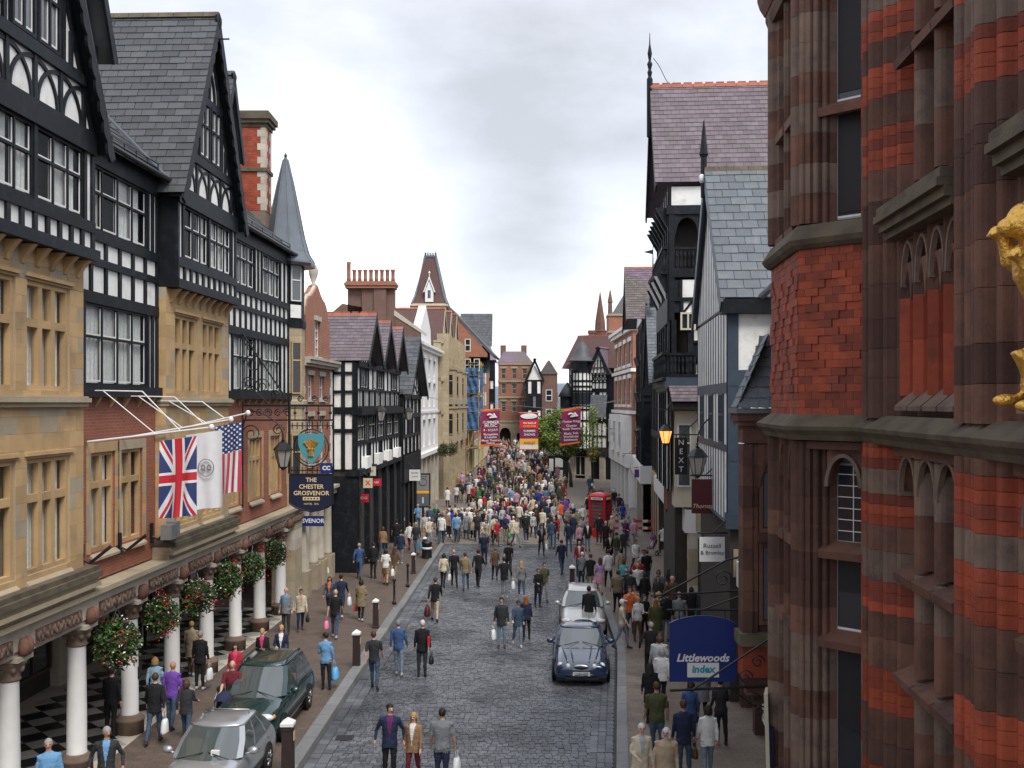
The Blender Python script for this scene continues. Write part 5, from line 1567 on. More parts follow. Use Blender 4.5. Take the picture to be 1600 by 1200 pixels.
def roll(a, d, r, s=-1, n=6):
    """points of a half round shaft facing out, running in direction s along the wall"""
    return [(a - s * r * cos(pi * i / n), d + r * sin(pi * i / n)) for i in range(n + 1)]


def courses(F, prof, bands, parent=bank):
    cache = {}
    for z, h, m, nm in bands:
        k = round(h, 4)
        if k not in cache:
            e = .004
            mb = MB()
            P = [F.p(a, d, 0) for a, d in prof]
            c = sum(P, Vector()) / len(P)
            mb.loft([[p + (c - p) * q + Vector((0, 0, zz)) for p in P] for q, zz in ((.012, .002), (0, .008), (0, h - .008), (.012, h - .002))])
            cache[k] = mb.mesh(nm, M['brown'])
        o = link(bpy.data.objects.new(nm, cache[k]), parent, Matrix.Translation((0, 0, z)))
        o.material_slots[0].link = 'OBJECT'
        o.material_slots[0].material = M[m]
    return


def bands(z0, z1, seed, plain=None):
    r = random.Random(seed)
    out, z, k = [], z0, 0
    while z < z1 - .05:
        if plain and plain[0] <= z < plain[1]:
            h = min(r.choice((.42, .5, .58)), plain[1] - z, z1 - z)
            out.append((z, h, r.choice(('brown', 'brown', 'brown2', 'brown3')), 'stone_block'))
            z += h
        elif k % 2 == 0:
            for q in range(r.choice((3, 4, 4))):
                h = min(.15, z1 - z)
                if h > .03:
                    out.append((z, h, r.choice(('red', 'red', 'red', 'reddark')), 'terracotta_block'))
                z += .15
        else:
            for q in range(r.choice((1, 2))):
                h = min(r.choice((.36, .44)), z1 - z)
                if h > .03:
                    out.append((z, h, r.choice(('brown', 'brown3', 'brown2', 'brown', 'brown3')), 'stone_block'))
                z += h
        k += 1
    return out


core(bank, FB, 3, 15.4, 0, 17.5, -6, -.62, M['room'])
core(bank, FB, 15.4, 21.5, 0, 17.5, -6, -.1, M['room'])
# main front: pilasters with clustered shafts
for ctr, first in ((14.98, True), (11.0, False), (6.6, False)):
    if first:
        pr = [(15.55, -.6), (15.55, -.05)] + roll(15.42, -.02, .09) + [(15.3, .02), (15.28, .1)] + roll(15.16, .1, .075) + [(15.06, .08)] + roll(14.97, .08, .06) + roll(14.8, .1, .085) + [(14.7, .06), (14.69, -.02)] + roll(14.6, -.04, .075) + [(14.5, -.1), (14.49, -.16)] + roll(14.41, -.17, .065) + [(14.33, -.22), (14.3, -.3), (14.22, -.36), (14.2, -.45), (14.2, -.6)]
    else:
        h = [(.45, .1), (.45, -.02)]
        right = roll(ctr + .3, .1, .085) + [(ctr + .2, .08)] + roll(ctr + .08, .08, .07) + roll(ctr - .1, .08, .07) + [(ctr - .2, .08)] + roll(ctr - .3, .1, .085)
        pr = [(ctr + .86, -.6), (ctr + .86, -.42), (ctr + .74, -.3)] + roll(ctr + .65, -.18, .065) + [(ctr + .56, -.12)] + roll(ctr + .48, -.04, .07) + [(ctr + .4, .0), (ctr + .39, .09)] + right + [(ctr - .39, .09), (ctr - .4, 0)] + roll(ctr - .48, -.04, .07) + [(ctr - .56, -.12)] + roll(ctr - .65, -.18, .065) + [(ctr - .74, -.3), (ctr - .86, -.42), (ctr - .86, -.6)]
    courses(FB, pr, bands(1.5, 8.12, 5 + int(ctr)) + bands(8.48, 16.2, 21 + int(ctr), (8.4, 11.6)))
    core(bank, FB, min(p[0] for p in pr) + .05, max(p[0] for p in pr) - .05, 0, 17, -.64, -.5, M['mortar'], 'joint')
for w0, w1 in ((11.86, 14.2), (7.46, 10.14)):
    n = 3
    A = [w0 + (w1 - w0) * i / n for i in range(n + 1)]
    for z0, z1, trs in ((1.8, 8.1, (3.6, 5.05, 6.45)), (11.55, 16.2, (13.5,))):
        for a in A[1:-1]:
            zz = [z0, *trs, z1]
            for y0, y1 in zip(zz, zz[1:]):
                pm = [(a + .1, -.42), (a + .1, -.2)] + roll(a, -.14, .1) + [(a - .1, -.2), (a - .1, -.42)]
                k, y = 0, y0 + .06
                while y < y1 - .03:
                    h = min(.72, y1 - y)
                    courses(FB, pm, [(y, h, ('brown', 'brown3')[k % 2], 'mullion_stone')])
                    y += h
                    k += 1
        for z in trs + (z0,):
            for i in range(n):
                MB().hull([FB.p(A[i] + .02, -.4, z - .05), FB.p(A[i + 1] - .02, -.4, z - .05), FB.p(A[i + 1] - .02, .0, z - .2), FB.p(A[i] + .02, .0, z - .2), FB.p(A[i] + .02, -.4, z + .1), FB.p(A[i + 1] - .02, -.4, z + .1), FB.p(A[i + 1] - .02, .02, z - .08), FB.p(A[i] + .02, .02, z - .08)]).build('transom_stone', M['brown'], bank)
        for i in range(n):
            zz = [z0, *trs, z1]
            for j, (y0, y1) in enumerate(zip(zz, zz[1:])):
                w = window(bank, FB, A[i] + .1, A[i + 1] - .1, y0 + .06, y1 - .1, -.46, 1, 1, M['steel'], M['glass'], .045, .05, M['black'])
                if j == len(zz) - 2:
                    for q in range(1, 6):
                        piece('lead_came', M['lead'], w, FB, A[i] + .14, A[i + 1] - .14, -.435, -.42, y0 + (y1 - y0) * q / 6, y0 + (y1 - y0) * q / 6 + .016)
                    piece('lead_came', M['lead'], w, FB, (A[i] + A[i + 1]) / 2 - .008, (A[i] + A[i + 1]) / 2 + .008, -.434, -.421, y0 + .1, y1 - .14)
            arch_head('arched_head', M['brown'], bank, FB, A[i] + (.0 if i else .02), A[i + 1], z1 - .62, z1 - .02, -.4, -.12)
            mb = MB()
            hw = (A[i + 1] - A[i]) / 2
            arc(mb, FB, A[i] + hw, z1 - .62, hw * .98, .54, 0, pi, .06, -.12, -.05, 12)
            mb.build('arch_roll', M['brown3'], bank)
    core(bank, FB, w0 - .1, w1 + .1, 8.12 - .14, 8.14, -.45, -.02, M['brown'], 'window_lintel')
    # blind tracery panel between the storeys
    core(bank, FB, w0 - .05, w1 + .05, 8.5, 11.3, -.5, -.34, M['mortar'], 'joint')
    ashlar('terracotta_block', [M['red'], M['red'], M['reddark']], bank, FB, w0, w1, 8.95, 10.15, -.35, -.3, [], .15, .3, .006)
    nb = 4
    for i in range(nb + 1):
        a = w0 + (w1 - w0) * i / nb
        courses(FB, [(a + .05, -.35), (a + .05, -.2), (a, -.08), (a - .05, -.2), (a - .05, -.35)], [(8.8, .75, 'red', 'rib_block'), (9.55, .6, 'red', 'rib_block'), (10.15, .85, 'brown', 'rib_stone')])
    for i in range(nb):
        a = w0 + (w1 - w0) * i / nb
        b = w0 + (w1 - w0) * (i + 1) / nb
        courses(FB, [((a + b) / 2 + .03, -.32), ((a + b) / 2, -.2), ((a + b) / 2 - .03, -.32)], [(8.85, 1.3, 'red', 'rib_block')])
        for q in range(2):
            arch_head('tracery', M['brown'], bank, FB, a + (b - a) * q / 2, a + (b - a) * (q + 1) / 2, 10.1, 10.62, -.33, -.14, True)
        arch_head('tracery', M['brown'], bank, FB, a, b, 10.56, 11.0, -.33, -.17, True)
        mb = MB()
        arc(mb, FB, (a + b) / 2, 10.3, (b - a) / 2, .62, 0, pi, .05, -.16, -.09, 10)
        mb.build('tracery_rib', M['brown3'], bank)
        MB().hull([FB.p(a + .03, -.34, 8.76), FB.p(b - .03, -.34, 8.76), FB.p(b - .03, .0, 8.6), FB.p(a + .03, .0, 8.6), FB.p(a + .03, -.34, 8.96), FB.p(b - .03, -.34, 8.96), FB.p(b - .03, .0, 8.66), FB.p(a + .03, .0, 8.66)]).build('sloped_sill', M['brown3'], bank)
    # cornice over the panel
    for z0, z1, d0 in ((10.98, 11.08, .08), (11.08, 11.2, .16), (11.2, 11.3, .24), (11.3, 11.42, .2)):
        piece('cornice_stone', M['moss'], bank, FB, w0 - .15, w1 + .15, -.4, d0, z0, z1 - .003)
# canted face of the bay
pl = [(0, -.45), (.0, -.02)] + roll(.05, -.02, .045, 1) + [(.1, -.03), (.18, -.03), (.19, -.1)] + roll(.245, -.11, .05, 1) + [(.3, -.17)] + roll(.35, -.2, .045, 1) + [(.4, -.26), (.48, -.34), (.48, -.45)]
prr = [(1.02, -.45), (1.02, -.06), (1.05, -.02), (1.16, -.02), (1.16, -.45)]
BW = bands(1.5, 8.12, 77)
BU = bands(11.5, 16, 78)
st = lambda b: [(z, h, {'red': 'brown', 'reddark': 'brown2'}.get(m, m), nm if 'stone' in nm else 'stone_block') for z, h, m, nm in b]
merge = [(1.5 + .44 * i, .44, R.choice(('brown', 'brown3', 'brown2', 'brown')), 'stone_block') for i in range(15)]
mergeu = [(11.55 + .48 * i, .48, R.choice(('brown', 'brown3', 'brown2', 'brown')), 'stone_block') for i in range(9)]
courses(FCT, pl, merge + mergeu)
courses(FCT, prr, BW + BU)
core(bank, FCT, .02, 1.14, 0, 16, -.6, -.42, M['mortar'], 'joint')
for z0, z1 in ((6.5, 7.75), (5.1, 6.35), (2.2, 4.95), (13.45, 15.8), (11.6, 13.3)):
    w = window(bank, FCT, .46, 1.03, z0, z1, -.4, 1, 1, M['steel'], M['glass'], .03, .05, None)
    if z0 == 6.5:
        for q in range(1, 7):
            piece('lead_came', M['frame'], w, FCT, .49, 1.0, -.375, -.36, z0 + 1.25 * q / 7, z0 + 1.25 * q / 7 + .012)
        piece('lead_came', M['frame'], w, FCT, .74, .752, -.374, -.361, z0 + .03, z1 - .03)
    else:
        piece('sash', M['frame'], w, FCT, .49, 1.0, -.375, -.35, z0 + .03, z0 + .06)
        piece('blind', M['ink'], w, FCT, .49, 1.0, -.372, -.362, z0 + (z1 - z0) * (.07 if z0 > 9 else .5), z1 - .03)
for z in (6.42, 5.02, 13.38, 2.1):
    MB().hull([FCT.p(.3, -.4, z - .08), FCT.p(1.03, -.4, z - .08), FCT.p(1.03, -.08, z - .16), FCT.p(.3, -.08, z - .16), FCT.p(.3, -.4, z + .12), FCT.p(1.03, -.4, z + .12), FCT.p(1.03, -.05, z - .04), FCT.p(.3, -.05, z - .04)]).build('transom_stone', M['brown'], bank)
arch_head('arched_head', M['brown'], bank, FCT, .44, 1.04, 7.4, 8.0, -.4, -.1)
piece('hood_mould', M['brown2'], bank, FCT, .16, 1.08, -.2, .03, 7.98, 8.1)
mb = MB()
arc(mb, FCT, .74, 7.4, .31, .52, 0, pi, .06, -.1, -.02, 12)
mb.build('arch_roll', M['brown3'], bank)
# brick panels with stepped diaper pattern


def diaper(k, x):
    q = int(x / .118)
    return (.022 if (k + q) % 7 in (0, 1) or (k - q) % 7 in (0, 1) else .0) * (1 if 2 < k < 19 else 0) + R.uniform(0, .004)


brk = [M['red'], M['red'], M['red'], M['reddark']]
core(bank, FCT, .01, 1.15, 8.45, 11.2, -.3, -.012, M['mortar'], 'joint')
core(bank, FBF, 16.36, 18.78, 8.45, 11.2, -.3, -.012, M['mortar'], 'joint')
ashlar('brick', brk, bank, FCT, .0, 1.16, 8.5, 11.14, -.05, 0, [], .126, .236, .006, 0, diaper)
ashlar('brick', brk, bank, FBF, 16.34, 18.8, 8.5, 11.14, -.05, 0, [], .126, .236, .006, 0, diaper)
# street face of the bay
for a0, a1 in ((16.33, 16.75), (18.3, 18.8), (17.45, 17.6)):
    rr = (a1 - a0) / 2
    courses(FBF, [(a1, -.4), (a1, -.05)] + roll(a0 + rr, -.03, rr * .55) + [(a0 + .01, -.05), (a0 + .01, -.4)], merge + mergeu)
for a0, a1 in ((16.75, 17.45), (17.6, 18.3)):
    for z0, z1 in ((6.5, 7.75), (5.1, 6.35), (2.2, 4.95), (13.45, 15.8), (11.6, 13.3)):
        window(bank, FBF, a0, a1, z0, z1, -.3, 1, 1, M['steel'], M['glass'], .04, .05, M['black'])
        piece('transom_stone', M['brown'], bank, FBF, a0, a1, -.35, .02, z0 - .14, z0 + .01)
    arch_head('arched_head', M['brown'], bank, FBF, a0, a1, 7.4, 8.1, -.3, -.05)
# string courses and cornices carried round the bay
for prof, m in (([(-.3, 8.12), (.12, 8.12), (.16, 8.2), (.24, 8.28), (.26, 8.34), (.0, 8.52), (-.3, 8.52)], 'moss'), ([(-.3, 11.14), (.05, 11.14), (.12, 11.2), (.16, 11.28), (.02, 11.52), (-.3, 11.52)], 'moss')):
    sweep('string_course', M[m], bank, PLAN if prof[0][1] < 9 else PLAN[1:], prof)
for prof in ([(-.3, 15.55), (.05, 15.55), (.1, 15.7), (.1, 15.8), (-.3, 15.8)], [(-.3, 15.8), (.12, 15.8), (.2, 15.95), (.24, 16.1), (.24, 16.3), (-.3, 16.3)], [(-.3, 16.3), (.1, 16.3), (.1, 18), (-.3, 18)]):
    sweep('cornice', M['brown'], bank, PLAN[1:], prof)
# far flank and the lower oriel with the slate hood
FF = Fr(4.1, 0, .077, 1, -1)
core(bank, FF, 19.3, 21.5, 0, 17, -.5, .0, M['brickdark'], 'flank_wall')
ashlar('quoin_stone', [M['red'], M['reddark']], bank, FF, 20.9, 21.55, 2, 16, -.2, .02, [], .3, .3)
ori = Fr(0, 20.5, 1, 0, 1)
x0, x1 = 4.62, 5.75
core(bank, ori, x0 + .12, x1, 3.9, 8.2, -.4, -.12, M['brown2'], 'oriel_wall')
for xa, xb in ((x0, x0 + .2), (x0 + .2, x0 + .32)):
    for i in range(9):
        piece('stone_block', M[R.choice(('brown', 'brown2', 'brown'))], bank, ori, xa, xb - .003, -.4, .0 if xa == x0 else -.05, 4.1 + .42 * i, 4.514 + .42 * i)
piece('oriel_head', M['brown'], bank, ori, x0, x1, -.45, .01, 7.9, 8.25)
arch_head('tracery', M['brown'], bank, ori, x0 + .32, x1, 7.0, 7.9, -.12, -.04, True)
window(bank, ori, x0 + .34, x1, 4.25, 5.9, -.118, 1, 1, M['brown'], M['glasspale'], .08, .05)
window(bank, ori, x0 + .34, x1, 6.1, 7.4, -.118, 1, 1, M['brown'], M['glasspale'], .08, .05)
piece('transom_stone', M['brown2'], bank, ori, x0 + .3, x1, -.2, .06, 5.92, 6.1)
for e, z0, z1, m in ((.12, 8.25, 8.35, 'brown'), (.2, 8.35, 8.5, 'brown2'), (.26, 8.5, 8.6, 'lead'), (.1, 3.85, 4.1, 'moss'), (.0, 3.2, 3.85, 'red'), (-.06, 3.0, 3.2, 'brown2'), (-.16, 2.8, 3.0, 'brown'), (-.28, 2.6, 2.8, 'brown2')):
    piece('oriel_moulding', M[m], bank, ori, x0 - e * .7, x1, -.45 - e * .3, e, z0, z1 - .003)
slates(bank, (4.47, 20.25, 8.62), (1.4, 0, 0), (.64, .75, 1.45), 7, 7, M['slateblue'], 'hood_slate', 60, keep=lambda u, v: True)
slates(bank, (4.54, 21.05, 8.62), (-.07, -.8, 0), (.64, .1, 1.45), 7, 7, M['slateblue'], 'hood_slate', 60)
# low shop front between the bank and the white timber house
lp = thing('low_shop', 'dark low shop front beside the bank oriel behind the hanging signs', 'shop', (6.2, 25, 0))
FS2 = Fr(4.35, 0, .077, 1, -1)
core(lp, FS2, 21.6, 29.2, 0, 4.6, -4, -.2, M['room'])
for k in range(4):
    piece('shop_pier', M['brown2'], lp, FS2, 21.7 + 2.4 * k, 22.1 + 2.4 * k, -.2, .1, .1, 4.2)
    if k < 3:
        window(lp, FS2, 22.15 + 2.4 * k, 24.05 + 2.4 * k, .5, 3.4, -.15, 2, [.8], M['frame'], M['glasspale'], .06, .08)
piece('shop_fascia', M['painted'], lp, FS2, 21.7, 29.2, -.2, .2, 3.5, 4.2)
# ================================================================ FLAGS, BASKETS, SIGNS, LAMPS


def flag(name, label, a, X0, w, z1, h, colour, mats, seed, nx=44, ny=66):
    """cloth hanging from a pole square to the wall; colour(s, t) picks the dye at s across, t down"""
    Ff = side_of(FL, a)
    mb = MB()
    r = random.Random(seed)
    ph = r.uniform(0, 6)
    for j in range(ny + 1):
        for i in range(nx + 1):
            s, t = i / nx, j / ny
            k = t ** .8
            x = X0 + w * s + .03 * sin(3 * t + ph) * k
            d = k * ((.11 * sin(6.5 * s + 2.2 * t + ph)) + .04 * sin(15 * s + ph))
            z = z1 - h * t + .13 * s * (1 - .2 * t) + .012 * sin(9 * s + ph) * k
            mb.v.append(tuple(Ff.p(x, d, z)))
    for j in range(ny):
        for i in range(nx):
            k = j * (nx + 1) + i
            mb.f.append((k, k + 1, k + nx + 2, k + nx + 1))
            mb.m.append(colour((i + .5) / nx, (j + .5) / ny))
    return tag(mb.build(name, [M[m] for m in mats], None, True), label, 'flag', 'flags on the hotel front')


def union(s, t):
    # hung with its long side down: x along the flag, y across it
    x, y = t * 2 - 1, s * 2 - 1
    X, Y = x * 30, y * 15
    if abs(Y) < 3 or abs(X) < 3:
        return 0
    if abs(Y) < 5 or abs(X) < 5:
        return 2
    for sg in (1, -1):
        dd = (Y - sg * X / 2) * .894
        side_ = 1 if X * 1 > 0 else -1
        q = dd * side_ * (1 if sg > 0 else -1)
        if -2 < q < 0:
            return 0
        if -3 < dd < 3:
            return 2
    return 1


def stripes(s, t):
    # hung with its stripes running down: canton of stars at the top
    if t < .42 and s < .62 or t < .4:
        i, j = s * 9, t / .42 * 11
        if (int(i) + int(j)) % 2 == 0 and (i % 1 - .5) ** 2 + (j % 1 - .5) ** 2 < .13:
            return 2
        return 1
    return 0 if int(s * 9) % 2 == 0 else 2


fx = lambda a, d: FL.p(a, d, 0).x
flag('flag', 'red white and blue union flag hanging from the hotel pole', 24.3, -8.34, .89, 7.8, 1.85, union, ('flagred', 'flagblue', 'flagwhite'), 3, 60, 120)
f2 = flag('flag', 'plain white flag with a small grey oval badge between the two striped flags', 26.4, -8.38, .93, 7.88, 1.95, lambda s, t: 0, ('flagwhite',), 5, 24, 40)
flag('flag', 'stars and stripes flag hanging behind the white flag', 28.5, -8.25, .75, 8.05, 1.9, stripes, ('flagpink', 'flagblue', 'flagwhite'), 8, 54, 110)
Ff = side_of(FL, 26.4)
mb = MB()
for q in range(24):
    t0, t1 = q * pi / 12, (q + 1) * pi / 12
    cx_, cz_ = -7.83, 7.05
    mb.hull([Ff.p(cx_ + r * cos(t) * .19, d, cz_ + r * sin(t) * .21) for d in (.1, .115) for r, t in ((1, t0), (1.1, t0), (1.1, t1), (1, t1))])
for q in range(2):
    for k in range(7):
        t = k * .9 + q
        mb.ell(Ff.p(cx_ - .075 + .15 * q + .045 * cos(t), .105, cz_ + .06 * sin(t)), (.022, .01, .03), 6, 4)
mb.build('badge', M['granite'], f2)
for k, (a, xt, zt) in enumerate(((24.3, -7.1, 8.13), (26.4, -7.22, 8.28), (28.5, -7.32, 8.43))):
    fp = thing('flagpole', ['white flagpole carrying the union flag', 'white flagpole carrying the plain white flag', 'white flagpole carrying the stars and stripes'][k], 'flagpole', FL.p(a, 0, 7.8), 'flagpoles on the hotel front')
    P0, P1 = FL.p(a, .0, 7.78 + .02 * k), Vector((xt, FL.p(a, 2.9, 0).y, zt))
    MB().tube([P0, P1], [.03, .022], 10).build('pole', M['painted'], fp)
    MB().ell(P1, (.07, .07, .08), 10, 8).build('finial', M['painted'], fp)
    P2 = P0.lerp(P1, .55)
    MB().tube([P2, FL.p(a + .05, .35, 9.0 - .12 * k), FL.p(a + .05, .02, 9.0 - .12 * k)], .014, 6).build('stay', M['painted'], fp)
    MB().tube([FL.p(a + .05, .35, 9.0 - .12 * k), FL.p(a + .05, 1.3, 8.98 - .12 * k)], .016, 6).build('stay', M['painted'], fp)
    MB().tube([FL.p(a + .05, 1.3, 8.98 - .12 * k), P0.lerp(P1, .75)], .016, 6).build('stay', M['painted'], fp)
    br = FL.p(a - .3, .3, 5.1)
    MB().tube([FL.p(a - .3, .0, 5.05), FL.p(a - .3, .2, 4.95), FL.p(a - .3, .7, 5.35)], .04, 6).tube([FL.p(a - .3, .02, 4.85), FL.p(a - .3, .02, 5.4)], .05, 6).build('bracket', M['iron'], fp)
fl_ = thing('floodlight', 'pale grey box floodlight on the cornice under the union flag', 'floodlight', FL.p(28.2, .6, 5.0))
piece('lamp_box', M['steel'], fl_, FL, 27.7, 28.05, .45, .75, 5.0, 5.4)
piece('lamp_box', M['steel'], fl_, FL, 28.1, 28.35, .45, .75, 5.05, 5.45)
piece('foot', M['iron'], fl_, FL, 27.8, 28.3, .5, .65, 4.92, 5.0)

# hanging baskets: leaves and flowers one by one
bask = []


def basket(seed):
    r = random.Random(seed)
    root = thing('flower_basket', 'x', 'flower basket', (0, 0, 0), 'flower baskets along the arcade')
    MB().lathe([(.05, -.42), (.28, -.3), (.36, -.1), (.36, 0), (.33, 0), (.2, -.25)], 14).build('basket', M['bark'], root, True)
    MB().tube([(.34, 0, 0), (0, 0, .62), (-.34, 0, 0)], .012, 4).tube([(0, .34, 0), (0, 0, .62), (0, -.34, 0)], .012, 4).tube([(0, 0, .6), (0, 0, .75)], .015, 5).build('chain', M['iron'], root)

    def sprays(n, size, lo, hi, m, name, squash=1.0, clump=None):
        mb = MB()
        for _ in range(n):
            if clump:
                c = r.choice(clump)
                p = Vector(c) + Vector((r.gauss(0, .1), r.gauss(0, .1), r.gauss(0, .09)))
            else:
                t, h = r.uniform(0, 2 * pi), r.uniform(-1, 1)
                q = r.uniform(lo, hi)
                k = math.sqrt(1 - h * h)
                p = Vector((.55 * q * k * cos(t), .5 * q * k * sin(t), .58 * q * h - .12 - .12 * (q > .9) * r.random()))
            n_ = Vector((r.gauss(0, 1), r.gauss(0, 1) - .5, r.gauss(0, 1) + .6)).normalized()
            x = n_.orthogonal().normalized()
            x.rotate(Matrix.Rotation(r.uniform(0, 6.3), 3, n_))
            y = n_.cross(x)
            s = size * r.uniform(.6, 1.3)
            mb.quad(p - x * s, p - y * s * .55 + n_ * s * .25, p + x * s, p + y * s * .55 + n_ * s * .25)
        tag(mb.build(name, M[m], root), kind='stuff')
    sprays(1300, .062, .35, 1.0, 'leaf', 'foliage')
    sprays(700, .055, .3, .95, 'leafdark', 'foliage')
    cl = [(r.uniform(-.45, .45), r.uniform(-.5, -.1), r.uniform(-.5, .35)) for _ in range(6)]
    sprays(75, .035, 0, 0, 'petalred', 'red_flowers', clump=cl[:3] + [(.35, -.25, -.4), (0, -.3, .45)])
    sprays(130, .03, .85, 1.05, 'petalwhite', 'white_flowers')
    sprays(50, .032, .9, 1.05, 'petalpink', 'pink_flowers')
    return root


b3 = [basket(s) for s in (1, 2, 3)]
lab = ['full flower basket with white petunias hung nearest the street camera end', 'flower basket with red clump in front of the third pair of columns', 'flower basket of red and white blooms half way along the arcade', 'flower basket just short of the last three columns', 'second flower basket from the stone end pier', 'flower basket hung next to the stone end pier']
lab = ['flower basket trailing white blooms, nearest of those hung between the white columns', 'second nearest flower basket, hanging over the arcade edge', 'third nearest flower basket, below the white flag', 'fourth flower basket, below the last flag bracket', 'flower basket second from the stone pier', 'flower basket beside the stone pier under the hotel sign']
for i in range(6):
    o = b3[i] if i < 3 else copy_tree(b3[i - 3])
    o['label'] = lab[i]
    a = 24.9 + 2.85 * i
    o.matrix_basis = Matrix.Translation(FL.p(a, .45, 3.05 + .05 * (i % 2))) @ Matrix.Rotation(i * .5 - .3, 4, 'Z') @ Matrix.Diagonal(((1.15, 1, 1.1), (.92, 1.05, 1), (1.1, 1, .95), (.9, 1, 1.1), (1.05, .9, 1), (.9, 1, 1))[i]).to_4x4()

# the great hotel sign on its wrought iron bracket
hs = thing('hotel_sign', 'navy hanging hotel sign with gilt lettering below a teal wheatsheaf shield in ironwork', 'sign', (-7.1, 36.5, 5.5))
SG = side_of(FL, 36.4)
xw = FL.p(36.4, .05, 0).x
mb = MB()
bl, br_, bt_ = -7.88, -6.33, 6.18
prof = [(bl, 5.15), (bl + .18, 5.02), (bl + .45, 4.92), (bl + .775, 4.86), (br_ - .45, 4.92), (br_ - .18, 5.02), (br_, 5.15), (br_, bt_), (bl, bt_)]
mb.prism([SG.p(x, -.05, z) for x, z in prof], SG.n * .1).build('board', M['signnavy'], hs)
mb = MB()
for (x, z), (x2, z2) in zip(prof, prof[1:] + prof[:1]):
    mb.tube([SG.p(x, .04, z), SG.p(x2, .04, z2)], .03, 6)
mb.build('board_rim', M['iron'], hs)
cx_ = (bl + br_) / 2
for body, z, s in (('THE', 5.98, .21), ('CHESTER', 5.74, .215), ('GROSVENOR', 5.51, .215)):
    text(body, hs, SG.p(cx_, .056, z), SG.t, (0, 0, 1), s, M['gilt'], bold=.004)
text('HOTEL  SPA', hs, SG.p(cx_, .056, 5.13), SG.t, (0, 0, 1), .1, M['gilt'])
piece('star_strip', M['gilt'], hs, SG, cx_ - .3, cx_ + .3, .05, .056, 5.26, 5.38)
for k in range(5):
    mb = MB()
    P = [(cx_ - .22 + .11 * k + r * sin(q * pi / 5), 5.32 + r * cos(q * pi / 5)) for q, r in enumerate([.045, .02] * 5)]
    mb.prism([SG.p(x, .058, z) for x, z in P], SG.n * .003).build('star', M['ink'], hs)
for x, z, h in ((-6.4, 8.9, 0), (xw, 8.55, 0)):
    pass
iron = MB()
iron.tube([SG.p(xw, 0, 8.62), SG.p(-6.3, 0, 8.62)], .04, 6).tube([SG.p(xw, 0, 8.1), SG.p(-6.3, 0, 8.1)], .03, 6).tube([SG.p(-7.9, 0, 8.9), SG.p(-7.9, 0, 6.2)], .05, 6)
iron.tube([SG.p(-6.32, 0, 9.1), SG.p(-6.32, 0, 6.2)], .03, 6).tube([SG.p(xw, 0, 11.2), SG.p(-7.9, 0, 8.7)], .03, 6).tube([SG.p(xw, 0, 9.5), SG.p(-8.6, 0, 8.65)], .02, 6)
iron.tube([SG.p(xw + .02, 0, 4.9), SG.p(xw + .02, 0, 11.2)], .03, 6)
iron.build('bracket_bar', M['iron'], hs)


def scroll(x, z, r, s=1, turns=1.6, a0=0.):
    pts = [SG.p(x + s * r * (1 - t * .8) * cos(a0 + 2 * pi * turns * t), 0, z + r * (1 - t * .8) * sin(a0 + 2 * pi * turns * t)) for t in [i / 22 for i in range(23)]]
    return MB().tube(pts, .022, 5).build('scroll', M['iron'], hs)


for k in range(5):
    scroll(-9.3 + .33 * k, 8.36, .15, 1 if k % 2 else -1)
for x, z, r in ((-9.2, 10.1, .35), (-8.9, 9.3, .3), (-9.35, 9.4, .25), (-8.4, 9.0, .18), (-9.25, 7.6, .35), (-9.3, 10.7, .2), (-8.3, 7.75, .22), (-7.0, 8.85, .12), (-6.6, 8.85, .1), (-7.5, 8.85, .12)):
    scroll(x, z, r, 1 if x > -9 else -1)
for k in range(4):
    x = -7.7 + k * .42
    MB().tube([SG.p(x, 0, 8.1), SG.p(x, 0, 8.62)], .018, 5).ell(SG.p(x, 0, 8.36), (.06, .06, .06), 6, 5).build('baluster', M['iron'], hs)
for z in (7.9, 6.32):
    mb = MB().tube([SG.p(-7.85, 0, z), SG.p(-6.35, 0, z)], .02, 5)
    for k in range(9):
        mb.tube([SG.p(-7.8 + .18 * k, 0, z - .13), SG.p(-7.8 + .18 * k, 0, z + .13)], .016, 4)
    mb.build('rail', M['iron'], hs)
ring = [SG.p(-7.12 + .62 * cos(t), 0, 7.12 + .66 * sin(t)) for t in [i * pi / 16 for i in range(33)]]
MB().tube(ring, .025, 5).tube([SG.p(-7.12 + .52 * cos(t), 0, 7.12 + .56 * sin(t)) for t in [i * pi / 16 for i in range(33)]], .015, 5).build('ring', M['iron'], hs)
shp = [(-7.58, 7.62), (-6.66, 7.62), (-6.66, 7.25), (-6.78, 6.9), (-7.0, 6.65), (-7.12, 6.52), (-7.24, 6.65), (-7.46, 6.9), (-7.58, 7.25)]
sh_ = MB().prism([SG.p(x, -.03, z) for x, z in shp], SG.n * .06).build('shield', M['signteal'], hs)
mb = MB()
for k in range(9):
    t = (k - 4) * .16
    mb.tube([SG.p(-7.12 + .02 * (k - 4), .05, 6.82), SG.p(-7.12 + .01 * (k - 4), .06, 7.08), SG.p(-7.12 + .06 * (k - 4), .05, 7.42 - abs(k - 4) * .025)], [.03, .02, .04], 6)
mb.tube([SG.p(-7.24, .06, 7.07), SG.p(-7.0, .06, 7.07)], .035, 6).build('wheatsheaf', M['gold'], sh_)
piece('rating_plate', M['signblue'], hs, SG, -6.78, -6.36, .02, .06, 6.22, 6.58)
text('CC', hs, SG.p(-6.57, .064, 6.4), SG.t, (0, 0, 1), .2, M['signwhite'], bold=.01)


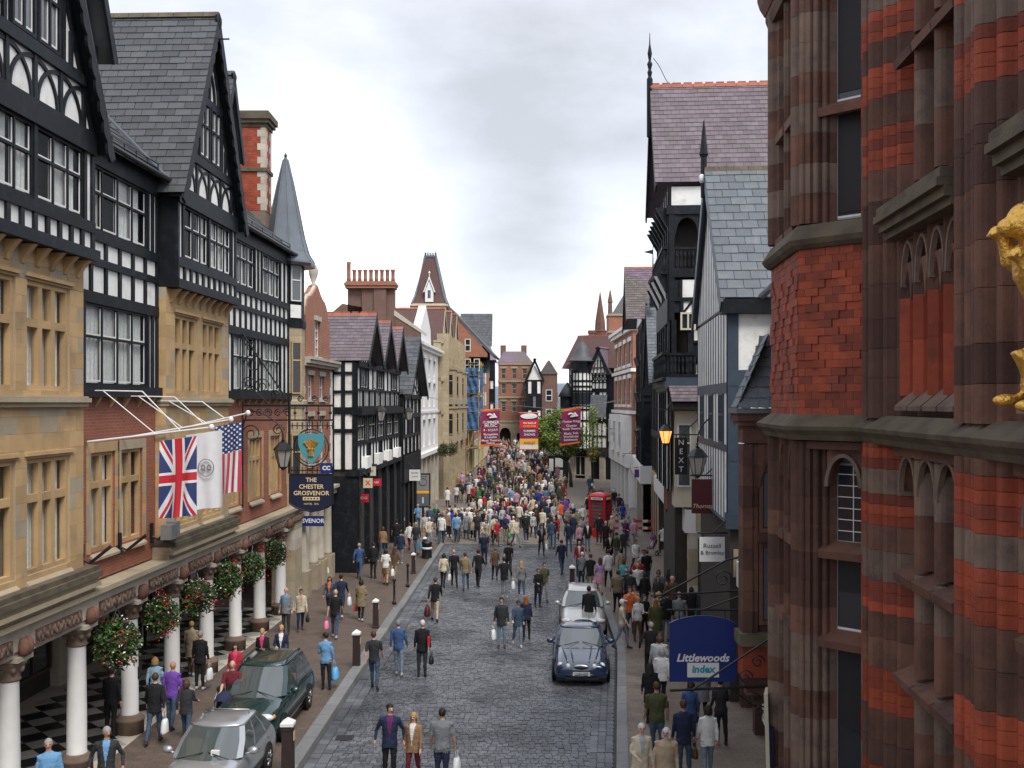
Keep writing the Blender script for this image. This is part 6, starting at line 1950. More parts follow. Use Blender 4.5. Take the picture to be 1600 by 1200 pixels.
def lantern_parts(root, s=1.0, lit=False):
    mb = MB().lathe([(.05, .62), (.16, .56), (.34, .34), (.36, .3), (.3, .3)], 6)
    mb.build('lantern_roof', M['iron'] if not lit else M['iron'], root, False, Matrix.Scale(s, 4), True)
    MB().lathe([(.02, .78), (.05, .74), (.03, .68), (.07, .62)], 8).build('lantern_finial', M['iron'], root, True, Matrix.Scale(s, 4), True)
    MB().lathe([(.3, .29), (.15, -.28)], 6).build('lantern_glass', M['glow'] if lit else M['lampglass'], root, False, Matrix.Scale(s, 4), True)
    for k in range(6):
        t = k * pi / 3
        MB().tube([(.305 * cos(t), .305 * sin(t), .3), (.155 * cos(t), .155 * sin(t), -.28)], .014, 4).build('lantern_bar', M['iron'], root, False, Matrix.Scale(s, 4), True)
    MB().lathe([(.16, -.27), (.17, -.3), (.08, -.36), (.02, -.42)], 6).build('lantern_base', M['iron'], root, False, Matrix.Scale(s, 4), True)


def wall_lamp(label, P, wall, lit=False, s=1., over=True):
    """lantern hung from a swan neck bracket fixed to the wall point"""
    root = thing('street_lantern', label, 'lantern', P, 'lanterns on brackets along the street')
    lantern_parts(root, s, lit)
    Wl = Vector(wall) - Vector(P)
    top = Vector((0, 0, .78 * s))
    pts = []
    for i in range(15):
        t = i / 14
        pts.append(top + (Wl - top) * (.5 - .5 * cos(pi * t)) * Vector((1, 1, 0)).length * .7071 * 1 if False else Vector((Wl.x * (.5 - .5 * cos(pi * min(1, t * 1.2))), Wl.y * t, top.z + (.9 * s) * sin(pi * t * .85) + (Wl.z - top.z - .9 * s * sin(pi * .85)) * max(0, t - .6) / .4)))
    MB().tube(pts, .028 * s, 6).build('bracket', M['iron'], root, True, Matrix(), True)
    return root


wall_lamp('black lantern hanging from a bracket between the stone windows beside the hotel sign', (-8.05, 36.0, 6.75), (-9.55, 36.2, 6.5))
wall_lamp('lit lantern glowing orange on the bracket by the tall black vertical sign', (5.85, 39, 7.4), (6.35, 40.4, 7.3), True, .8)
wall_lamp('large unlit black lantern above the maroon hanging sign', (6.05, 33.4, 6.65), (6.9, 33.8, 7.6), False, .98)
wall_lamp('small black lantern hanging beside the three gabled timber house', (-7.25, 56.5, 8.0), (-7.9, 56.6, 8.6), False, .95)
wall_lamp('small dark lantern on the far wall of the timber house row', (-6.6, 65.5, 7.9), (-7.4, 65.6, 8.4), False, .9)


def hanging(label, cx, Y, zc, w, h, m, rows, wall_x, mount='top', rim=None, arch=0., name='hanging_sign', th=.05, ang=0.):
    """double sided sign board square to the street on an iron bracket"""
    root = thing(name, label, 'sign', (cx, Y, zc))
    Fq = Fr(0, Y, 1, ang, 1)
    x0, x1, z0, z1 = cx - w / 2, cx + w / 2, zc - h / 2, zc + h / 2
    pr = [(x0, z0), (x1, z0), (x1, z1)]
    if arch:
        pr += [(cx + w / 2 * (1 - 2 * t) * (.94), z1 + arch * (sin(pi * t) ** .6)) for t in [i / 10 for i in range(1, 10)]]
    pr += [(x0, z1)]
    MB().prism([Fq.p(x, -th / 2, z) for x, z in pr], Fq.n * th).build('board', M[m], root)
    for body, dz, s, tm, kw in rows:
        text(body, root, Fq.p(cx + kw.pop('dx', 0), th / 2 + .004, zc + dz), Fq.t, (0, 0, 1), s, M[tm], **kw)
    zt = z1 + arch + .12
    MB().tube([Fq.p(x0 - .05, 0, zt), Fq.p(wall_x, 0, zt)], .025, 6).build('bracket', M['iron'], root)
    for x in (x0 + .15 * w, x1 - .15 * w):
        MB().tube([Fq.p(x, 0, zt), Fq.p(x, 0, z1 - .02)], .014, 4).build('hanger', M['iron'], root)
    MB().tube([Fq.p(cx, 0, zt), Fq.p(wall_x, 0, zt + .7)], .02, 5).build('stay', M['iron'], root)
    return root, Fq


o, Fq = hanging('big royal blue hanging sign with arched top, white lettering and a white panel', 4.09, 22, 3.35, 1.42, 1.26, 'signblue', [('Littlewoods', -.12, .235, 'signwhite', dict(shear=.25, bold=.006))], 6.0, arch=.16)
piece('white_panel', M['signwhite'], o, Fq, 3.76, 4.44, .03, .034, 2.93, 3.13)
piece('white_panel', M['signwhite'], o, Fq, 3.76, 4.44, .034, .036, 2.82, 2.93)
text('index', o, Fq.p(4.1, .04, 2.99), Fq.t, (0, 0, 1), .22, M['teal'], bold=.008, shear=.1)
hanging('white square hanging sign with dark serif style lettering in two lines', 5.86, 30, 4.42, .74, .72, 'signwhite', [('Russell', .1, .19, 'ink', {}), ('& Bromley', -.1, .16, 'ink', {})], 6.7)
hanging('dark maroon hanging sign with cream script beneath the big unlit lantern', 6.22, 33, 5.7, .86, 1.1, 'signmaroon', [('Thorntons', -.32, .2, 'signcream', dict(shear=.35))], 7.0)
o, Fq = hanging('tall black vertical hanging sign with white capital letters one above the other', 6.52, 39.5, 6.66, .48, 1.42, 'ink', [(c, .52 - .345 * i, .3, 'signwhite', {}) for i, c in enumerate('NEXT')], 7.3)
o, Fq = hanging('bright orange square hanging sign with a black strip along its foot', 7.19, 45.5, 4.35, .7, .96, 'signorange', [], 7.9)
piece('black_strip', M['ink'], o, Fq, 6.84, 7.54, .027, .032, 3.87, 4.02)
text('orange', o, Fq.p(7.19, .036, 3.945), Fq.t, (0, 0, 1), .1, M['signwhite'])
hanging('small purple shop sign on the pale shop fronts up the north side', 8.75, 70, 3.9, .75, .55, 'signpurple', [], 9.6)
hanging('round topped white shop sign hanging from the pale shop fronts', 9.1, 80, 4.2, .8, .6, 'signwhite', [], 9.9, arch=.15)
hanging('white oblong hanging sign with red script near the corner building', 9.3, 92, 6.0, 1.0, .55, 'signwhite', [('Clarks', 0, .3, 'signred', dict(shear=.2))], 9.9)
hanging('small white square sign with an orange emblem on the dark timber arcade', -7.4, 52.6, 4.6, .48, .5, 'signcream', [('X', 0, .3, 'signorange', dict(bold=.02))], -8.4)
hanging('small pale green sign hung above the red shop signs on the dark arcade', -7.7, 55, 5.05, .78, .5, 'signcream', [('FIELDS', 0, .17, 'timber', {})], -8.5)
hanging('small red shop sign with white mark on the dark arcade post', -7.55, 57, 4.3, .55, .4, 'signred', [('h&f', 0, .2, 'signwhite', {})], -8.2)
hanging('red shop sign with white letters low on the dark timber arcade', -7.72, 53.4, 3.75, .5, .42, 'signred', [('IDO', 0, .2, 'signwhite', {})], -8.6)
hanging('white shop sign board on the dark gabled house', -6.55, 69, 3.85, .75, .75, 'signwhite', [('BOOKS', .15, .14, 'ink', {}), ('& MAPS', -.1, .12, 'ink', {})], -7.4)
wb_ = thing('projecting_sign', 'narrow cream and navy sign panel seen nearly edge on below the bank oriel', 'sign', (4.5, 18.5, 2.7))
MB().hull([(4.55, 18.3, 1.9), (4.62, 18.3, 1.9), (4.9, 19.3, 1.9), (4.83, 19.3, 1.9), (4.5, 18.3, 3.5), (4.57, 18.3, 3.5), (4.85, 19.3, 3.35), (4.78, 19.3, 3.35)]).build('board', M['signcream'], wb_)
MB().hull([(4.63, 18.28, 1.9), (4.7, 18.28, 1.9), (4.98, 19.28, 1.9), (4.91, 19.28, 1.9), (4.6, 18.28, 2.9), (4.67, 18.28, 2.9), (4.95, 19.28, 2.85), (4.88, 19.28, 2.85)]).build('board', M['signnavy'], wb_)
ib = thing('iron_sign_bracket', 'long black wrought iron bracket with scrolls crossing in front of the bank oriel', 'bracket', (4.5, 20.2, 3))
for pts, r in (([(3.1, 20.1, 3.06), (5.2, 20.3, 3.1)], .03), ([(3.55, 20.1, 3.08), (5.2, 20.3, 4.1)], .025), ([(4.3, 20.15, 3.07), (4.95, 20.3, 2.6)], .02), ([(2.95, 21.8, 4.6), (5.3, 21.9, 4.72)], .025), ([(3.2, 21.8, 4.62), (4.6, 21.9, 5.35), (5.3, 21.9, 5.5)], .025)):
    MB().tube(pts, r, 6).build('bar', M['iron'], ib)
for x, y, z, r in ((4.75, 20.2, 2.85, .16), (4.9, 20.2, 2.62, .12), (4.6, 20.2, 3.3, .15), (3.2, 21.8, 4.5, .1), (4.5, 21.85, 4.95, .2), (4.85, 20.2, 3.6, .14)):
    MB().tube([(x + r * (1 - .8 * t) * cos(9 * t), y, z + r * (1 - .8 * t) * sin(9 * t)) for t in [i / 20 for i in range(21)]], .016, 5).build('scroll', M['iron'], ib)

# gilded lion on the bank front
TMP = bpy.data.scenes.new('workshop')


def remesh(mb, name, voxel, mats, smooth=True):
    me = mb.mesh(name + '_src', mats)
    o = bpy.data.objects.new(name + '_src', me)
    TMP.collection.objects.link(o)
    md = o.modifiers.new('r', 'REMESH')
    md.mode = 'VOXEL'
    md.voxel_size = voxel
    md.use_smooth_shade = smooth
    sm = o.modifiers.new('s', 'SMOOTH')
    sm.factor = .5
    sm.iterations = 2
    with bpy.context.temp_override(scene=TMP, view_layer=TMP.view_layers[0]):
        dg = bpy.context.evaluated_depsgraph_get()
    out = bpy.data.meshes.new_from_object(o.evaluated_get(dg))
    out.name = name
    bpy.data.objects.remove(o)
    bpy.data.meshes.remove(me)
    return out


mb = MB()
mb.tube([(.25, 0, .35), (.12, 0, .75), (.0, 0, 1.15), (-.1, 0, 1.35)], [.24, .22, .27, .2], 12)
mb.ell((-.17, 0, 1.55), (.17, .14, .17), 12, 8).ell((-.31, 0, 1.5), (.11, .09, .09), 10, 6).ell((-.02, 0, 1.5), (.23, .2, .27), 10, 8)
for q in range(14):
    t = q * 2.4
    mb.tube([(.0 + .15 * cos(t), .17 * sin(t), 1.45 + .16 * cos(t * 1.7)), (.02 + .28 * cos(t), .27 * sin(t), 1.35 + .2 * cos(t * 1.7))], [.07, .02], 6)
for s in (-1, 1):
    mb.ell((-.1, .1 * s, 1.72), (.05, .03, .06), 8, 6)
    z = .12 * s
    mb.tube([(-.05, .17 * s, 1.15), (-.22, .2 * s, 1.12 + z), (-.27, .18 * s, 1.3 + z), (-.3, .18 * s, 1.34 + z)], [.11, .08, .065, .05], 8).ell((-.31, .18 * s, 1.36 + z), (.1, .08, .07), 8, 6)
    for k in range(3):
        mb.tube([(-.35, .18 * s + .04 * (k - 1), 1.37 + z), (-.41, .18 * s + .05 * (k - 1), 1.33 + z)], [.03, .015], 6)
    mb.tube([(.22, .16 * s, .4), (-.12, .2 * s, .32 + z * .3), (-.05, .2 * s, .1 + z * .2), (-.12, .2 * s, .0 + z * .2)], [.17, .12, .07, .06], 8).ell((-.24, .2 * s, -.02 + z * .2), (.13, .08, .06), 8, 6)
mb.tube([(.45, 0, .35), (.65, 0, .3), (.75, 0, .6), (.62, 0, .9), (.7, 0, 1.15)], [.05, .045, .045, .05, .08], 8)
ln = link(bpy.data.objects.new('gilded_lion', remesh(mb, 'gilded_lion', .02, M['gold'])), None, Matrix.Translation((4.61, 8.85, 8.72)))
tag(ln, 'gilded rampant lion figure fixed to the bank front at the picture edge', 'statue')

# ================================================================ STREET FURNITURE


def bollard_tree():
    root = thing('bollard', 'x', 'bollard', (0, 0, 0), 'dark bollards along the kerbs')
    MB().lathe([(.2, 0), (.2, .08), (.165, .1), (.15, 1.0), (.165, 1.02), (.165, 1.1)], 4, (0, 0, 0), 1, pi / 4).build('shaft', M['bollard'], root, False, None, True)
    MB().lathe([(.19, 1.1), (.19, 1.16), (.01, 1.26)], 4, (0, 0, 0), 1, pi / 4).build('cap', M['painted'], root, False, None, True)
    piece_ = MB().box(.12, .13, -.05, .05, .8, .98).build('badge', M['gilt'], root, False, None, True)
    return root


def place(root, first, x, y, rz=0, s=1., label=None, z=None):
    o = root if first else copy_tree(root)
    z = z if z is not None else (.1 if (x < KL(y) or x > KR(y) or y > S_END) and y < 95 else (gz(y) + .1 if y > 95 else .01))
    o.matrix_basis = Matrix.Translation((x, y, z)) @ Matrix.Rotation(rz, 4, 'Z') @ Matrix.Scale(s, 4)
    WB[o.name] = o.matrix_basis.copy()
    if label:
        o['label'] = label
    return o


def ground_at(u, v, z=.1):
    Y = (EYE - z) * 1600 / (v - 630)
    for _ in range(6):
        Y = (EYE - z - gz(Y)) * 1600 / (v - 630)
    return ((u - 800) / 1600 * Y, Y)


bo = bollard_tree()
for i, (u, v, s, lb) in enumerate(((450, 1218, 1.13, 'stout dark bollard with white cap beside the green people carrier'), (557, 1044, 1.0, 'dark white capped bollard behind the woman in the light blue jacket'), (587, 981, .9, 'dark white capped bollard next to the woman in brown with a red bag'),
                                   (646, 896, .85, 'dark white capped bollard by the man with a plastic bag at the kerb'), (664, 868, .85, 'farthest dark white capped bollard on the hotel side kerb'), (894, 922, 1.0, 'dark white capped bollard behind the parked pale car'))):
    place(bo, i == 0, *ground_at(u, v), 0, s, lb)
pt = thing('post', 'x', 'post', (0, 0, 0), 'thin black posts on the pavement')
MB().lathe([(.09, 0), (.09, .1), (.05, .14), (.045, .95), (.08, 1.0), (.06, 1.08), (.02, 1.12)], 12).build('shaft', M['iron'], pt, True, None, True)
MB().lathe([(.055, .8), (.07, .82), (.055, .86)], 12).build('collar', M['iron'], pt, True, None, True)
for i, (u, v, lb) in enumerate(((616, 944, 'thin black post on the pavement left of the kerb bollards'), (637, 917, 'thin black post standing farther back beside the kerb bollard'))):
    place(pt, i == 0, *ground_at(u, v), 0, 1, lb)
lb_ = thing('litter_bin', 'black litter bin standing by the farthest kerb bollard', 'bin', (*ground_at(664, 872), .1))
x, y = ground_at(667, 872)
MB().lathe([(.3, .1), (.28, .15), (.26, .85), (.3, .9), (.3, 1.0), (.1, 1.05)], 12, (x, y, 0)).build('bin', M['iron'], lb_, True)
MB().lathe([(.305, .6), (.285, .72)], 12, (x, y, 0)).build('band', M['signwhite'], lb_, True)


def phone_box():
    root = thing('telephone_box', 'x', 'telephone box', (0, 0, 0), 'red telephone boxes')
    B = lambda mb, nm, m: mb.build(nm, M[m], root, False, None, True)
    B(MB().box(-.46, .46, -.46, .46, 0, .18), 'plinth', 'phone')
    for sx in (-1, 1):
        for sy in (-1, 1):
            B(MB().box(sx * .45 - .06, sx * .45 + .06, sy * .45 - .06, sy * .45 + .06, .18, 2.1), 'corner_post', 'phone')
    B(MB().box(-.52, .52, -.52, .52, 2.1, 2.3), 'fascia', 'phone')
    for k in range(4):
        Rk = Matrix.Rotation(k * pi / 2, 4, 'Z')
        o = MB().box(-.36, .36, -.525, -.52, 2.13, 2.26).build('name_panel', M['signwhite'], root, False, Rk, True)
        MB().box(-.4, .4, -.43, -.41, .2, 2.08).build('pane', M['glasspale'], root, False, Rk, True)
        mb = MB().box(-.4, .4, -.46, -.425, .18, .5)
        for q in range(1, 8):
            z = .5 + q * .2
            mb.box(-.4, .4, -.455, -.425, z - .015, z + .015)
        for x in (-.25, .25):
            mb.box(x - .014, x + .014, -.452, -.425, .5, 2.1)
        mb.build('glazing_frame', M['phone'], root, False, Rk, True)
    B(MB().loft([[(r * x, r * y, z) for x, y in ((-1, -1), (0, -1.0), (1, -1), (1, 0), (1, 1), (0, 1), (-1, 1), (-1, 0))] for r, z in ((.5, 2.3), (.48, 2.36), (.4, 2.45), (.22, 2.52), (.02, 2.54))]), 'domed_roof', 'phone')
    text('TELEPHONE', root, (0, -.53, 2.195), (1, 0, 0), (0, 0, 1), .1, M['ink'])
    return root


pb = phone_box()
x, y = ground_at(938, 838)
place(pb, True, x, y, radians(-28), 1.13, 'red domed telephone box standing in the crowd')
del pb['group']


def barrier(i, x, y, rz, lab):
    root = thing('road_barrier', lab, 'barrier', (0, 0, 0), 'red and white barriers round the dig')
    for z in (.45, .9):
        for k in range(6):
            MB().box(-1 + k / 3, -1 + (k + 1) / 3 - .004, -.02, .02, z, z + .16).build('plank', M['signred' if k % 2 else 'signwhite'], root, False, None, True)
    for s in (-.85, .85):
        MB().box(s - .03, s + .03, .025, .06, 0, 1.06).box(s - .04, s + .04, -.3, .3, 0, .05).build('foot', M['steel'], root, False, None, True)
    place(root, True, x, y, rz)


for i, (u, v, rz, lab) in enumerate(((975, 838, .05, 'red and white striped barrier standing behind the couple near the phone box'), (1012, 838, -.1, 'red and white striped barrier beside the man with the pushchair'), (1030, 818, .9, 'red and white striped barrier set at an angle near the orange sign'), (966, 815, 1.2, 'red and white barrier seen end on behind the telephone box'))):
    barrier(i, *ground_at(u, v), rz, lab)
ms = thing('map_totem', 'tall black framed street map totem with grey, yellow and blue panels', 'map board', (*ground_at(661, 828), 0))
x, y = ground_at(661, 826)
Ft_ = Fr(x, y, 1, 0, 1)
piece('post', M['iron'], ms, Ft_, -.08, .08, -.08, .08, .1, 1.6)
piece('frame', M['iron'], ms, Ft_, -.5, .5, -.1, .08, 1.55, 3.9)
piece('map_panel', M['granite'], ms, Ft_, -.42, .42, .08, .086, 2.75, 3.8)
piece('yellow_panel', M['banneryellow'], ms, Ft_, -.42, .42, .08, .086, 2.52, 2.72)
piece('blue_panel', M['slateblue'], ms, Ft_, -.42, .42, .08, .086, 1.65, 2.5)
MB().tube([Ft_.p(.25 * cos(t), .09, 3.3 + .25 * sin(t)) for t in [i * pi / 10 for i in range(21)]], .02, 5).build('map_ring', M['iron'], ms)
text('CHESTER', ms, Ft_.p(0, .09, 3.68), (1, 0, 0), (0, 0, 1), .14, M['ink'])
text('i', ms, Ft_.p(0, .09, 2.05), (1, 0, 0), (0, 0, 1), .6, M['signwhite'], bold=.02)
kx, ky = ground_at(872, 752)
ks = thing('notice_kiosk', 'dark framed notice kiosk with white posters standing under the tree', 'kiosk', (kx, ky, .1))
Fk = Fr(kx, ky, 1, 0, 1)
piece('body', M['iron'], ks, Fk, -1.1, 1.1, -1.0, 0, .1, 3.1)
piece('roof', M['slate'], ks, Fk, -1.25, 1.25, -1.15, .15, 3.1, 3.3)
for x0, z0, x1, z1 in ((-.3, 1.9, .5, 2.9), (-.1, .5, .5, 1.6), (-.95, 1.5, -.5, 2.8)):
    piece('poster', M['signwhite'], ks, Fk, x0, x1, .0, .01, z0, z1)
pl_ = thing('planter', 'long dark planter of low shrubs standing among the crowd beside the kiosk', 'planter', (kx - 3.2, ky + .5, .1))
Fp = Fr(kx - 3.4, ky - .5, 1, 0, 1)
piece('box', M['bollard'], pl_, Fp, -1.4, 1.4, -.5, .5, .1, .9)
mb = MB()
for _ in range(500):
    p = Vector((kx - 3.4 + R.uniform(-1.4, 1.4), ky - .5 + R.uniform(-.5, .5), R.uniform(.85, 1.35)))
    n_ = Vector((R.gauss(0, 1), R.gauss(0, 1), R.gauss(0, 1) + .8)).normalized()
    a_ = n_.orthogonal().normalized() * .09
    b_ = n_.cross(a_) * .6
    mb.quad(p - a_, p - b_, p + a_, p + b_)
mb.build('shrub', M['leafdark'], pl_)

# the street tree
tx, ty = 5.95, 103.0
tree = thing('tree', 'small round headed green tree growing among the crowd before the corner building', 'tree', (tx, ty, .25))
base = Vector((tx, ty, .25))
fork = base + Vector((-.35, .2, 2.6))
MB().tube([base, base.lerp(fork, .5) + Vector((.12, 0, 0)), fork], [.2, .15, .13], 10).build('trunk', M['bark'], tree, True)
cen = base + Vector((-1.3, .3, 5.2))
rr = random.Random(4)
mb = MB()
tips = []
for k in range(9):
    t = k * 2.4
    tip = cen + Vector((2.0 * cos(t), 1.7 * sin(t), rr.uniform(-.8, 1.3)))
    mid = fork.lerp(tip, .5) + Vector((0, 0, -.2))
    mb.tube([fork, mid, tip], [.09, .055, .02], 6)
    tips.append(tip)
mb.build('limb', M['bark'], tree, True)
clumps = []
while len(clumps) < 46:
    d = Vector((rr.uniform(-1, 1), rr.uniform(-1, 1), rr.uniform(-1, 1)))
    if .3 < d.length < 1:
        clumps.append((cen + Vector((d.x * 2.45, d.y * 2.4, d.z * 2.3 + .15)), rr.uniform(.55, 1.0)))
for nm, cnt_, m_ in (('crown', 10500, 'leaftree'), ('crown', 4500, 'leaf')):
    mb = MB()
    for _ in range(cnt_):
        c, s = rr.choice(clumps)
        p = c + Vector((rr.gauss(0, .42), rr.gauss(0, .42), rr.gauss(0, .36))) * s
        n_ = Vector((rr.gauss(0, 1), rr.gauss(0, 1), rr.gauss(0, .8) + .9)).normalized()
        a_ = n_.orthogonal().normalized()
        a_.rotate(Matrix.Rotation(rr.uniform(0, 6.3), 3, n_))
        k = rr.uniform(.07, .14)
        b_ = n_.cross(a_) * k * .55
        a_ *= k
        mb.quad(p - a_, p - b_ + n_ * .02, p + a_, p + b_ + n_ * .02)
    mb.build(nm, M[m_], tree)
tree2 = thing('sapling', 'slim young tree growing right of the third hanging banner', 'tree', (tx + 2.6, ty + 3, .1))
b2 = Vector((tx + 2.4, ty + 3, .1))
MB().tube([b2, b2 + Vector((.1, 0, 6.5))], [.09, .04], 8).build('trunk', M['bark'], tree2, True)
mb = MB()
for _ in range(1100):
    h = rr.uniform(2.6, 8.2)
    q = .95 * sin(pi * min(1, (h - 2.2) / 6.2)) + .15
    p = b2 + Vector((rr.gauss(0, .5) * q, rr.gauss(0, .5) * q, h))
    n_ = Vector((rr.gauss(0, 1), rr.gauss(0, 1), rr.gauss(0, 1) + .6)).normalized()
    a_ = n_.orthogonal().normalized() * rr.uniform(.08, .14)
    b_ = n_.cross(a_) * .55
    mb.quad(p - a_, p - b_, p + a_, p + b_)
mb.build('crown', M['leaftree'], tree2)

# banners hung on wires over the street


def banner(label, u0, u1, v0, v1, Y, tilt, lines, cols, side=None):
    root = thing('street_banner', label, 'banner', px((u0 + u1) / 2, v1, Y), 'plum banners hung over the street')
    A, Bq = px(u0, v0, Y), px(u1, v0, Y)
    w, h = (u1 - u0) / 1600 * Y, (v1 - v0) / 1600 * Y
    Fz = Fr(A.x, Y, 1, 0, 1)
    zt, sl = A.z, tilt / w
    lean = -tilt * .55

    def P(s, t, d=0.):
        return Vector((A.x + w * s + lean * t, Y - d - .05 * sin(pi * t) - .03 * sin(6 * s), zt + tilt * s - h * t))
    nx, ny = 10, 24
    mb = MB()
    for y in range(ny + 1):
        for x in range(nx + 1):
            mb.v.append(tuple(P(x / nx, y / ny)))
    for y in range(ny):
        for x in range(nx):
            k = y * (nx + 1) + x
            mb.f.append((k, k + 1, k + nx + 2, k + nx + 1))
            t = (y + .5) / ny
            mb.m.append(next(i for i, (lim, c) in enumerate(cols) if t <= lim))
    mb.build('cloth', [M[c] for _, c in cols], root, True)
    for t in (0, 1):
        MB().tube([P(-.03, t), P(1.03, t)], .04, 6).build('batten', M['bannerorange'], root)
    for body, t, s, m in lines:
        text(body, root, P(.53, t, .07), P(1, t) - P(0, t), P(.5, t - .05) - P(.5, t + .05), s, M[m], bold=.004)
    return root, P


Yb = 84.0
ln1 = [('SUMMER', .36, .36, 'signwhite'), ('MUSIC', .45, .36, 'signwhite'), ('8 - 23 JULY', .57, .25, 'signwhite'), ('Shropshire', .69, .27, 'signwhite'), ('& London', .77, .25, 'signwhite'), ('Music Theatre', .86, .25, 'signwhite'), ('Festival', .93, .22, 'signwhite')]
o1, P1 = banner('plum banner with vertical orange lettering and white swan emblem, hung before the blue sheeting', 752, 781, 641, 697, Yb, .1, ln1, [(.06, 'bannerorange'), (.95, 'bannerplum'), (1, 'bannerorange')])
text('FESTIVAL', o1, P1(.1, .4, .08), P1(.1, 0) - P1(.1, 1), P1(0, .4) - P1(1, .4), .4, M['signred'])
o2, P2 = banner('banner in plum, red, yellow and white bands with a white oval at the top', 812, 841, 645, 702, Yb, .0, [('the best of', .28, .24, 'signwhite'), ('CHESTER', .37, .26, 'banneryellow'), ('SUMMER', .5, .26, 'signwhite'), ('SHOWS', .6, .26, 'signwhite'), ('AUGUST', .82, .24, 'bannerplum')], [(.2, 'bannerplum'), (.42, 'signred'), (.72, 'bannerplum'), (.88, 'banneryellow'), (1, 'signwhite')])
mb = MB().prism([P2(.5 + .46 * cos(t), .09 + .075 * sin(t), .05) for t in [i * pi / 10 for i in range(20)]], (0, -.02, 0))
mb.build('oval_panel', M['signwhite'], o2)
o3, P3 = banner('plum banner with white emblem and lettering, hung in front of the tree', 878, 908, 641, 696, Yb - 3, .22, [('Chester Fringe', .36, .24, 'signwhite'), ('Chester', .48, .26, 'signwhite'), ('Youth Theatre', .57, .24, 'signwhite'), ('Music, Folk', .7, .25, 'signwhite'), ('Workshops', .79, .25, 'signwhite'), ('Exhibitions', .88, .25, 'signwhite')], [(.06, 'bannerorange'), (.95, 'bannerplum'), (1, 'bannerorange')])
for o, P in ((o1, P1), (o3, P3)):
    mb = MB().tube([P(.35 + .12 * t + .2 * t * t, .16 - .05 * sin(3 * t) + .04 * t, .08) for t in [i / 8 for i in range(9)]], .07, 6)
    mb.tube([P(.45, .22, .08), P(.85, .22, .08)], .07, 6).tube([P(.65, .12, .08), P(.75, .2, .08)], .09, 6)
    mb.build('emblem', M['signwhite'], o)
for P, Yq in ((P1, Yb), (P3, Yb - 3)):
    pass
wr = thing('banner_wire', 'thin steel wire strung across the street carrying the hanging banners', 'wire', (0, Yb, 8))
MB().tube([(-7.0, Yb + .05, 9.2), P1(0, -.01), P1(1, -.01), P2(0, -.01), P2(1, -.01), (9.6, Yb + .05, 9.0)], .015, 4).build('wire', M['steel'], wr)
MB().tube([(-7.0, Yb - 2.9, 9.2), P3(0, -.01), P3(1, -.01), (9.7, Yb - 2.9, 9.2)], .015, 4).build('wire', M['steel'], wr)
for i, (x, y, z) in enumerate(((-5.6, 84, 5.0), (-5.3, 90, 4.8))):
    o = copy_tree(b3[i])
    o['label'] = ['round flower basket hanging on the white house front', 'round flower basket hung beyond the white house'][i]
    o['group'] = 'flower baskets up the street'
    o.matrix_basis = Matrix.Translation((x, y, z)) @ Matrix.Scale(1.0, 4)
# ================================================================ CARS


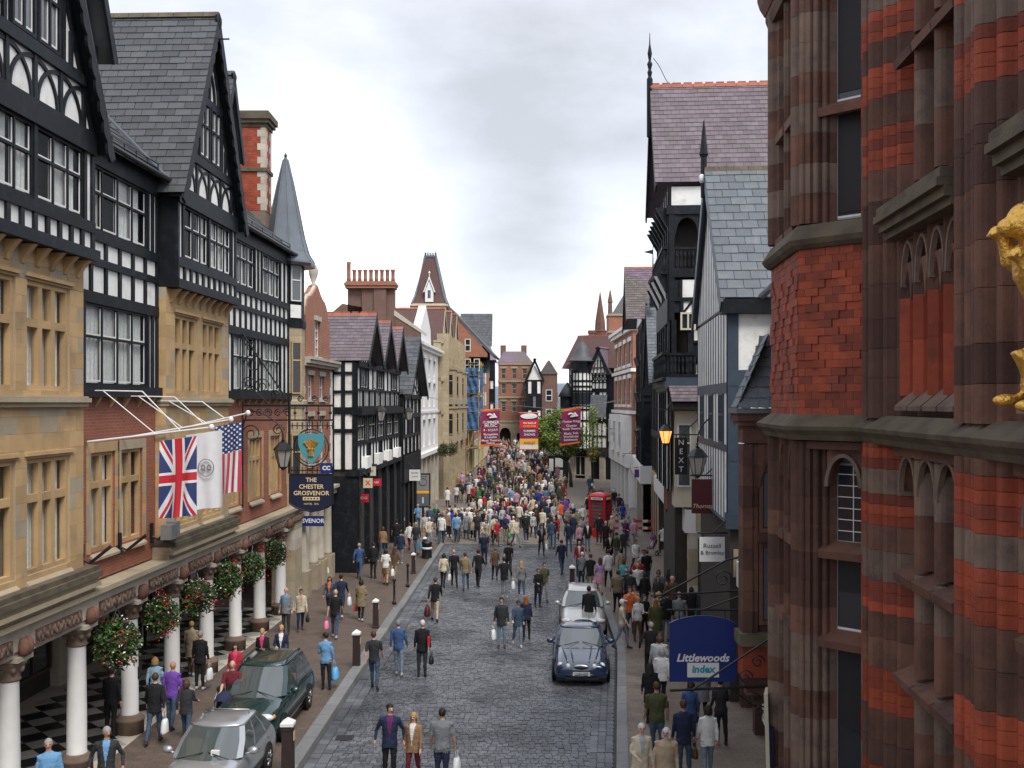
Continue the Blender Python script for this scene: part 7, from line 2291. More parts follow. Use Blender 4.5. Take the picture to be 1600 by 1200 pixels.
def car(label, paint, L, W, H, hood, cowl, belt, r0, r1, rear, deck, x, y, rz, style, group='cars parked in the street'):
    """car with its nose at local y 0 looking down -Y: hood height at the nose, cowl, belt line, roof span, back of the glass, rear deck"""
    root = thing('parked_car', label, 'car', (0, 0, 0), group)
    m = M[paint]
    Bd = lambda mb, nm, mm, par=None, sm=True: mb.build(nm, mm, par or root, sm, None, True)
    h = W / 2
    ST = [(.0, .62, .34, hood - .16), (.05, .80, .26, hood - .05), (.18, .93, .2, hood), (.45, .985, .18, hood + .05), (cowl * .7, 1, .18, hood + (belt - hood) * .75), (cowl, 1, .18, belt), ((r0 + r1) / 2, 1, .18, belt + .02), (rear, 1, .18, belt + .03), (rear + .02 + (L - rear) * .4, .99, .2, deck), (L - .15, .95, .24, deck - .03), (L - .04, .86, .3, deck - .12), (L, .7, .36, deck - .25)]
    rings = []
    for yy, k, zb, zt in ST:
        rg = []
        for j in range(28):
            t = 2 * pi * j / 28
            c, s = cos(t), sin(t)
            ex = .34 if s > 0 else .25
            xx = (abs(c) ** ex) * (1 if c > 0 else -1)
            zz = (abs(s) ** (.5 if s > 0 else .3)) * (1 if s > 0 else -1)
            w = h * k * (1 - .09 * max(0, zz) - .05 * max(0, -zz))
            rg.append((xx * w, yy, (zb + zt) / 2 + zz * (zt - zb) / 2))
        rings.append(rg)
    body = Bd(MB().loft(rings), 'body', m)
    md = body.modifiers.new('s', 'SUBSURF')
    md.levels = md.render_levels = 1

    def ring(y0, y1, a, z, cv, rc):
        pts = [(a * .84 * (i / 2 - 1), y0 + cv * (1 - (1 - abs(i / 2 - 1)) ** 1.0) * abs(i / 2 - 1), z) for i in range(5)]
        ys = [y0 + cv + .1 + (y1 - y0 - cv - .1 - rc) * f for f in (0, .36, .40, .74, .78, 1)]
        right = [(a * (1 - .03 * (2 * (q - y0) / (y1 - y0) - 1) ** 2), q, z) for q in ys]
        back = [(-a * .84 * (i / 2 - 1), y1 - .05 * abs(i / 2 - 1), z) for i in range(5)]
        left = [(-p[0], p[1], z) for p in reversed(right)]
        return pts + right + back + left
    zs = belt - .02
    R0, R1 = ring(cowl - .02, rear, h * .93, zs, .2, .15), ring(r0, r1, h * .74, H - .06, .1, .1)
    mid = [tuple(a + (b - a) * .55 + (.03 * (1 if a > 0 else -1) * (abs(a) > .3) if i == 0 else 0) for i, (a, b) in enumerate(zip(p, q))) for p, q in zip(R0, R1)]
    roof1 = [((p[0]) * .93, (r0 + r1) / 2 + (p[1] - (r0 + r1) / 2) * .95, H - .015) for p in R1]
    roof2 = [((p[0]) * .55, (r0 + r1) / 2 + (p[1] - (r0 + r1) / 2) * .6, H + .005) for p in R1]
    n = len(R0)
    kinds = ['windscreen'] * 4 + ['pillar'] + ['side_window', 'pillar', 'side_window', 'pillar', 'side_window'] + ['pillar'] + ['rear_window'] * 4 + ['pillar'] + ['side_window', 'pillar', 'side_window', 'pillar', 'side_window'] + ['pillar']
    groups, i = [], 0
    while i < n:
        j = i
        while j + 1 < n and kinds[j + 1] == kinds[i]:
            j += 1
        groups.append((kinds[i], range(i, j + 1)))
        i = j + 1
    for nm, idx in groups:
        ii = list(idx) + [(idx[-1] + 1) % n]
        Bd(MB().loft([[A[i] for i in ii] for A in (R0, mid, R1)], False, False), nm, m if nm == 'pillar' else M['carglass'])
    Bd(MB().loft([R1, roof1, roof2]), 'roof', m)
    yy = .06
    zl = hood - .1
    if style == 'saloon':
        for s in (-1, 1):
            for xx, rr_ in ((.64, .1), (.40, .085)):
                Bd(MB().ell((s * xx, .1 + .12 * (xx > .5), zl), (rr_, .09, rr_), 14, 8), 'headlight', M['lamp'])
        Bd(MB().ell((0, .05, zl - .02), (.26, .06, .09), 16, 8), 'grille_surround', M['alloy'])
        Bd(MB().ell((0, .03, zl - .02), (.22, .06, .065), 16, 8), 'grille', M['trim'])
        for xx in (-.52, -.3, .3, .52):
            Bd(MB().tube([(xx * .8, .2, hood + .005), (xx, cowl * .6, hood + .17), (xx * 1.15, cowl, belt + .008)], .018, 6), 'bonnet_crease', m)
        for zz in (.36,):
            Bd(MB().tube([(-.78, .1, zz), (0, -.02, zz), (.78, .1, zz)], .05, 8), 'bumper', m)
        Bd(MB().box(-.5, .5, -.0, .04, .24, .31), 'air_intake', M['trim'], None, False)
    else:
        for s in (-1, 1):
            Bd(MB().ell((s * .6, .12, zl), (.2, .12, .095), 14, 8), 'headlight', M['lamp'])
            Bd(MB().ell((s * .78, .2, zl), (.05, .09, .06), 8, 6), 'indicator', M['amber'])
        Bd(MB().ell((0, .04, zl), (.34, .05, .07), 16, 8), 'grille', M['trim'])
        Bd(MB().box(-.55, .55, -.01, .05, .26, .36), 'air_intake', M['trim'], None, False)
        Bd(MB().tube([(-h * .84, .2, .44), (-.5, .02, .44), (.5, .02, .44), (h * .84, .2, .44)], .06, 8), 'bumper', m)
    pl = Bd(MB().box(-.26, .26, -.035, -.01, .36, .47), 'number_plate', M['plate'], None, False)
    t = text({'saloon': 'LG54 XFF', 'mpv': 'DK51 HVA', 'hatch': 'PF02 KYO', 'estate': 'MX03 LTU'}[style], root, (0, -.04, .413), (1, 0, 0), (0, 0, 1), .1, M['ink'])
    t.matrix_parent_inverse = Matrix()
    Bd(MB().box(-h * .88, h * .88, .35, L - .35, .1, .24), 'underbody_shade_block', M['trim'], None, False)  # dark block added to deepen the shade beneath the car
    for s in (-1, 1):
        mi = Bd(MB().ell((s * (h + .1), cowl + .45, belt + .07), (.12, .07, .085), 12, 8), 'wing_mirror', m)
        Bd(MB().tube([(s * (h * .93), cowl + .42, belt), (s * (h + .04), cowl + .44, belt + .04)], .03, 6), 'mirror_arm', m)
        Bd(MB().tube([(s * .55, cowl - .02, belt + .03), (s * .06, cowl + .16, belt + .11)], .012, 5), 'wiper', M['trim'])
        for yw in (.82, L - .85):
            Bd(MB().lathe([(.0, 0), (.37, 0), (.37, .02), (0, .02)], 24), 'wheel_arch', M['ink'], None, False).matrix_basis = Matrix.Translation((s * (h - .012), yw, .33)) @ Matrix.Rotation(s * pi / 2, 4, 'Y')
            wo_ = Bd(MB().lathe([(.2, -.1), (.29, -.1), (.32, -.06), (.32, .03), (.29, .055), (.2, .055)], 24), 'wheel', M['rubber'])
            wo_.matrix_basis = Matrix.Translation((s * (h - .03), yw, .32)) @ Matrix.Rotation(s * pi / 2, 4, 'Y')
            mb = MB().lathe([(.2, .02), (.205, .06), (.18, .05), (.02, .04)], 20)
            for q in range(7):
                t_ = q * 2 * pi / 7
                mb.tube([(.03 * cos(t_), .03 * sin(t_), .05), (.19 * cos(t_), .19 * sin(t_), .055)], .022, 5)
            Bd(mb, 'rim', M['alloy'], wo_)
        Bd(MB().box(s * (h + .002) - .006, s * (h + .002) + .006, cowl + .1, L - 1.0, .44, .5), 'side_strip', M['trim'], None, False)
        for yd in (r0 + .55, r0 + 1.35):
            Bd(MB().box(s * h * .985 - .012, s * h * .985 + .012, yd, yd + .16, belt - .16, belt - .13), 'door_handle', m, None, False)
        if style in ('mpv', 'estate'):
            Bd(MB().tube([(s * h * .68, r0 + .25, H + .0), (s * h * .68, r0 + .35, H + .06), (s * h * .68, r1 - .35, H + .06), (s * h * .68, r1 - .2, H)], .02, 6), 'roof_rail', M['trim'])
    if style == 'hatch':
        Bd(MB().box(.12, .3, cowl + .12, cowl + .2, belt + .06, belt + .16), 'paper_permit', M['signwhite'], None, False)
        Bd(MB().tube([(-.5, r0 + .9, H + .0), (-.5, r0 + .9, H + .08), (.5, r0 + .9, H + .08), (.5, r0 + .9, H)], .018, 6), 'roof_bar', M['alloy'])
    if style == 'saloon':
        Bd(MB().tube([(.3, r1 - .1, H - .02), (.3, r1 + .1, H + .14)], .01, 5), 'aerial', M['trim'])
    place(root, True, x, y, rz)
    return root


# label, paint, L, W, H, hood, cowl, belt, r0, r1, rear, deck
car('navy blue saloon with four round headlights parked facing the camera', 'carpaint_blue', 4.65, 1.76, 1.4, .72, 1.4, .93, 2.1, 3.1, 3.85, .98, 2.12, 31.3, radians(-3), 'saloon')
car('pale cream estate car parked directly behind the navy saloon', 'carpaint_cream', 4.5, 1.74, 1.46, .78, 1.3, .95, 2.0, 3.9, 4.4, .96, 2.62, 37.6, radians(-3), 'estate')
car('dark green people carrier parked on the pavement behind the silver hatchback', 'carpaint_green', 4.4, 1.76, 1.66, .88, 1.05, 1.02, 1.85, 3.8, 4.3, 1.0, -6.72, 25.35, radians(-2), 'mpv')
car('silver hatchback cut off by the lower picture edge on the hotel pavement', 'carpaint_silver', 3.85, 1.68, 1.5, .82, .95, .98, 1.7, 3.0, 3.7, .98, -6.62, 20.9, radians(-2), 'hatch')

# ================================================================ PEOPLE: bodies in a dozen poses, each one continuous surface
SKIN, TOP, BOT, SHOE, INNER, EYE_, MOUTH = range(7)


WRIST, YAW = {}, {}


def body_mesh(name, la=(0, 0), ra=(0, 0), le=(0, 0), re=(0, 0), lspread=.05, sleeves='long', top='shirt', female=False, skirt=0, lout=.05, rout=.05, voxel=.0155, bulk=1.0, head_yaw=0.):
    """la/ra: (thigh, shin) swing forward in radians for the legs; le/re: (upper arm, forearm) swing; facing -Y"""
    Z = []                                            # (MB, zone)
    f = .93 if female else 1.0
    b = bulk

    def add(zone, fn):
        mb = MB()
        fn(mb)
        Z.append((mb, zone))
    hipz, cr = .9, .8
    W = (.165 if female else .16) * b

    def torso(mb):
        T = [(.78, W * .9, .10 * b), (.86, W * 1.03, .122 * b), (.93, W * 1.0, .12 * b), (1.02, W * (.84 if female else .93), .105 * b), (1.12, W * (.88 if female else 1.0), .112 * b), (1.24, W * 1.08 * f, (.135 if female else .122) * b), (1.34, .182 * f * b, .112 * b), (1.41, .165 * f * b, .092), (1.45, .1, .075), (1.475, .06, .06)]
        mb.loft([[(rx * cos(2 * pi * j / 20), ry * sin(2 * pi * j / 20) + (.012 if z > 1.3 else 0), z) for j in range(20)] for z, rx, ry in T])
    add(TOP, torso)
    if top == 'coat':
        def coat(mb):
            T = [(.58, W * 1.22, .15 * b), (.7, W * 1.16, .145 * b), (.85, W * 1.1, .138 * b), (1.0, W * 1.03, .125 * b), (1.2, W * 1.13, .135 * b), (1.36, .19 * f * b, .118 * b), (1.43, .13, .09)]
            mb.loft([[(rx * cos(2 * pi * j / 20), ry * sin(2 * pi * j / 20), z) for j in range(20)] for z, rx, ry in T])
        add(TOP, coat)
    elif top == 'jacket':
        def coat(mb):
            T = [(.76, W * 1.12, .142 * b), (.85, W * 1.1, .14 * b), (1.0, W * 1.03, .13 * b), (1.2, W * 1.13, .138 * b), (1.36, .192 * f * b, .12 * b), (1.43, .13, .09)]
            mb.loft([[(rx * cos(2 * pi * j / 20), ry * sin(2 * pi * j / 20), z) for j in range(20)] for z, rx, ry in T])
        add(TOP, coat)
    if skirt:
        def sk(mb):
            T = [(skirt, W * 1.25, .16), (.75, W * 1.15, .14), (.95, W * .98, .12)]
            mb.loft([[(rx * cos(2 * pi * j / 20), ry * sin(2 * pi * j / 20), z) for j in range(20)] for z, rx, ry in T])
        add(BOT, sk)
    add(SKIN, lambda mb: mb.tube([(0, .012, 1.43), (0, -.005, 1.53)], [.058, .052], 12))

    def head(mb):
        mb.ell((0, .005, 1.625), (.074, .094, .1), 16, 12)
        mb.tube([(0, -.02, 1.6), (0, -.035, 1.54)], [(.06, .062), (.04, .045)], 12)
        mb.tube([(0, -.088, 1.63), (0, -.112, 1.598), (0, -.085, 1.592)], [.01, .017, .012], 8)
        for s in (-1, 1):
            mb.ell((s * .076, .012, 1.61), (.012, .02, .03), 8, 6)
        cy, sy = cos(head_yaw), sin(head_yaw)
        mb.v = [(x * cy - y * sy, x * sy + y * cy, z) for x, y, z in mb.v]
    add(SKIN, head)
    ends = {}
    for s, (th, sh) in ((-1, ra), (1, la)):
        hip = Vector((s * .088, 0, .86))
        kn = hip + Vector((s * .008, -sin(th) * .41, -cos(th) * .41))
        an = kn + Vector((s * .006, -sin(sh) * .4, -cos(sh) * .4))
        ends[s] = (kn, an)
        add(SKIN if skirt else BOT, lambda mb, hip=hip, kn=kn, an=an: mb.tube([hip + Vector((0, 0, .05)), hip.lerp(kn, .45), kn, kn.lerp(an, .35) + Vector((0, .012, 0)), an], [.092 * b, .08 * b, .06, .056, .042], 12))
        pitch = -sh * .6 if sh < -.1 else 0

        def foot(mb, an=an, sh=sh, s=s):
            d = Vector((s * .02, -cos(min(0, sh) * .8) * .17, min(0, sh) * .1))
            h0 = an + Vector((0, .045, -.05))
            mb.tube([h0, an + Vector((0, -.02, -.035)), an + d * .6 + Vector((0, 0, -.055)), an + d + Vector((0, 0, -.06))], [(.036, .036), (.043, .045), (.045, .032), (.032, .022)], 10)
        add(SHOE, foot)
    for s, (ua, fa), out in ((-1, re, rout), (1, le, lout)):
        sp_ = Vector((s * (.176 * f * b), .008, 1.385))
        el = sp_ + Vector((s * out, -sin(ua) * .29, -cos(ua) * .285))
        inn = -s * .1 if fa > 1.2 else s * .02
        wr = el + Vector((inn, -sin(fa) * .245, -cos(fa) * .245))
        dv = (wr - el).normalized()
        WRIST[name, s] = wr + dv * .09
        add(TOP, lambda mb, sp_=sp_, el=el: mb.tube([sp_ + Vector((-s * .05, 0, .005)), sp_, sp_.lerp(el, .5), el], [.056 * b, .062 * b, .05 * b, .043 * b], 10))
        add(TOP if sleeves == 'long' else SKIN, lambda mb, el=el, wr=wr: mb.tube([el - dv * .02, el, el.lerp(wr, .4), wr], [.03, .042, .04, .029], 10))

        def hand(mb, wr=wr, dv=dv, s=s):
            sd = Vector((0, 1, 0)) if abs(dv.y) < .8 else Vector((1, 0, 0))
            sd = (sd - dv * sd.dot(dv)).normalized()
            up = dv.cross(sd)
            mb.tube([wr - dv * .02, wr + dv * .03, wr + dv * .085], [(.026, .026), (.03, .036), (.024, .04)], 8)
            for k in range(4):
                o = sd * (.027 * (k - 1.5) * .9)
                L_ = (.07, .08, .076, .06)[k]
                mb.tube([wr + dv * .075 + o, wr + dv * (.075 + L_ * .5) + o + up * .004 * s, wr + dv * (.07 + L_) + o - up * .018 * s], [.0115, .0105, .009], 6)
            mb.tube([wr + dv * .02 - sd * .028, wr + dv * .06 - sd * .05, wr + dv * .095 - sd * .05 - up * .012 * s], [.0135, .012, .01], 6)
        add(SKIN, hand)
    src, tags = MB(), []
    for mb, z in Z:
        k = len(src.v)
        src.v += mb.v
        src.f += [tuple(k + i for i in f_) for f_ in mb.f]
        src.m += [0] * len(mb.f)
        tags += [z] * len(mb.v)
    me = remesh(src, name, voxel, [M['white']])
    # densify the tagged source so the nearest point tells the zone
    kd = KDTree(len(src.f) * 5)
    for mb_i, f_ in enumerate(src.f):
        z = tags[f_[0]]
        P = [Vector(src.v[i]) for i in f_]
        if len(P) > 4:
            continue
        c = sum(P, Vector()) / len(P)
        for q in [c] + [p.lerp(c, .4) for p in P]:
            kd.insert(q, z)
    kd.balance()
    mi = []
    lowest = min(v.co.z for v in me.vertices)
    for p in me.polygons:
        c = p.center
        z = kd.find(c)[1]
        if z == SKIN and c.z > 1.5:
            c = Matrix.Rotation(-head_yaw, 3, 'Z') @ c
        if z == SKIN and c.z > 1.5 and c.y < -.06:
            if abs(abs(c.x) - .031) < .016 and abs(c.z - 1.632) < .0085:
                z = EYE_
            elif abs(c.x) < .026 and abs(c.z - 1.566) < .0085:
                z = MOUTH
        if z == TOP and c.y < -.03 and p.normal.y < -.2 and c.z > .95 and abs(c.x) < .012 + .17 * max(0, c.z - 1.06):
            z = INNER
        mi.append(z)
    nrm = [v.normal.copy() for v in me.vertices]
    for v, vn in zip(me.vertices, nrm):                # creases in the clothes
        if .12 < v.co.z < 1.42:
            q = v.co * 11 + Vector((len(name), 0, 0))
            v.co += vn * (.011 * noise.noise(q) + .006 * noise.noise(Vector((q.x * 2, q.y * 2, q.z * 3.4))))
    YAW[name] = head_yaw
    me.materials.clear()
    for _ in range(7):
        me.materials.append(M['white'])
    me.polygons.foreach_set('material_index', mi)
    for v in me.vertices:
        v.co.z -= lowest
    me.update()
    return me


def hair_mesh(kind):
    mb = MB()
    n, k = 18, 12
    for (c, r, cond) in ((( 0, .014, 1.637), (.083, .1, .103), lambda p: not (p[1] < -.045 and p[2] < 1.675) and p[2] > 1.565),):
        rings = [[(c[0] + r[0] * sin(pi * i / k) * cos(2 * pi * j / n), c[1] + r[1] * sin(pi * i / k) * sin(2 * pi * j / n), c[2] - r[2] * cos(pi * i / k)) for j in range(n)] for i in range(k + 1)]
        for i in range(k):
            for j in range(n):
                q = [rings[i][j], rings[i][(j + 1) % n], rings[i + 1][(j + 1) % n], rings[i + 1][j]]
                cc = tuple(sum(p[a] for p in q) / 4 for a in range(3))
                if cond(cc):
                    mb.quad(*q)
    if kind == 'long':
        mb.loft([[(x * w, y0 + (d if 0 < j < 6 else 0), z) for j, (x, y0) in enumerate(((-1, -.02), (-1, .05), (-.7, .09), (0, .105), (.7, .09), (1, .05), (1, -.02), (.85, .0), (.5, .06), (-.5, .06), (-.85, .0)))] for z, w, d in ((1.66, .085, 0), (1.58, .095, 0), (1.5, .1, .005), (1.42, .098, .02), (1.36, .08, .03))])
    if kind == 'bob':
        mb.loft([[(x * w, y0, z) for x, y0 in ((-1, -.03), (-1.05, .05), (-.7, .105), (0, .115), (.7, .105), (1.05, .05), (1, -.03), (.8, 0), (-.8, 0))] for z, w in ((1.67, .083), (1.6, .096), (1.53, .094), (1.5, .08))])
    if kind == 'cap':
        mb.quad((-.06, -.08, 1.685), (.06, -.08, 1.685), (.05, -.165, 1.672), (-.05, -.165, 1.672))
    me = mb.mesh('hair_' + kind, M['white'], True)
    return me


POSE = {}
for nm, kw in dict(
        mstand=dict(le=(.05, .25), re=(-.05, .2), la=(.03, 0), ra=(-.03, 0), top='jacket'),
        mwalk=dict(la=(.38, .1), ra=(-.28, -.52), le=(-.35, -.05), re=(.32, .6), top='shirt', sleeves='short'),
        mwalk2=dict(la=(-.26, -.5), ra=(.36, .12), le=(.3, .55), re=(-.32, 0), top='jacket'),
        mlong=dict(la=(.2, .05), ra=(-.15, -.3), le=(-.1, .1), re=(.12, .5), top='shirt', bulk=1.05),
        mbig=dict(la=(.04, 0), ra=(-.06, -.05), le=(.1, .5), re=(.05, .35), top='shirt', bulk=1.16, sleeves='short'),
        photo=dict(la=(.05, 0), ra=(-.05, 0), le=(1.1, 2.5), re=(1.0, 2.6), top='shirt', lout=.1, rout=.1, sleeves='short'),
        wwalk=dict(la=(.3, .1), ra=(-.22, -.45), le=(-.2, .15), re=(.22, .55), female=True, top='shirt'),
        wstand=dict(la=(.04, 0), ra=(-.05, -.05), le=(.1, .6), re=(.15, 1.5), female=True, top='shirt'),
        wcoat=dict(la=(.16, .0), ra=(-.14, -.3), le=(.05, .5), re=(.1, 1.3), female=True, top='coat', bulk=1.08),
        wjacket=dict(la=(-.2, -.4), ra=(.26, .08), le=(.2, .45), re=(-.2, .1), female=True, top='jacket'),
        wskirt=dict(la=(.2, .0), ra=(-.18, -.4), le=(.0, .3), re=(.2, .8), female=True, top='shirt', skirt=.5, sleeves='short'),
        push=dict(la=(.3, .1), ra=(-.25, -.5), le=(.6, 1.1), re=(.6, 1.1), top='shirt', sleeves='short'),
        mpocket=dict(la=(.12, .0), ra=(-.05, -.1), le=(-.3, .5), re=(-.3, .5), top='jacket', lout=.13, rout=.13, head_yaw=.5),
        mstride=dict(la=(.5, .2), ra=(-.4, -.7), le=(-.5, .1), re=(.5, 1.0), top='shirt', head_yaw=-.3),
        mturn=dict(la=(.0, .0), ra=(.15, -.1), le=(.15, .3), re=(.3, 1.6), top='shirt', sleeves='short', head_yaw=-.7),
        wstride=dict(la=(.42, .16), ra=(-.32, -.6), le=(-.35, .2), re=(.35, 1.2), female=True, top='jacket', head_yaw=.4),
        wturn=dict(la=(.1, .0), ra=(-.05, -.1), le=(.2, 1.7), re=(.05, .3), female=True, top='shirt', head_yaw=.8),
        wbroad=dict(la=(.1, .0), ra=(-.1, -.2), le=(.1, .4), re=(.1, .5), female=True, top='coat', bulk=1.2, head_yaw=-.4),
).items():
    POSE[nm] = body_mesh('person_' + nm, **kw)
HAIR = {k: hair_mesh(k) for k in ('short', 'long', 'bob', 'cap')}
CL = dict(black=(.012, .012, .014), charcoal=(.03, .032, .036), navy=(.018, .026, .06), blue=(.045, .095, .22), royal=(.03, .06, .4), 
          lightblue=(.14, .31, .52), skyblue=(.27, .42, .54), denim=(.05, .08, .13), paledenim=(.17, .225, .29), grey=(.2, .21, .22), palegrey=(.4, .41, .41), white=(.72, .72, .7), cream=(.6, .53, .4), beige=(.42, .33, .22), khaki=(.22, .18, .1),
          brown=(.11, .065, .035), red=(.38, .025, .035), maroon=(.13, .015, .025), pink=(.56, .29, .34), hotpink=(.6, .04, .16), orange=(.72, .15, .04), purple=(.16, .06, .38), lilac=(.45, .28, .5), green=(.04, .14, .06), olive=(.07, .075, .03), lime=(.3, .5, .1), turquoise=(.1, .45, .45), plum=(.12, .02, .11), tan=(.28, .17, .09))
CLM = {k: mat('cloth_' + k, v, .88, .0, 14, .26, .5, 22) for k, v in CL.items()}
HC = dict(dark=(.018, .012, .009), brown=(.07, .035, .018), blond=(.42, .27, .1), grey=(.3, .29, .28), white=(.6, .59, .56), ginger=(.25, .09, .03))
HCM = {k: mat('hair_' + k, v, .6, .0, 40, .3) for k, v in HC.items()}
SK = [mat('skin_%d' % i, c, .55, 0, 12, .08) for i, c in enumerate(((.5, .29, .2), (.56, .34, .25), (.45, .25, .16), (.6, .36, .28)))]
LIP, IRIS = mat('lip', (.35, .12, .1), .5, 0, 0, 0), mat('eye', (.03, .025, .02), .2, 0, 0, 0)
SHM = [M['leather'], M['leather'], mat('shoe_brown', (.06, .035, .02), .5, 0, 0, 0), mat('trainer', (.5, .5, .5), .6, 0, 0, 0)]
TAKEN = []


def person(x, y, pose, face, top, bot, hair, style, label, h=None, inner=None, z=None, group='people walking in the street'):
    """face: degrees, 0 looks at the camera, 180 walks away"""
    me = POSE[pose]
    o = bpy.data.objects.new('person', me)
    female = pose[0] == 'w'
    s = (h or (R.uniform(1.58, 1.68) if female else R.uniform(1.7, 1.8))) / 1.73
    if z is None:
        z = gz(y) + .1 if y > S_END else (.11 if x < KL(y) or x > KR(y) else .012)
    link(o, None, Matrix.Translation((x, y, z)) @ Matrix.Rotation(radians(face + R.uniform(-9, 9)), 4, 'Z') @ Matrix.Rotation(R.uniform(-.02, .06), 4, 'X') @ Matrix.Rotation(R.uniform(-.03, .03), 4, 'Y') @ Matrix.Scale(s, 4))
    ms = [R.choice(SK), CLM[top], CLM[bot], R.choice(SHM), CLM[inner or top], IRIS, LIP]
    for sl, m in zip(o.material_slots, ms):
        sl.link = 'OBJECT'
        sl.material = m
    tag(o, label, 'person', group)
    if hair != 'bald':
        hd = bpy.data.objects.new('hair', HAIR[style])
        link(hd, o, Matrix(), True)
        hd.matrix_basis = Matrix.Translation((0, 0, FOOT[pose])) @ Matrix.Rotation(YAW['person_' + pose], 4, 'Z')
        hd.material_slots[0].link = 'OBJECT'
        hd.material_slots[0].material = HCM[hair] if hair in HCM else CLM[hair[1:]]
    TAKEN.append((x, y))
    return o


FOOT = {}
for k, me in POSE.items():
    FOOT[k] = max(v.co.z for v in me.vertices) - 1.7245
# ================================================================ THE CROWD


def bag(o, pose, s, kind, label, cat='shopping bag', group='bags carried by people'):
    """a bag hanging from the hand on side s of the person"""
    w = WRIST['person_' + pose, s]
    z0 = -FOOT_LOW[pose]
    m, bw, bh, bd = dict(white=('polywhite', .17, .36, .1), blue=('polyblue', .2, .4, .13), pink=('polypink', .16, .3, .1), black=('leather', .17, .24, .08), brown=('leatherbrown', .17, .25, .09), red=('polyred', .15, .3, .08), green=('polygreen', .14, .3, .09), cream=('signcream', .17, .34, .1), maroon=('signmaroon', .2, .4, .12))[kind]
    x, y, z = w.x + s * .03, w.y, w.z
    t = z - .16
    rings = []
    for q, (k, hh) in enumerate(((.55, 0), (.95, .03), (1.0, .2), (.92, .55), (.75, .85), (.5, 1.0))):
        rings.append([(x + bd * k * cos(2 * pi * j / 12) * (1 + .08 * sin(3 * j + q)), y + bw * k * sin(2 * pi * j / 12) * (1 + .07 * cos(2 * j + q)), t - bh * (1 - hh)) for j in range(12)])
    mb = MB().loft(rings)
    for dx in (-.02, .02):
        mb.tube([(x + dx, y - bw * .4, t - .03), (x + dx, y - .03, z - .01), (x + dx, y + .03, z - .01), (x + dx, y + bw * .4, t - .03)], .007, 4)
    b = mb.build('hand_bag' if kind in ('black', 'brown') else 'shopping_bag', M[m], None, True)
    b.matrix_basis = o.matrix_basis @ Matrix.Translation((0, 0, z0))
    tag(b, label, cat, group)


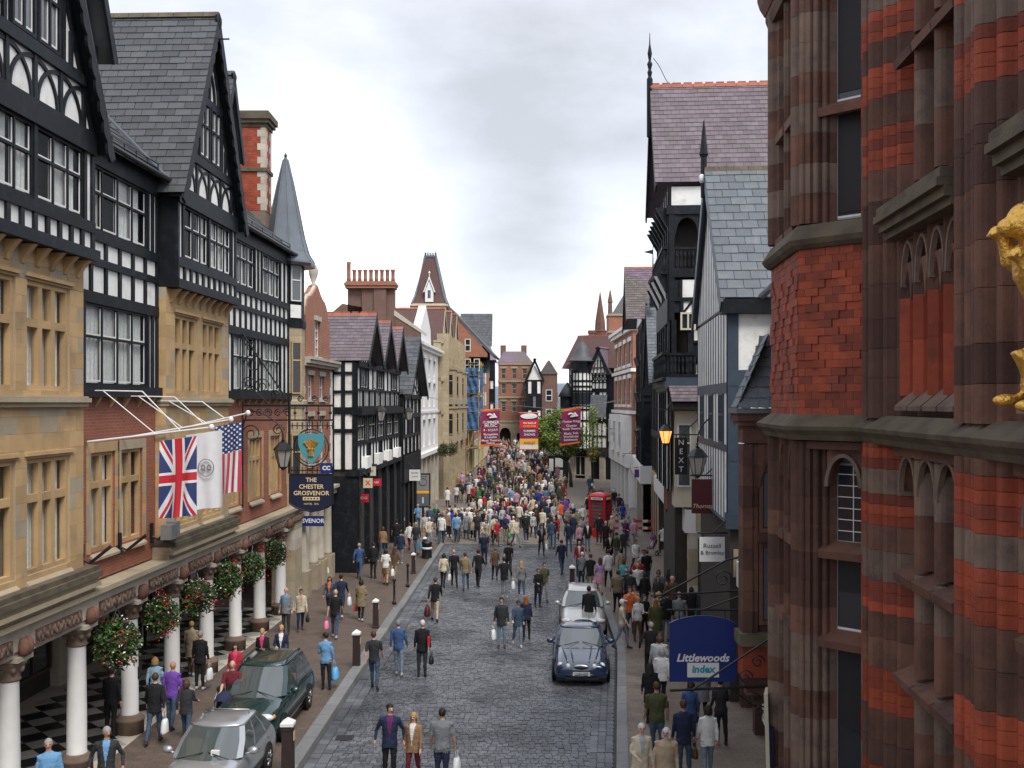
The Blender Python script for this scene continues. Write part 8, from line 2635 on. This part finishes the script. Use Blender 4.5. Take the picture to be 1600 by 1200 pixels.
FOOT_LOW = {k: 1.7245 - (1.7245 + FOOT[k]) for k in FOOT}
FOOT_LOW = {k: -FOOT[k] for k in FOOT}
HAND = [
    # u, v of the feet, pose, facing, top, bottom, hair, style, inner, label, bag
    (80, 1292, 'mstand', 20, 'lightblue', 'navy', 'grey', 'short', None, 'grey haired person in pale blue at the lower corner among the columns', None),
    (164, 1270, 'mpocket', 10, 'charcoal', 'charcoal', 'grey', 'short', 'lightblue', 'grey haired man in dark jacket over pale blue shirt beside a white column', None),
    (240, 1162, 'mwalk2', 180, 'black', 'denim', 'brown', 'short', None, 'man in black jacket and jeans walking away with a white carrier bag near the columns', (-1, 'white', 'white carrier bag held by the man in the black jacket near the columns')),
    (266, 1140, 'mlong', 180, 'purple', 'denim', 'bald', 'short', None, 'bald man in purple polo shirt walking beside the columns', (1, 'white', 'white carrier bag held by the man in purple')),
    (244, 1122, 'wwalk', 180, 'skyblue', 'white', 'blond', 'bob', None, 'blond woman in pale blue partly hidden by the man in purple', None),
    (291, 1158, 'wstride', 178, 'charcoal', 'denim', 'brown', 'bob', None, 'brown haired woman in dark jacket and jeans walking beside the man in purple', None),
    (312, 1078, 'mstand', 180, 'black', 'black', 'grey', 'cap', None, 'man in long black coat and cap standing at the arcade edge', (-1, 'white', 'white bag held by the man in the long black coat')),
    (300, 1056, 'wcoat', 170, 'beige', 'brown', 'blond', 'short', None, 'person in beige coat half hidden by the man in black at the columns', None),
    (172, 1152, 'mstand', 175, 'black', 'black', 'dark', 'short', None, 'dark suited figure standing in the shade on the chequered floor', None),
    (222, 1010, 'mpocket', 200, 'brown', 'black', 'brown', 'short', None, 'figure in brown jacket deep in the shaded arcade', None),
    (368, 1090, 'wjacket', 5, 'red', 'black', 'dark', 'bob', 'hotpink', 'woman in open red cardigan over a pink top beside the tiled floor', None),
    (362, 1138, 'push', 8, 'maroon', 'black', 'bald', 'short', None, 'bald man in maroon tee shirt pushing a navy pushchair', None),
    (412, 1064, 'wjacket', 5, 'black', 'black', 'blond', 'short', 'hotpink', 'woman in black jacket over bright pink top behind the green car', None),
    (438, 1062, 'wstand', 0, 'navy', 'navy', 'blond', 'short', 'white', 'blond woman in navy jacket walking with the woman in pink behind the green car', None),
    (433, 1106, 'wbroad', 0, 'grey', 'black', 'white', 'bob', None, 'white haired woman in grey top just beyond the green car', (1, 'pink', 'pink carrier bag beside the green car roof')),
    (447, 992, 'mstand', 0, 'grey', 'charcoal', 'bald', 'short', 'lightblue', 'balding man in grey jacket and pale blue shirt by the last column', None),
    (469, 986, 'wjacket', 10, 'cream', 'navy', 'brown', 'short', 'beige', 'woman in cream jacket and navy trousers walking with the balding man', (1, 'black', 'black handbag carried by the woman in cream')),
    (523, 997, 'mwalk', 185, 'black', 'denim', 'bald', 'short', None, 'bald man in black tee shirt and jeans with a pink parcel', (1, 'pink', 'pink bag carried by the bald man in black')),
    (515, 962, 'wwalk', 5, 'denim', 'charcoal', 'brown', 'long', 'orange', 'woman in denim jacket over orange top standing outside the brick house', None),
    (532, 966, 'mstride', 180, 'navy', 'navy', 'dark', 'short', None, 'man in navy top walking just ahead of the bald man in black', (-1, 'white', 'white bag carried by the man in navy on the pavement')),
    (564, 974, 'wcoat', 180, 'khaki', 'black', 'dark', 'bob', None, 'woman in khaki brown jacket and black trousers carrying a red bag', (1, 'red', 'red bag carried by the woman in khaki by the bollard')),
    (510, 1078, 'wturn', 180, 'lightblue', 'black', 'dark', 'short', None, 'woman in light blue jacket and black trousers with a blue bag', (-1, 'blue', 'bright blue carrier bag beside the woman in light blue')),
    (586, 1076, 'mwalk', 180, 'charcoal', 'denim', 'brown', 'short', None, 'young man in dark tee shirt and jeans walking up the road', None),
    (624, 1055, 'mlong', 178, 'blue', 'paledenim', 'xgrey', 'cap', None, 'man in blue sweater, grey cap and pale jeans walking up the road', None),
    (659, 1058, 'mstand', 180, 'black', 'charcoal', 'white', 'short', None, 'white haired man in black jacket with a red folder under his arm', (-1, 'black', 'black shoulder bag of the white haired man in the road')),
    (608, 1222, 'mpocket', 5, 'navy', 'black', 'dark', 'short', 'plum', 'man in dark jacket and plum shirt walking towards the camera with a blond woman', None),
    (645, 1224, 'wjacket', -5, 'tan', 'maroon', 'blond', 'long', 'white', 'long haired blond woman in taupe jacket and maroon trousers', None),
    (690, 1232, 'mbig', 180, 'grey', 'navy', 'dark', 'short', None, 'dark haired man in grey gilet walking away at the bottom of the road', (-1, 'white', 'white plastic bag held by the man in the grey gilet')),
    (500, 908, 'wstand', 60, 'maroon', 'denim', 'brown', 'short', None, 'woman in maroon leaning by the pale stone columns', (1, 'white', 'white bag at the feet of the woman by the stone columns')),
    (561, 907, 'mstride', 180, 'blue', 'denim', 'grey', 'short', None, 'man in blue jacket and jeans walking towards the dark arcade', None),
    (583, 907, 'mstand', 175, 'black', 'black', 'dark', 'short', None, 'figure in long black coat beside the man in blue jacket', None),
    (603, 917, 'wskirt', 180, 'white', 'brown', 'dark', 'bob', None, 'woman in white blouse and short brown skirt walking away', (-1, 'white', 'white carrier bag held by the woman in the brown skirt')),
    (616, 910, 'wstride', 175, 'brown', 'tan', 'brown', 'long', None, 'woman in brown top and tan skirt next to the one in white', (1, 'green', 'small green bag held by the woman in brown')),
    (588, 852, 'wwalk', 180, 'palegrey', 'denim', 'blond', 'short', None, 'woman in pale grey top and jeans under the dark arcade', None),
    (603, 846, 'mwalk', 180, 'white', 'charcoal', 'dark', 'short', None, 'man in white shirt at the shop windows of the dark arcade', None),
    (625, 832, 'wbroad', 30, 'cream', 'black', 'brown', 'short', None, 'woman in cream jacket by the dark arcade posts', (-1, 'cream', 'cream bag held by the woman at the arcade posts')),
    (598, 872, 'wjacket', 185, 'tan', 'denim', 'brown', 'bob', None, 'woman in tan leather jacket in the group near the arcade', None),
    (582, 868, 'wturn', 10, 'white', 'grey', 'blond', 'short', None, 'woman in white cardigan facing the camera before the shop front', None),
    (619, 862, 'mbig', 180, 'black', 'charcoal', 'dark', 'short', None, 'stout man in black shirt near the dark arcade', None),
    (625, 884, 'mstand', 180, 'navy', 'grey', 'dark', 'short', None, 'man in navy sweater and grey trousers near the kerb posts', (1, 'white', 'white bag held by the man in navy near the kerb posts')),
    (651, 869, 'mlong', 0, 'charcoal', 'paledenim', 'grey', 'short', None, 'grey haired man in dark sweater and pale jeans at the kerb bollard', (1, 'blue', 'blue bag held by the grey haired man at the kerb bollard')),
    (640, 862, 'wstride', 170, 'white', 'maroon', 'brown', 'short', None, 'woman in white top behind the man at the kerb bollard', None),
    (679, 971, 'mstride', 185, 'black', 'beige', 'brown', 'short', None, 'man in black jacket and beige trousers striding alone up the road', (1, 'maroon', 'maroon sports bag carried by the man striding up the road')),
    (692, 918, 'wwalk', 180, 'cream', 'black', 'dark', 'bob', None, 'woman in cream hooded top and black trousers arm in arm up the road', (-1, 'white', 'white bag held by the woman in the cream hooded top')),
    (710, 916, 'mstride', 180, 'black', 'black', 'bald', 'short', None, 'tall bald man dressed in black walking with the woman in cream', None),
    (728, 922, 'mwalk2', 180, 'khaki', 'denim', 'brown', 'short', None, 'boy in khaki top and jeans walking between two men in black', None),
    (747, 917, 'mstride', 178, 'black', 'black', 'dark', 'short', None, 'man in black coat walking right of the boy in khaki', None),
    (757, 882, 'mbig', 180, 'navy', 'charcoal', 'grey', 'short', None, 'broad man in navy sweater walking alone in mid road', None),
    (773, 906, 'wstride', 180, 'brown', 'navy', 'ginger', 'short', None, 'ginger haired woman in brown top and navy trousers in mid road', None),
    (795, 900, 'mwalk', 182, 'black', 'charcoal', 'brown', 'short', None, 'man in short sleeved black shirt walking beside the ginger haired woman', None),
    (789, 934, 'mpocket', 180, 'black', 'grey', 'dark', 'short', None, 'man in black sweater and grey trousers with a bag in each hand', (-1, 'white', 'white carrier bag in the left hand of the man in grey trousers')),
    (815, 933, 'wwalk', 180, 'grey', 'denim', 'blond', 'long', None, 'long haired woman in grey top and jeans walking up the road', None),
    (840, 948, 'wstand', 20, 'black', 'navy', 'brown', 'short', None, 'woman in black with a grey jacket over her arm', (-1, 'black', 'black handbag of the woman with the jacket over her arm')),
    (850, 940, 'mwalk', 5, 'olive', 'grey', 'dark', 'short', None, 'young man in green tee shirt walking towards the camera', None),
    (784, 1012, 'mstand', 0, 'charcoal', 'paledenim', 'dark', 'short', None, 'man in dark sweater and pale jeans walking towards the camera with a white bag', (-1, 'white', 'big white carrier bag held by the man walking towards the camera')),
    (808, 1009, 'wstride', 5, 'denim', 'paledenim', 'xcharcoal', 'cap', None, 'woman in denim jacket and dark cap beside the man with the white bag', None),
    (823, 1000, 'wjacket', 175, 'navy', 'black', 'ginger', 'long', None, 'ginger haired woman in navy jacket walking away past the couple', (1, 'white', 'white bag held by the ginger haired woman in navy')),
    (878, 897, 'mwalk2', 195, 'navy', 'denim', 'brown', 'short', None, 'man in navy jacket with a pale stripe striding near the pale car', None),
    (862, 858, 'mlong', 180, 'denim', 'paledenim', 'dark', 'short', None, 'man in denim jacket walking away at the end of the setts', None),
    (846, 868, 'mwalk', 10, 'black', 'charcoal', 'dark', 'short', 'grey', 'young man in black sweater carrying a white bag at the end of the setts', (1, 'white', 'white bag held by the young man in black sweater')),
    (870, 845, 'wcoat', 180, 'red', 'black', 'dark', 'long', None, 'woman in long red jacket in the crowd at the end of the setts', (1, 'pink', 'pink bag held by the woman in the red jacket')),
    (905, 899, 'mstand', 0, 'red', 'denim', 'bald', 'short', 'white', 'balding man in open red jacket and white shirt facing the camera', None),
    (951, 921, 'mstride', 178, 'white', 'black', 'brown', 'short', None, 'man in white shirt and black trousers walking away on the right pavement', None),
    (937, 932, 'wskirt', 180, 'lilac', 'pink', 'brown', 'long', None, 'woman in lilac top and pink skirt behind the pale car', (1, 'pink', 'pink bag held by the woman in lilac')),
    (922, 926, 'mpocket', 180, 'black', 'khaki', 'brown', 'short', None, 'person in black top and khaki trousers behind the pale car', None),
    (908, 918, 'wturn', 175, 'grey', 'navy', 'xwhite', 'cap', None, 'figure in grey and a white cap by the bollard behind the pale car', (-1, 'black', 'dark rucksack of the figure in the white cap')),
    (1003, 914, 'wstand', 5, 'palegrey', 'denim', 'brown', 'short', None, 'woman in sleeveless grey top and jeans facing the camera on the right pavement', None),
    (975, 932, 'wwalk', 180, 'turquoise', 'grey', 'brown', 'bob', None, 'woman in turquoise tee shirt walking away on the right pavement', None),
    (964, 957, 'mbig', 180, 'khaki', 'black', 'brown', 'short', None, 'big man in khaki sweater and black trousers on the right pavement', None),
    (984, 958, 'mstand', 180, 'charcoal', 'charcoal', 'xmaroon', 'cap', None, 'man in charcoal jacket and a reddish cap beside the big man in khaki', None),
    (1007, 958, 'wjacket', 178, 'black', 'denim', 'dark', 'bob', None, 'woman in black top with a pale bag strap and jeans', None),
    (1028, 952, 'wjacket', 0, 'grey', 'grey', 'brown', 'bob', 'palegrey', 'woman in grey cardigan carrying a bright green bag', (1, 'green', 'bright green bag carried by the woman in grey cardigan')),
    (1050, 943, 'mstand', 5, 'charcoal', 'charcoal', 'bald', 'short', 'grey', 'balding man in dark jacket beside the woman with the green bag', None),
    (1048, 972, 'mpocket', 15, 'brown', 'black', 'bald', 'short', None, 'bald man in dark brown near the shop fronts', None),
    (1040, 1003, 'mstand', 180, 'black', 'paledenim', 'dark', 'short', None, 'person in black top and pale jeans standing at the shop fronts', None),
    (1062, 1003, 'mbig', 185, 'grey', 'denim', 'grey', 'cap', None, 'stooping figure in grey top and jeans above the blue hanging sign', None),
    (1082, 985, 'wbroad', 190, 'black', 'black', 'dark', 'bob', None, 'woman in black coat close to the shop fronts above the blue sign', None),
    (1098, 990, 'mstand', 170, 'charcoal', 'black', 'grey', 'short', None, 'grey haired man in charcoal by the shop wall above the blue sign', (1, 'green', 'green bag by the shop wall above the blue sign')),
    (1070, 912, 'wcoat', 185, 'lightblue', 'grey', 'grey', 'short', None, 'grey haired woman in pale blue coat near the white square hanging sign', None),
    (985, 992, 'photo', 10, 'orange', 'denim', 'brown', 'short', None, 'man in orange tee shirt raising both hands to his face to take a picture', None),
    (996, 1002, 'wturn', 5, 'white', 'brown', 'blond', 'short', None, 'blond woman in white top with folded arms near the man in orange', None),
    (972, 1014, 'mwalk', 80, 'cream', 'paledenim', 'xwhite', 'cap', None, 'man in cream jacket and pale jeans striding beside the navy saloon', None),
    (1008, 1000, 'wstand', 20, 'black', 'black', 'brown', 'short', None, 'small dark haired figure in black beside the woman with folded arms', None),
    (1015, 1062, 'mpocket', 180, 'black', 'black', 'grey', 'short', None, 'grey haired person in black hooded jacket walking away from the camera by the kerb', None),
    (1029, 1082, 'wbroad', 180, 'palegrey', 'grey', 'brown', 'bob', None, 'woman in pale grey fur collared jacket beside the blue sign', None),
    (1033, 1106, 'wjacket', 178, 'white', 'navy', 'grey', 'bob', None, 'grey haired woman in white jacket with a bag strap left of the blue sign', (1, 'pink', 'pink bag held by the woman in white left of the blue sign')),
    (1018, 1132, 'wcoat', 180, 'black', 'black', 'dark', 'long', None, 'dark long haired woman in black walking away on the right pavement', None),
    (1027, 1182, 'mbig', 180, 'olive', 'denim', 'brown', 'short', None, 'man in dark green jacket and jeans walking away on the right pavement', None),
    (1070, 1216, 'mstand', 180, 'navy', 'denim', 'brown', 'short', None, 'man in dark navy coat and jeans walking away under the iron bracket', None),
    (1105, 1216, 'wjacket', 180, 'white', 'paledenim', 'dark', 'bob', None, 'woman in white jacket and pale jeans carrying a brown handbag', (1, 'brown', 'brown handbag carried by the woman in white jacket')),
    (1078, 1168, 'wturn', 180, 'blue', 'denim', 'dark', 'bob', None, 'dark haired woman in blue jacket ahead of the man in navy', None),
    (1096, 1130, 'wbroad', 182, 'grey', 'black', 'brown', 'short', None, 'person in grey coat passing behind the blue hanging sign', (1, 'green', 'green and white bag beside the person behind the blue hanging sign')),
    (1128, 1165, 'wstand', 180, 'charcoal', 'black', 'dark', 'short', None, 'dark figure close to the wall right of the blue sign foot', None),
    (998, 1252, 'wcoat', 0, 'cream', 'beige', 'white', 'short', 'palegrey', 'white haired woman in cream jacket nearest the kerb at the bottom edge', None),
    (1037, 1262, 'wbroad', -5, 'beige', 'beige', 'white', 'bob', None, 'white haired woman in beige hooded jacket at the bottom edge', None),
    (1036, 868, 'push', 200, 'white', 'navy', 'dark', 'short', None, 'man in white tee shirt pushing a pink pushchair', None),
    (1055, 887, 'mstride', 0, 'charcoal', 'paledenim', 'dark', 'short', 'white', 'man in charcoal jacket and pale jeans walking down the right pavement', None),
    (978, 854, 'wcoat', 40, 'plum', 'khaki', 'blond', 'bob', None, 'woman in dark plum top standing before the red and white barrier', None),
    (991, 852, 'wstride', -30, 'pink', 'paledenim', 'dark', 'short', None, 'person in pink top and pale jeans talking beside the barrier', None),
    (905, 862, 'wwalk', 180, 'pink', 'navy', 'blond', 'short', None, 'blond woman in pink top left of the telephone box', None),
    (918, 864, 'mstand', 15, 'black', 'paledenim', 'brown', 'short', 'white', 'man in black jacket over white shirt left of the telephone box', None),
    (889, 862, 'mlong', 180, 'navy', 'denim', 'brown', 'short', None, 'man in navy sweater left of the blond woman in pink', None),
    (946, 864, 'mpocket', 175, 'black', 'black', 'bald', 'short', None, 'bald man in black in front of the telephone box', None),
    (952, 884, 'wbroad', 10, 'black', 'black', 'dark', 'short', 'cream', 'woman in black with a cream scarf in front of the telephone box', None),
    (964, 883, 'mwalk2', 250, 'olive', 'grey', 'dark', 'short', None, 'young man in olive jacket leaning as he strides across the crossing', None),
    (702, 838, 'mbig', 10, 'royal', 'navy', 'white', 'short', 'white', 'man in bright royal blue sweatshirt in the group by the kerb end', None),
    (718, 838, 'mstand', 175, 'navy', 'khaki', 'grey', 'short', None, 'man in navy anorak beside the man in the royal blue sweatshirt', None),
    (739, 843, 'wcoat', 180, 'cream', 'black', 'grey', 'short', None, 'elderly figure in long cream coat walking away at the end of the setts', None),
    (672, 833, 'mstand', 175, 'denim', 'denim', 'brown', 'short', None, 'man in denim standing just right of the map totem', None),
    (686, 840, 'mstride', 185, 'charcoal', 'denim', 'dark', 'short', None, 'man in charcoal top between the map totem and the man in royal blue', None),
    (802, 848, 'wbroad', 15, 'cream', 'white', 'white', 'short', None, 'white haired woman in cream coat with a turquoise bag facing the camera', (-1, 'green', 'turquoise green bag held by the woman in cream coat')),
    (790, 846, 'wturn', 5, 'navy', 'beige', 'brown', 'short', None, 'woman in navy top and beige trousers beside the woman in cream coat', None),
    (770, 836, 'mwalk', 180, 'skyblue', 'navy', 'dark', 'short', None, 'man in pale blue shirt and navy trousers carrying a white bag', (1, 'white', 'white bag held by the man in pale blue shirt')),
    (853, 795, 'mwalk', 180, 'lightblue', 'black', 'dark', 'short', None, 'man in bright blue tee shirt deep in the crowd', None),
    (854, 828, 'mbig', 180, 'navy', 'white', 'dark', 'short', None, 'man in navy jacket and white trousers in the crowd', None),
    (884, 812, 'mbig', 0, 'charcoal', 'black', 'dark', 'short', None, 'big dark haired man in charcoal facing the camera left of the telephone box', None),
    (901, 838, 'mpocket', 180, 'khaki', 'black', 'grey', 'short', None, 'man in khaki shirt with his back to the camera before the telephone box', None),
    (920, 992, 'mstand', 170, 'black', 'black', 'dark', 'short', None, 'hooded figure in black standing between the two parked cars', None),
]
CREW = {}
for u, v, pose, face, top, bot, hair, style, inner, lab_, bg_ in HAND:
    zz = .1 if (u < 560 or u > 962 or v < 850) else .01
    x, y = ground_at(u, v, zz)
    o = person(x, y, pose, face, top, bot, hair, style, lab_, None, inner)
    if bg_:
        bag(o, pose, *bg_)
# red folder, pushchairs
x, y = ground_at(659, 1058, .01)
tag(MB().box(x + .2, x + .27, y - .22, y + .16, 1.05, 1.32).build('folder', M['signred'], None), 'red folder under the arm of the white haired man in the road', 'folder')


def pushchair(label, x, y, rz, cm, s=1.0):
    root = thing('pushchair', label, 'pushchair', (0, 0, 0), 'pushchairs')
    Bd = lambda mb, nm, m, sm=False: mb.build(nm, m, root, sm, None, True)
    for sx in (-.25, .25):
        Bd(MB().tube([(sx, .45, 1.02), (sx, .3, .95), (sx, -.3, .15)], .016, 6).tube([(sx, .35, .12), (sx, -.05, .6)], .016, 6), 'frame', M['steel'])
        for yy in (-.35, .38):
            w = Bd(MB().tube([(sx, yy + .11 * cos(t), .13 + .11 * sin(t)) for t in [i * pi / 8 for i in range(17)]], .025, 6), 'wheel', M['rubber'])
    Bd(MB().tube([(-.25, .45, 1.02), (.25, .45, 1.02)], .02, 6), 'handle', M['rubber'])
    Bd(MB().loft([[(-.22, -.25, .42), (.22, -.25, .42), (.22, -.2, .36), (-.22, -.2, .36)], [(-.22, .1, .4), (.22, .1, .4), (.22, .1, .33), (-.22, .1, .33)], [(-.21, .28, .85), (.21, .28, .85), (.21, .34, .83), (-.21, .34, .83)]]), 'seat', cm)
    Bd(MB().loft([[(.25 * cos(t), .3 - .42 * sin(a) * abs(sin(t)) ** .5 * (1 if True else 0), .82 + .32 * cos(a) * sin(t) ** 1 if sin(t) > 0 else .82) for t in [i * pi / 10 for i in range(11)]] for a in (0.1, .45, .8, 1.15)], False, False), 'hood', cm)
    Bd(MB().ell((0, .05, .55), (.12, .1, .16), 10, 8), 'blanket', M['polywhite'], True)
    place(root, True, x, y, rz, s)


x, y = ground_at(362, 1138, .1)
pushchair('navy pushchair pushed by the bald man in maroon beside the green car', x - .05, y - .75, 0, CLM['navy'])
x, y = ground_at(1036, 868, .1)
pushchair('pink and dark pushchair pushed by the man in white tee shirt', x - .62, y + .3, radians(250), CLM['plum'])

# everyone farther up the street
rr = random.Random(23)
KEEP = [(kx, ky, 1.6), (kx - 3.4, ky - .5, 1.9), (tx, ty, .6), (*ground_at(938, 838), 1.3), (*ground_at(975, 838), .8), (*ground_at(1012, 838), .9), (tx + 2.4, ty + 3, .5)]
USED = set(h[9] for h in HAND)
TOPS = ['white'] * 3 + ['cream'] * 2 + ['palegrey'] * 2 + ['black'] * 8 + ['navy'] * 8 + ['charcoal'] * 6 + ['white'] * 6 + ['cream'] * 4 + ['grey'] * 3 + ['palegrey'] * 3 + ['denim'] * 3 + ['pink'] * 2 + ['red'] * 2 + ['lightblue', 'blue', 'royal', 'green', 'khaki', 'brown', 'maroon', 'beige', 'beige', 'lilac', 'turquoise', 'purple', 'olive', 'plum', 'tan', 'skyblue', 'orange']
BOTS = ['black'] * 5 + ['navy'] * 4 + ['denim'] * 6 + ['paledenim'] * 3 + ['charcoal'] * 4 + ['grey', 'khaki', 'beige', 'beige', 'white', 'brown', 'cream']
WORD = dict(paledenim='pale jeans', denim='jeans')
CW = dict(palegrey='pale grey', lightblue='light blue', skyblue='sky blue', denim='denim blue', paledenim='pale denim', hotpink='bright pink', royal='royal blue')


def edges(Y):
    L = -10.95 + .036 * Y + 1.5 + (0 if Y < 70 else .4 if Y < 112 else min(2.6, .1 * (Y - 105)))
    Rr = 4.3 + .077 * Y - 1.6 if Y < 76 else 9.2 if Y < 108 else max(3.5, 9.2 - .13 * (Y - 100))
    return L + .3, Rr - .3


def where(x, y):
    if y < 60:
        return 'on the pavement beside the parked cars' if y < 45 else 'near the shop fronts past the parked cars'
    if y < 70:
        return 'beside the map totem' if x < -4 else 'where the setts end' if x < 1.5 else 'in the crush left of the telephone box' if x < 5 else 'behind the telephone box'
    if y < 84:
        return 'beyond the map totem by the dark gabled house' if x < -3 else 'in the crowd short of the planter' if x < 1.2 else 'in front of the notice kiosk' if x < 5 else 'walking up the north side shop fronts'
    if y < 102:
        return 'along the white house front' if x < -3.5 else 'in the throng left of the kiosk' if x < 1 else 'in the throng behind the planter' if x < 3.6 else 'by the corner building entrance'
    if y < 122:
        return 'at the foot of the scaffolding' if x < -2.2 else 'below the middle banner' if x < 2.4 else 'under the tree'
    return 'far up the street toward the archway'


n_made, tries = 0, 0
while n_made < 302 - len(HAND) and tries < 20000:
    tries += 1
    q = rr.random()
    Y = 61.5 + 9 * rr.random() if q < .47 else 69 + 16 * rr.random() if q < .8 else 84 + 16 * rr.random()
    a, b = edges(Y)
    if rr.random() < .11:
        Y = 36 + 23 * rr.random()
        a, b = KR(Y) + .6, 4.3 + .077 * Y - 1.5
    elif Y < 69:
        a, b = max(a, -5.5), min(b, 8.0)
    t = rr.random()
    x = a + (b - a) * t
    if (60 < Y < 95 and x > 4.3 and rr.random() < .72) or (Y > 66 and Y < 76 and x > 1.5 and rr.random() < .2):
        continue
    if any((x - p) ** 2 + (Y - r) ** 2 < .36 for p, r in TAKEN) or any((x - p) ** 2 + (Y - r) ** 2 < s_ * s_ for p, r, s_ in KEEP):
        continue
    pose = rr.choice(['mstand', 'mwalk', 'mwalk2', 'mlong', 'mbig', 'wwalk', 'wstand', 'wcoat', 'wjacket', 'wskirt', 'mlong', 'wwalk', 'mpocket', 'mstride', 'mturn', 'wstride', 'wturn', 'wbroad', 'mstride', 'wstride'])
    fem = pose[0] == 'w'
    top, bot = rr.choice(TOPS), rr.choice(BOTS)
    hair = rr.choice(['dark', 'dark', 'brown', 'brown', 'blond', 'grey', 'white', 'ginger'] + ([] if fem else ['bald']))
    style = rr.choice(['long', 'bob', 'bob', 'short']) if fem else 'short'
    face = rr.choice([180, 180, 180, 0, 0, 20, -25, 200, 160, 90])
    who = 'woman' if fem else 'man'
    hw = 'bald' if hair == 'bald' else hair + ' haired'
    low = WORD.get(bot, CW.get(bot, bot) + (' skirt' if pose == 'wskirt' else ' trousers'))
    if pose == 'wskirt' and bot in WORD:
        low = 'denim skirt'
    lb = f"{hw} {who} in {CW.get(top, top)} top and {low} {where(x, Y)}"
    if lb in USED or len(lb.split()) > 16:
        continue
    USED.add(lb)
    if any(l.split(' in ')[1] == lb.split(' in ', 1)[1] for l in ()):
        continue
    person(x, Y, pose, face, top, bot, hair, style, lb, rr.uniform(1.56, 1.7) if fem else rr.uniform(1.66, 1.84), None, None, 'people in the crowd up the street')
    n_made += 1

# the far throng that nobody could count
SRC = {}
for k in ('mstand', 'wwalk', 'mwalk2', 'wcoat'):
    tmp = bpy.data.objects.new('t', POSE[k])
    TMP.collection.objects.link(tmp)
    md = tmp.modifiers.new('d', 'DECIMATE')
    md.ratio = .05
    with bpy.context.temp_override(scene=TMP, view_layer=TMP.view_layers[0]):
        dg = bpy.context.evaluated_depsgraph_get()
    me = bpy.data.meshes.new_from_object(tmp.evaluated_get(dg))
    bpy.data.objects.remove(tmp)
    SRC[k] = ([tuple(v.co) for v in me.vertices], [tuple(p.vertices) for p in me.polygons], [p.material_index for p in me.polygons])
names = sorted(CL)
crowd = MB()
pal = [M['petalred']] * 0 + [SK[0]] + [CLM[n_] for n_ in names] + [HCM['dark'], HCM['brown'], HCM['blond'], HCM['grey']]
for _ in range(280):
    Y = rr.uniform(88, 163)
    a, b = (-4.2, 5.2) if Y < 112 else (-3.2, 5.0) if Y < 140 else (-2.6, 3.4)
    x = rr.uniform(a, b)
    V, Fs, Mi = SRC[rr.choice(list(SRC))]
    B = Matrix.Translation((x, Y, gz(Y) + .1)) @ Matrix.Rotation(rr.choice((0, pi)) + rr.uniform(-.4, .4), 4, 'Z') @ Matrix.Scale(rr.uniform(.92, 1.05), 4)
    k0 = len(crowd.v)
    crowd.v += [tuple(B @ Vector(p)) for p in V]
    ti, bi, hi = 1 + names.index(rr.choice(['black', 'navy', 'charcoal', 'grey', 'brown', 'navy', 'black', 'beige', 'white', 'denim', 'maroon', 'palegrey', 'tan', 'olive', 'pink'])), 1 + names.index(rr.choice(BOTS)), 1 + len(names) + rr.randrange(4)
    for f_, z in zip(Fs, Mi):
        crowd.f.append(tuple(k0 + i for i in f_))
        zz = sum(V[i][2] for i in f_) / len(f_)
        yy = sum(V[i][1] for i in f_) / len(f_)
        crowd.m.append(hi if z == 0 and zz > 1.6 and yy > -.03 else {0: 0, 1: ti, 2: bi, 3: 1 + names.index('black'), 4: ti}.get(z, 0))
tag(crowd.build('crowd', pal), kind='stuff')
bpy.data.scenes.remove(TMP)
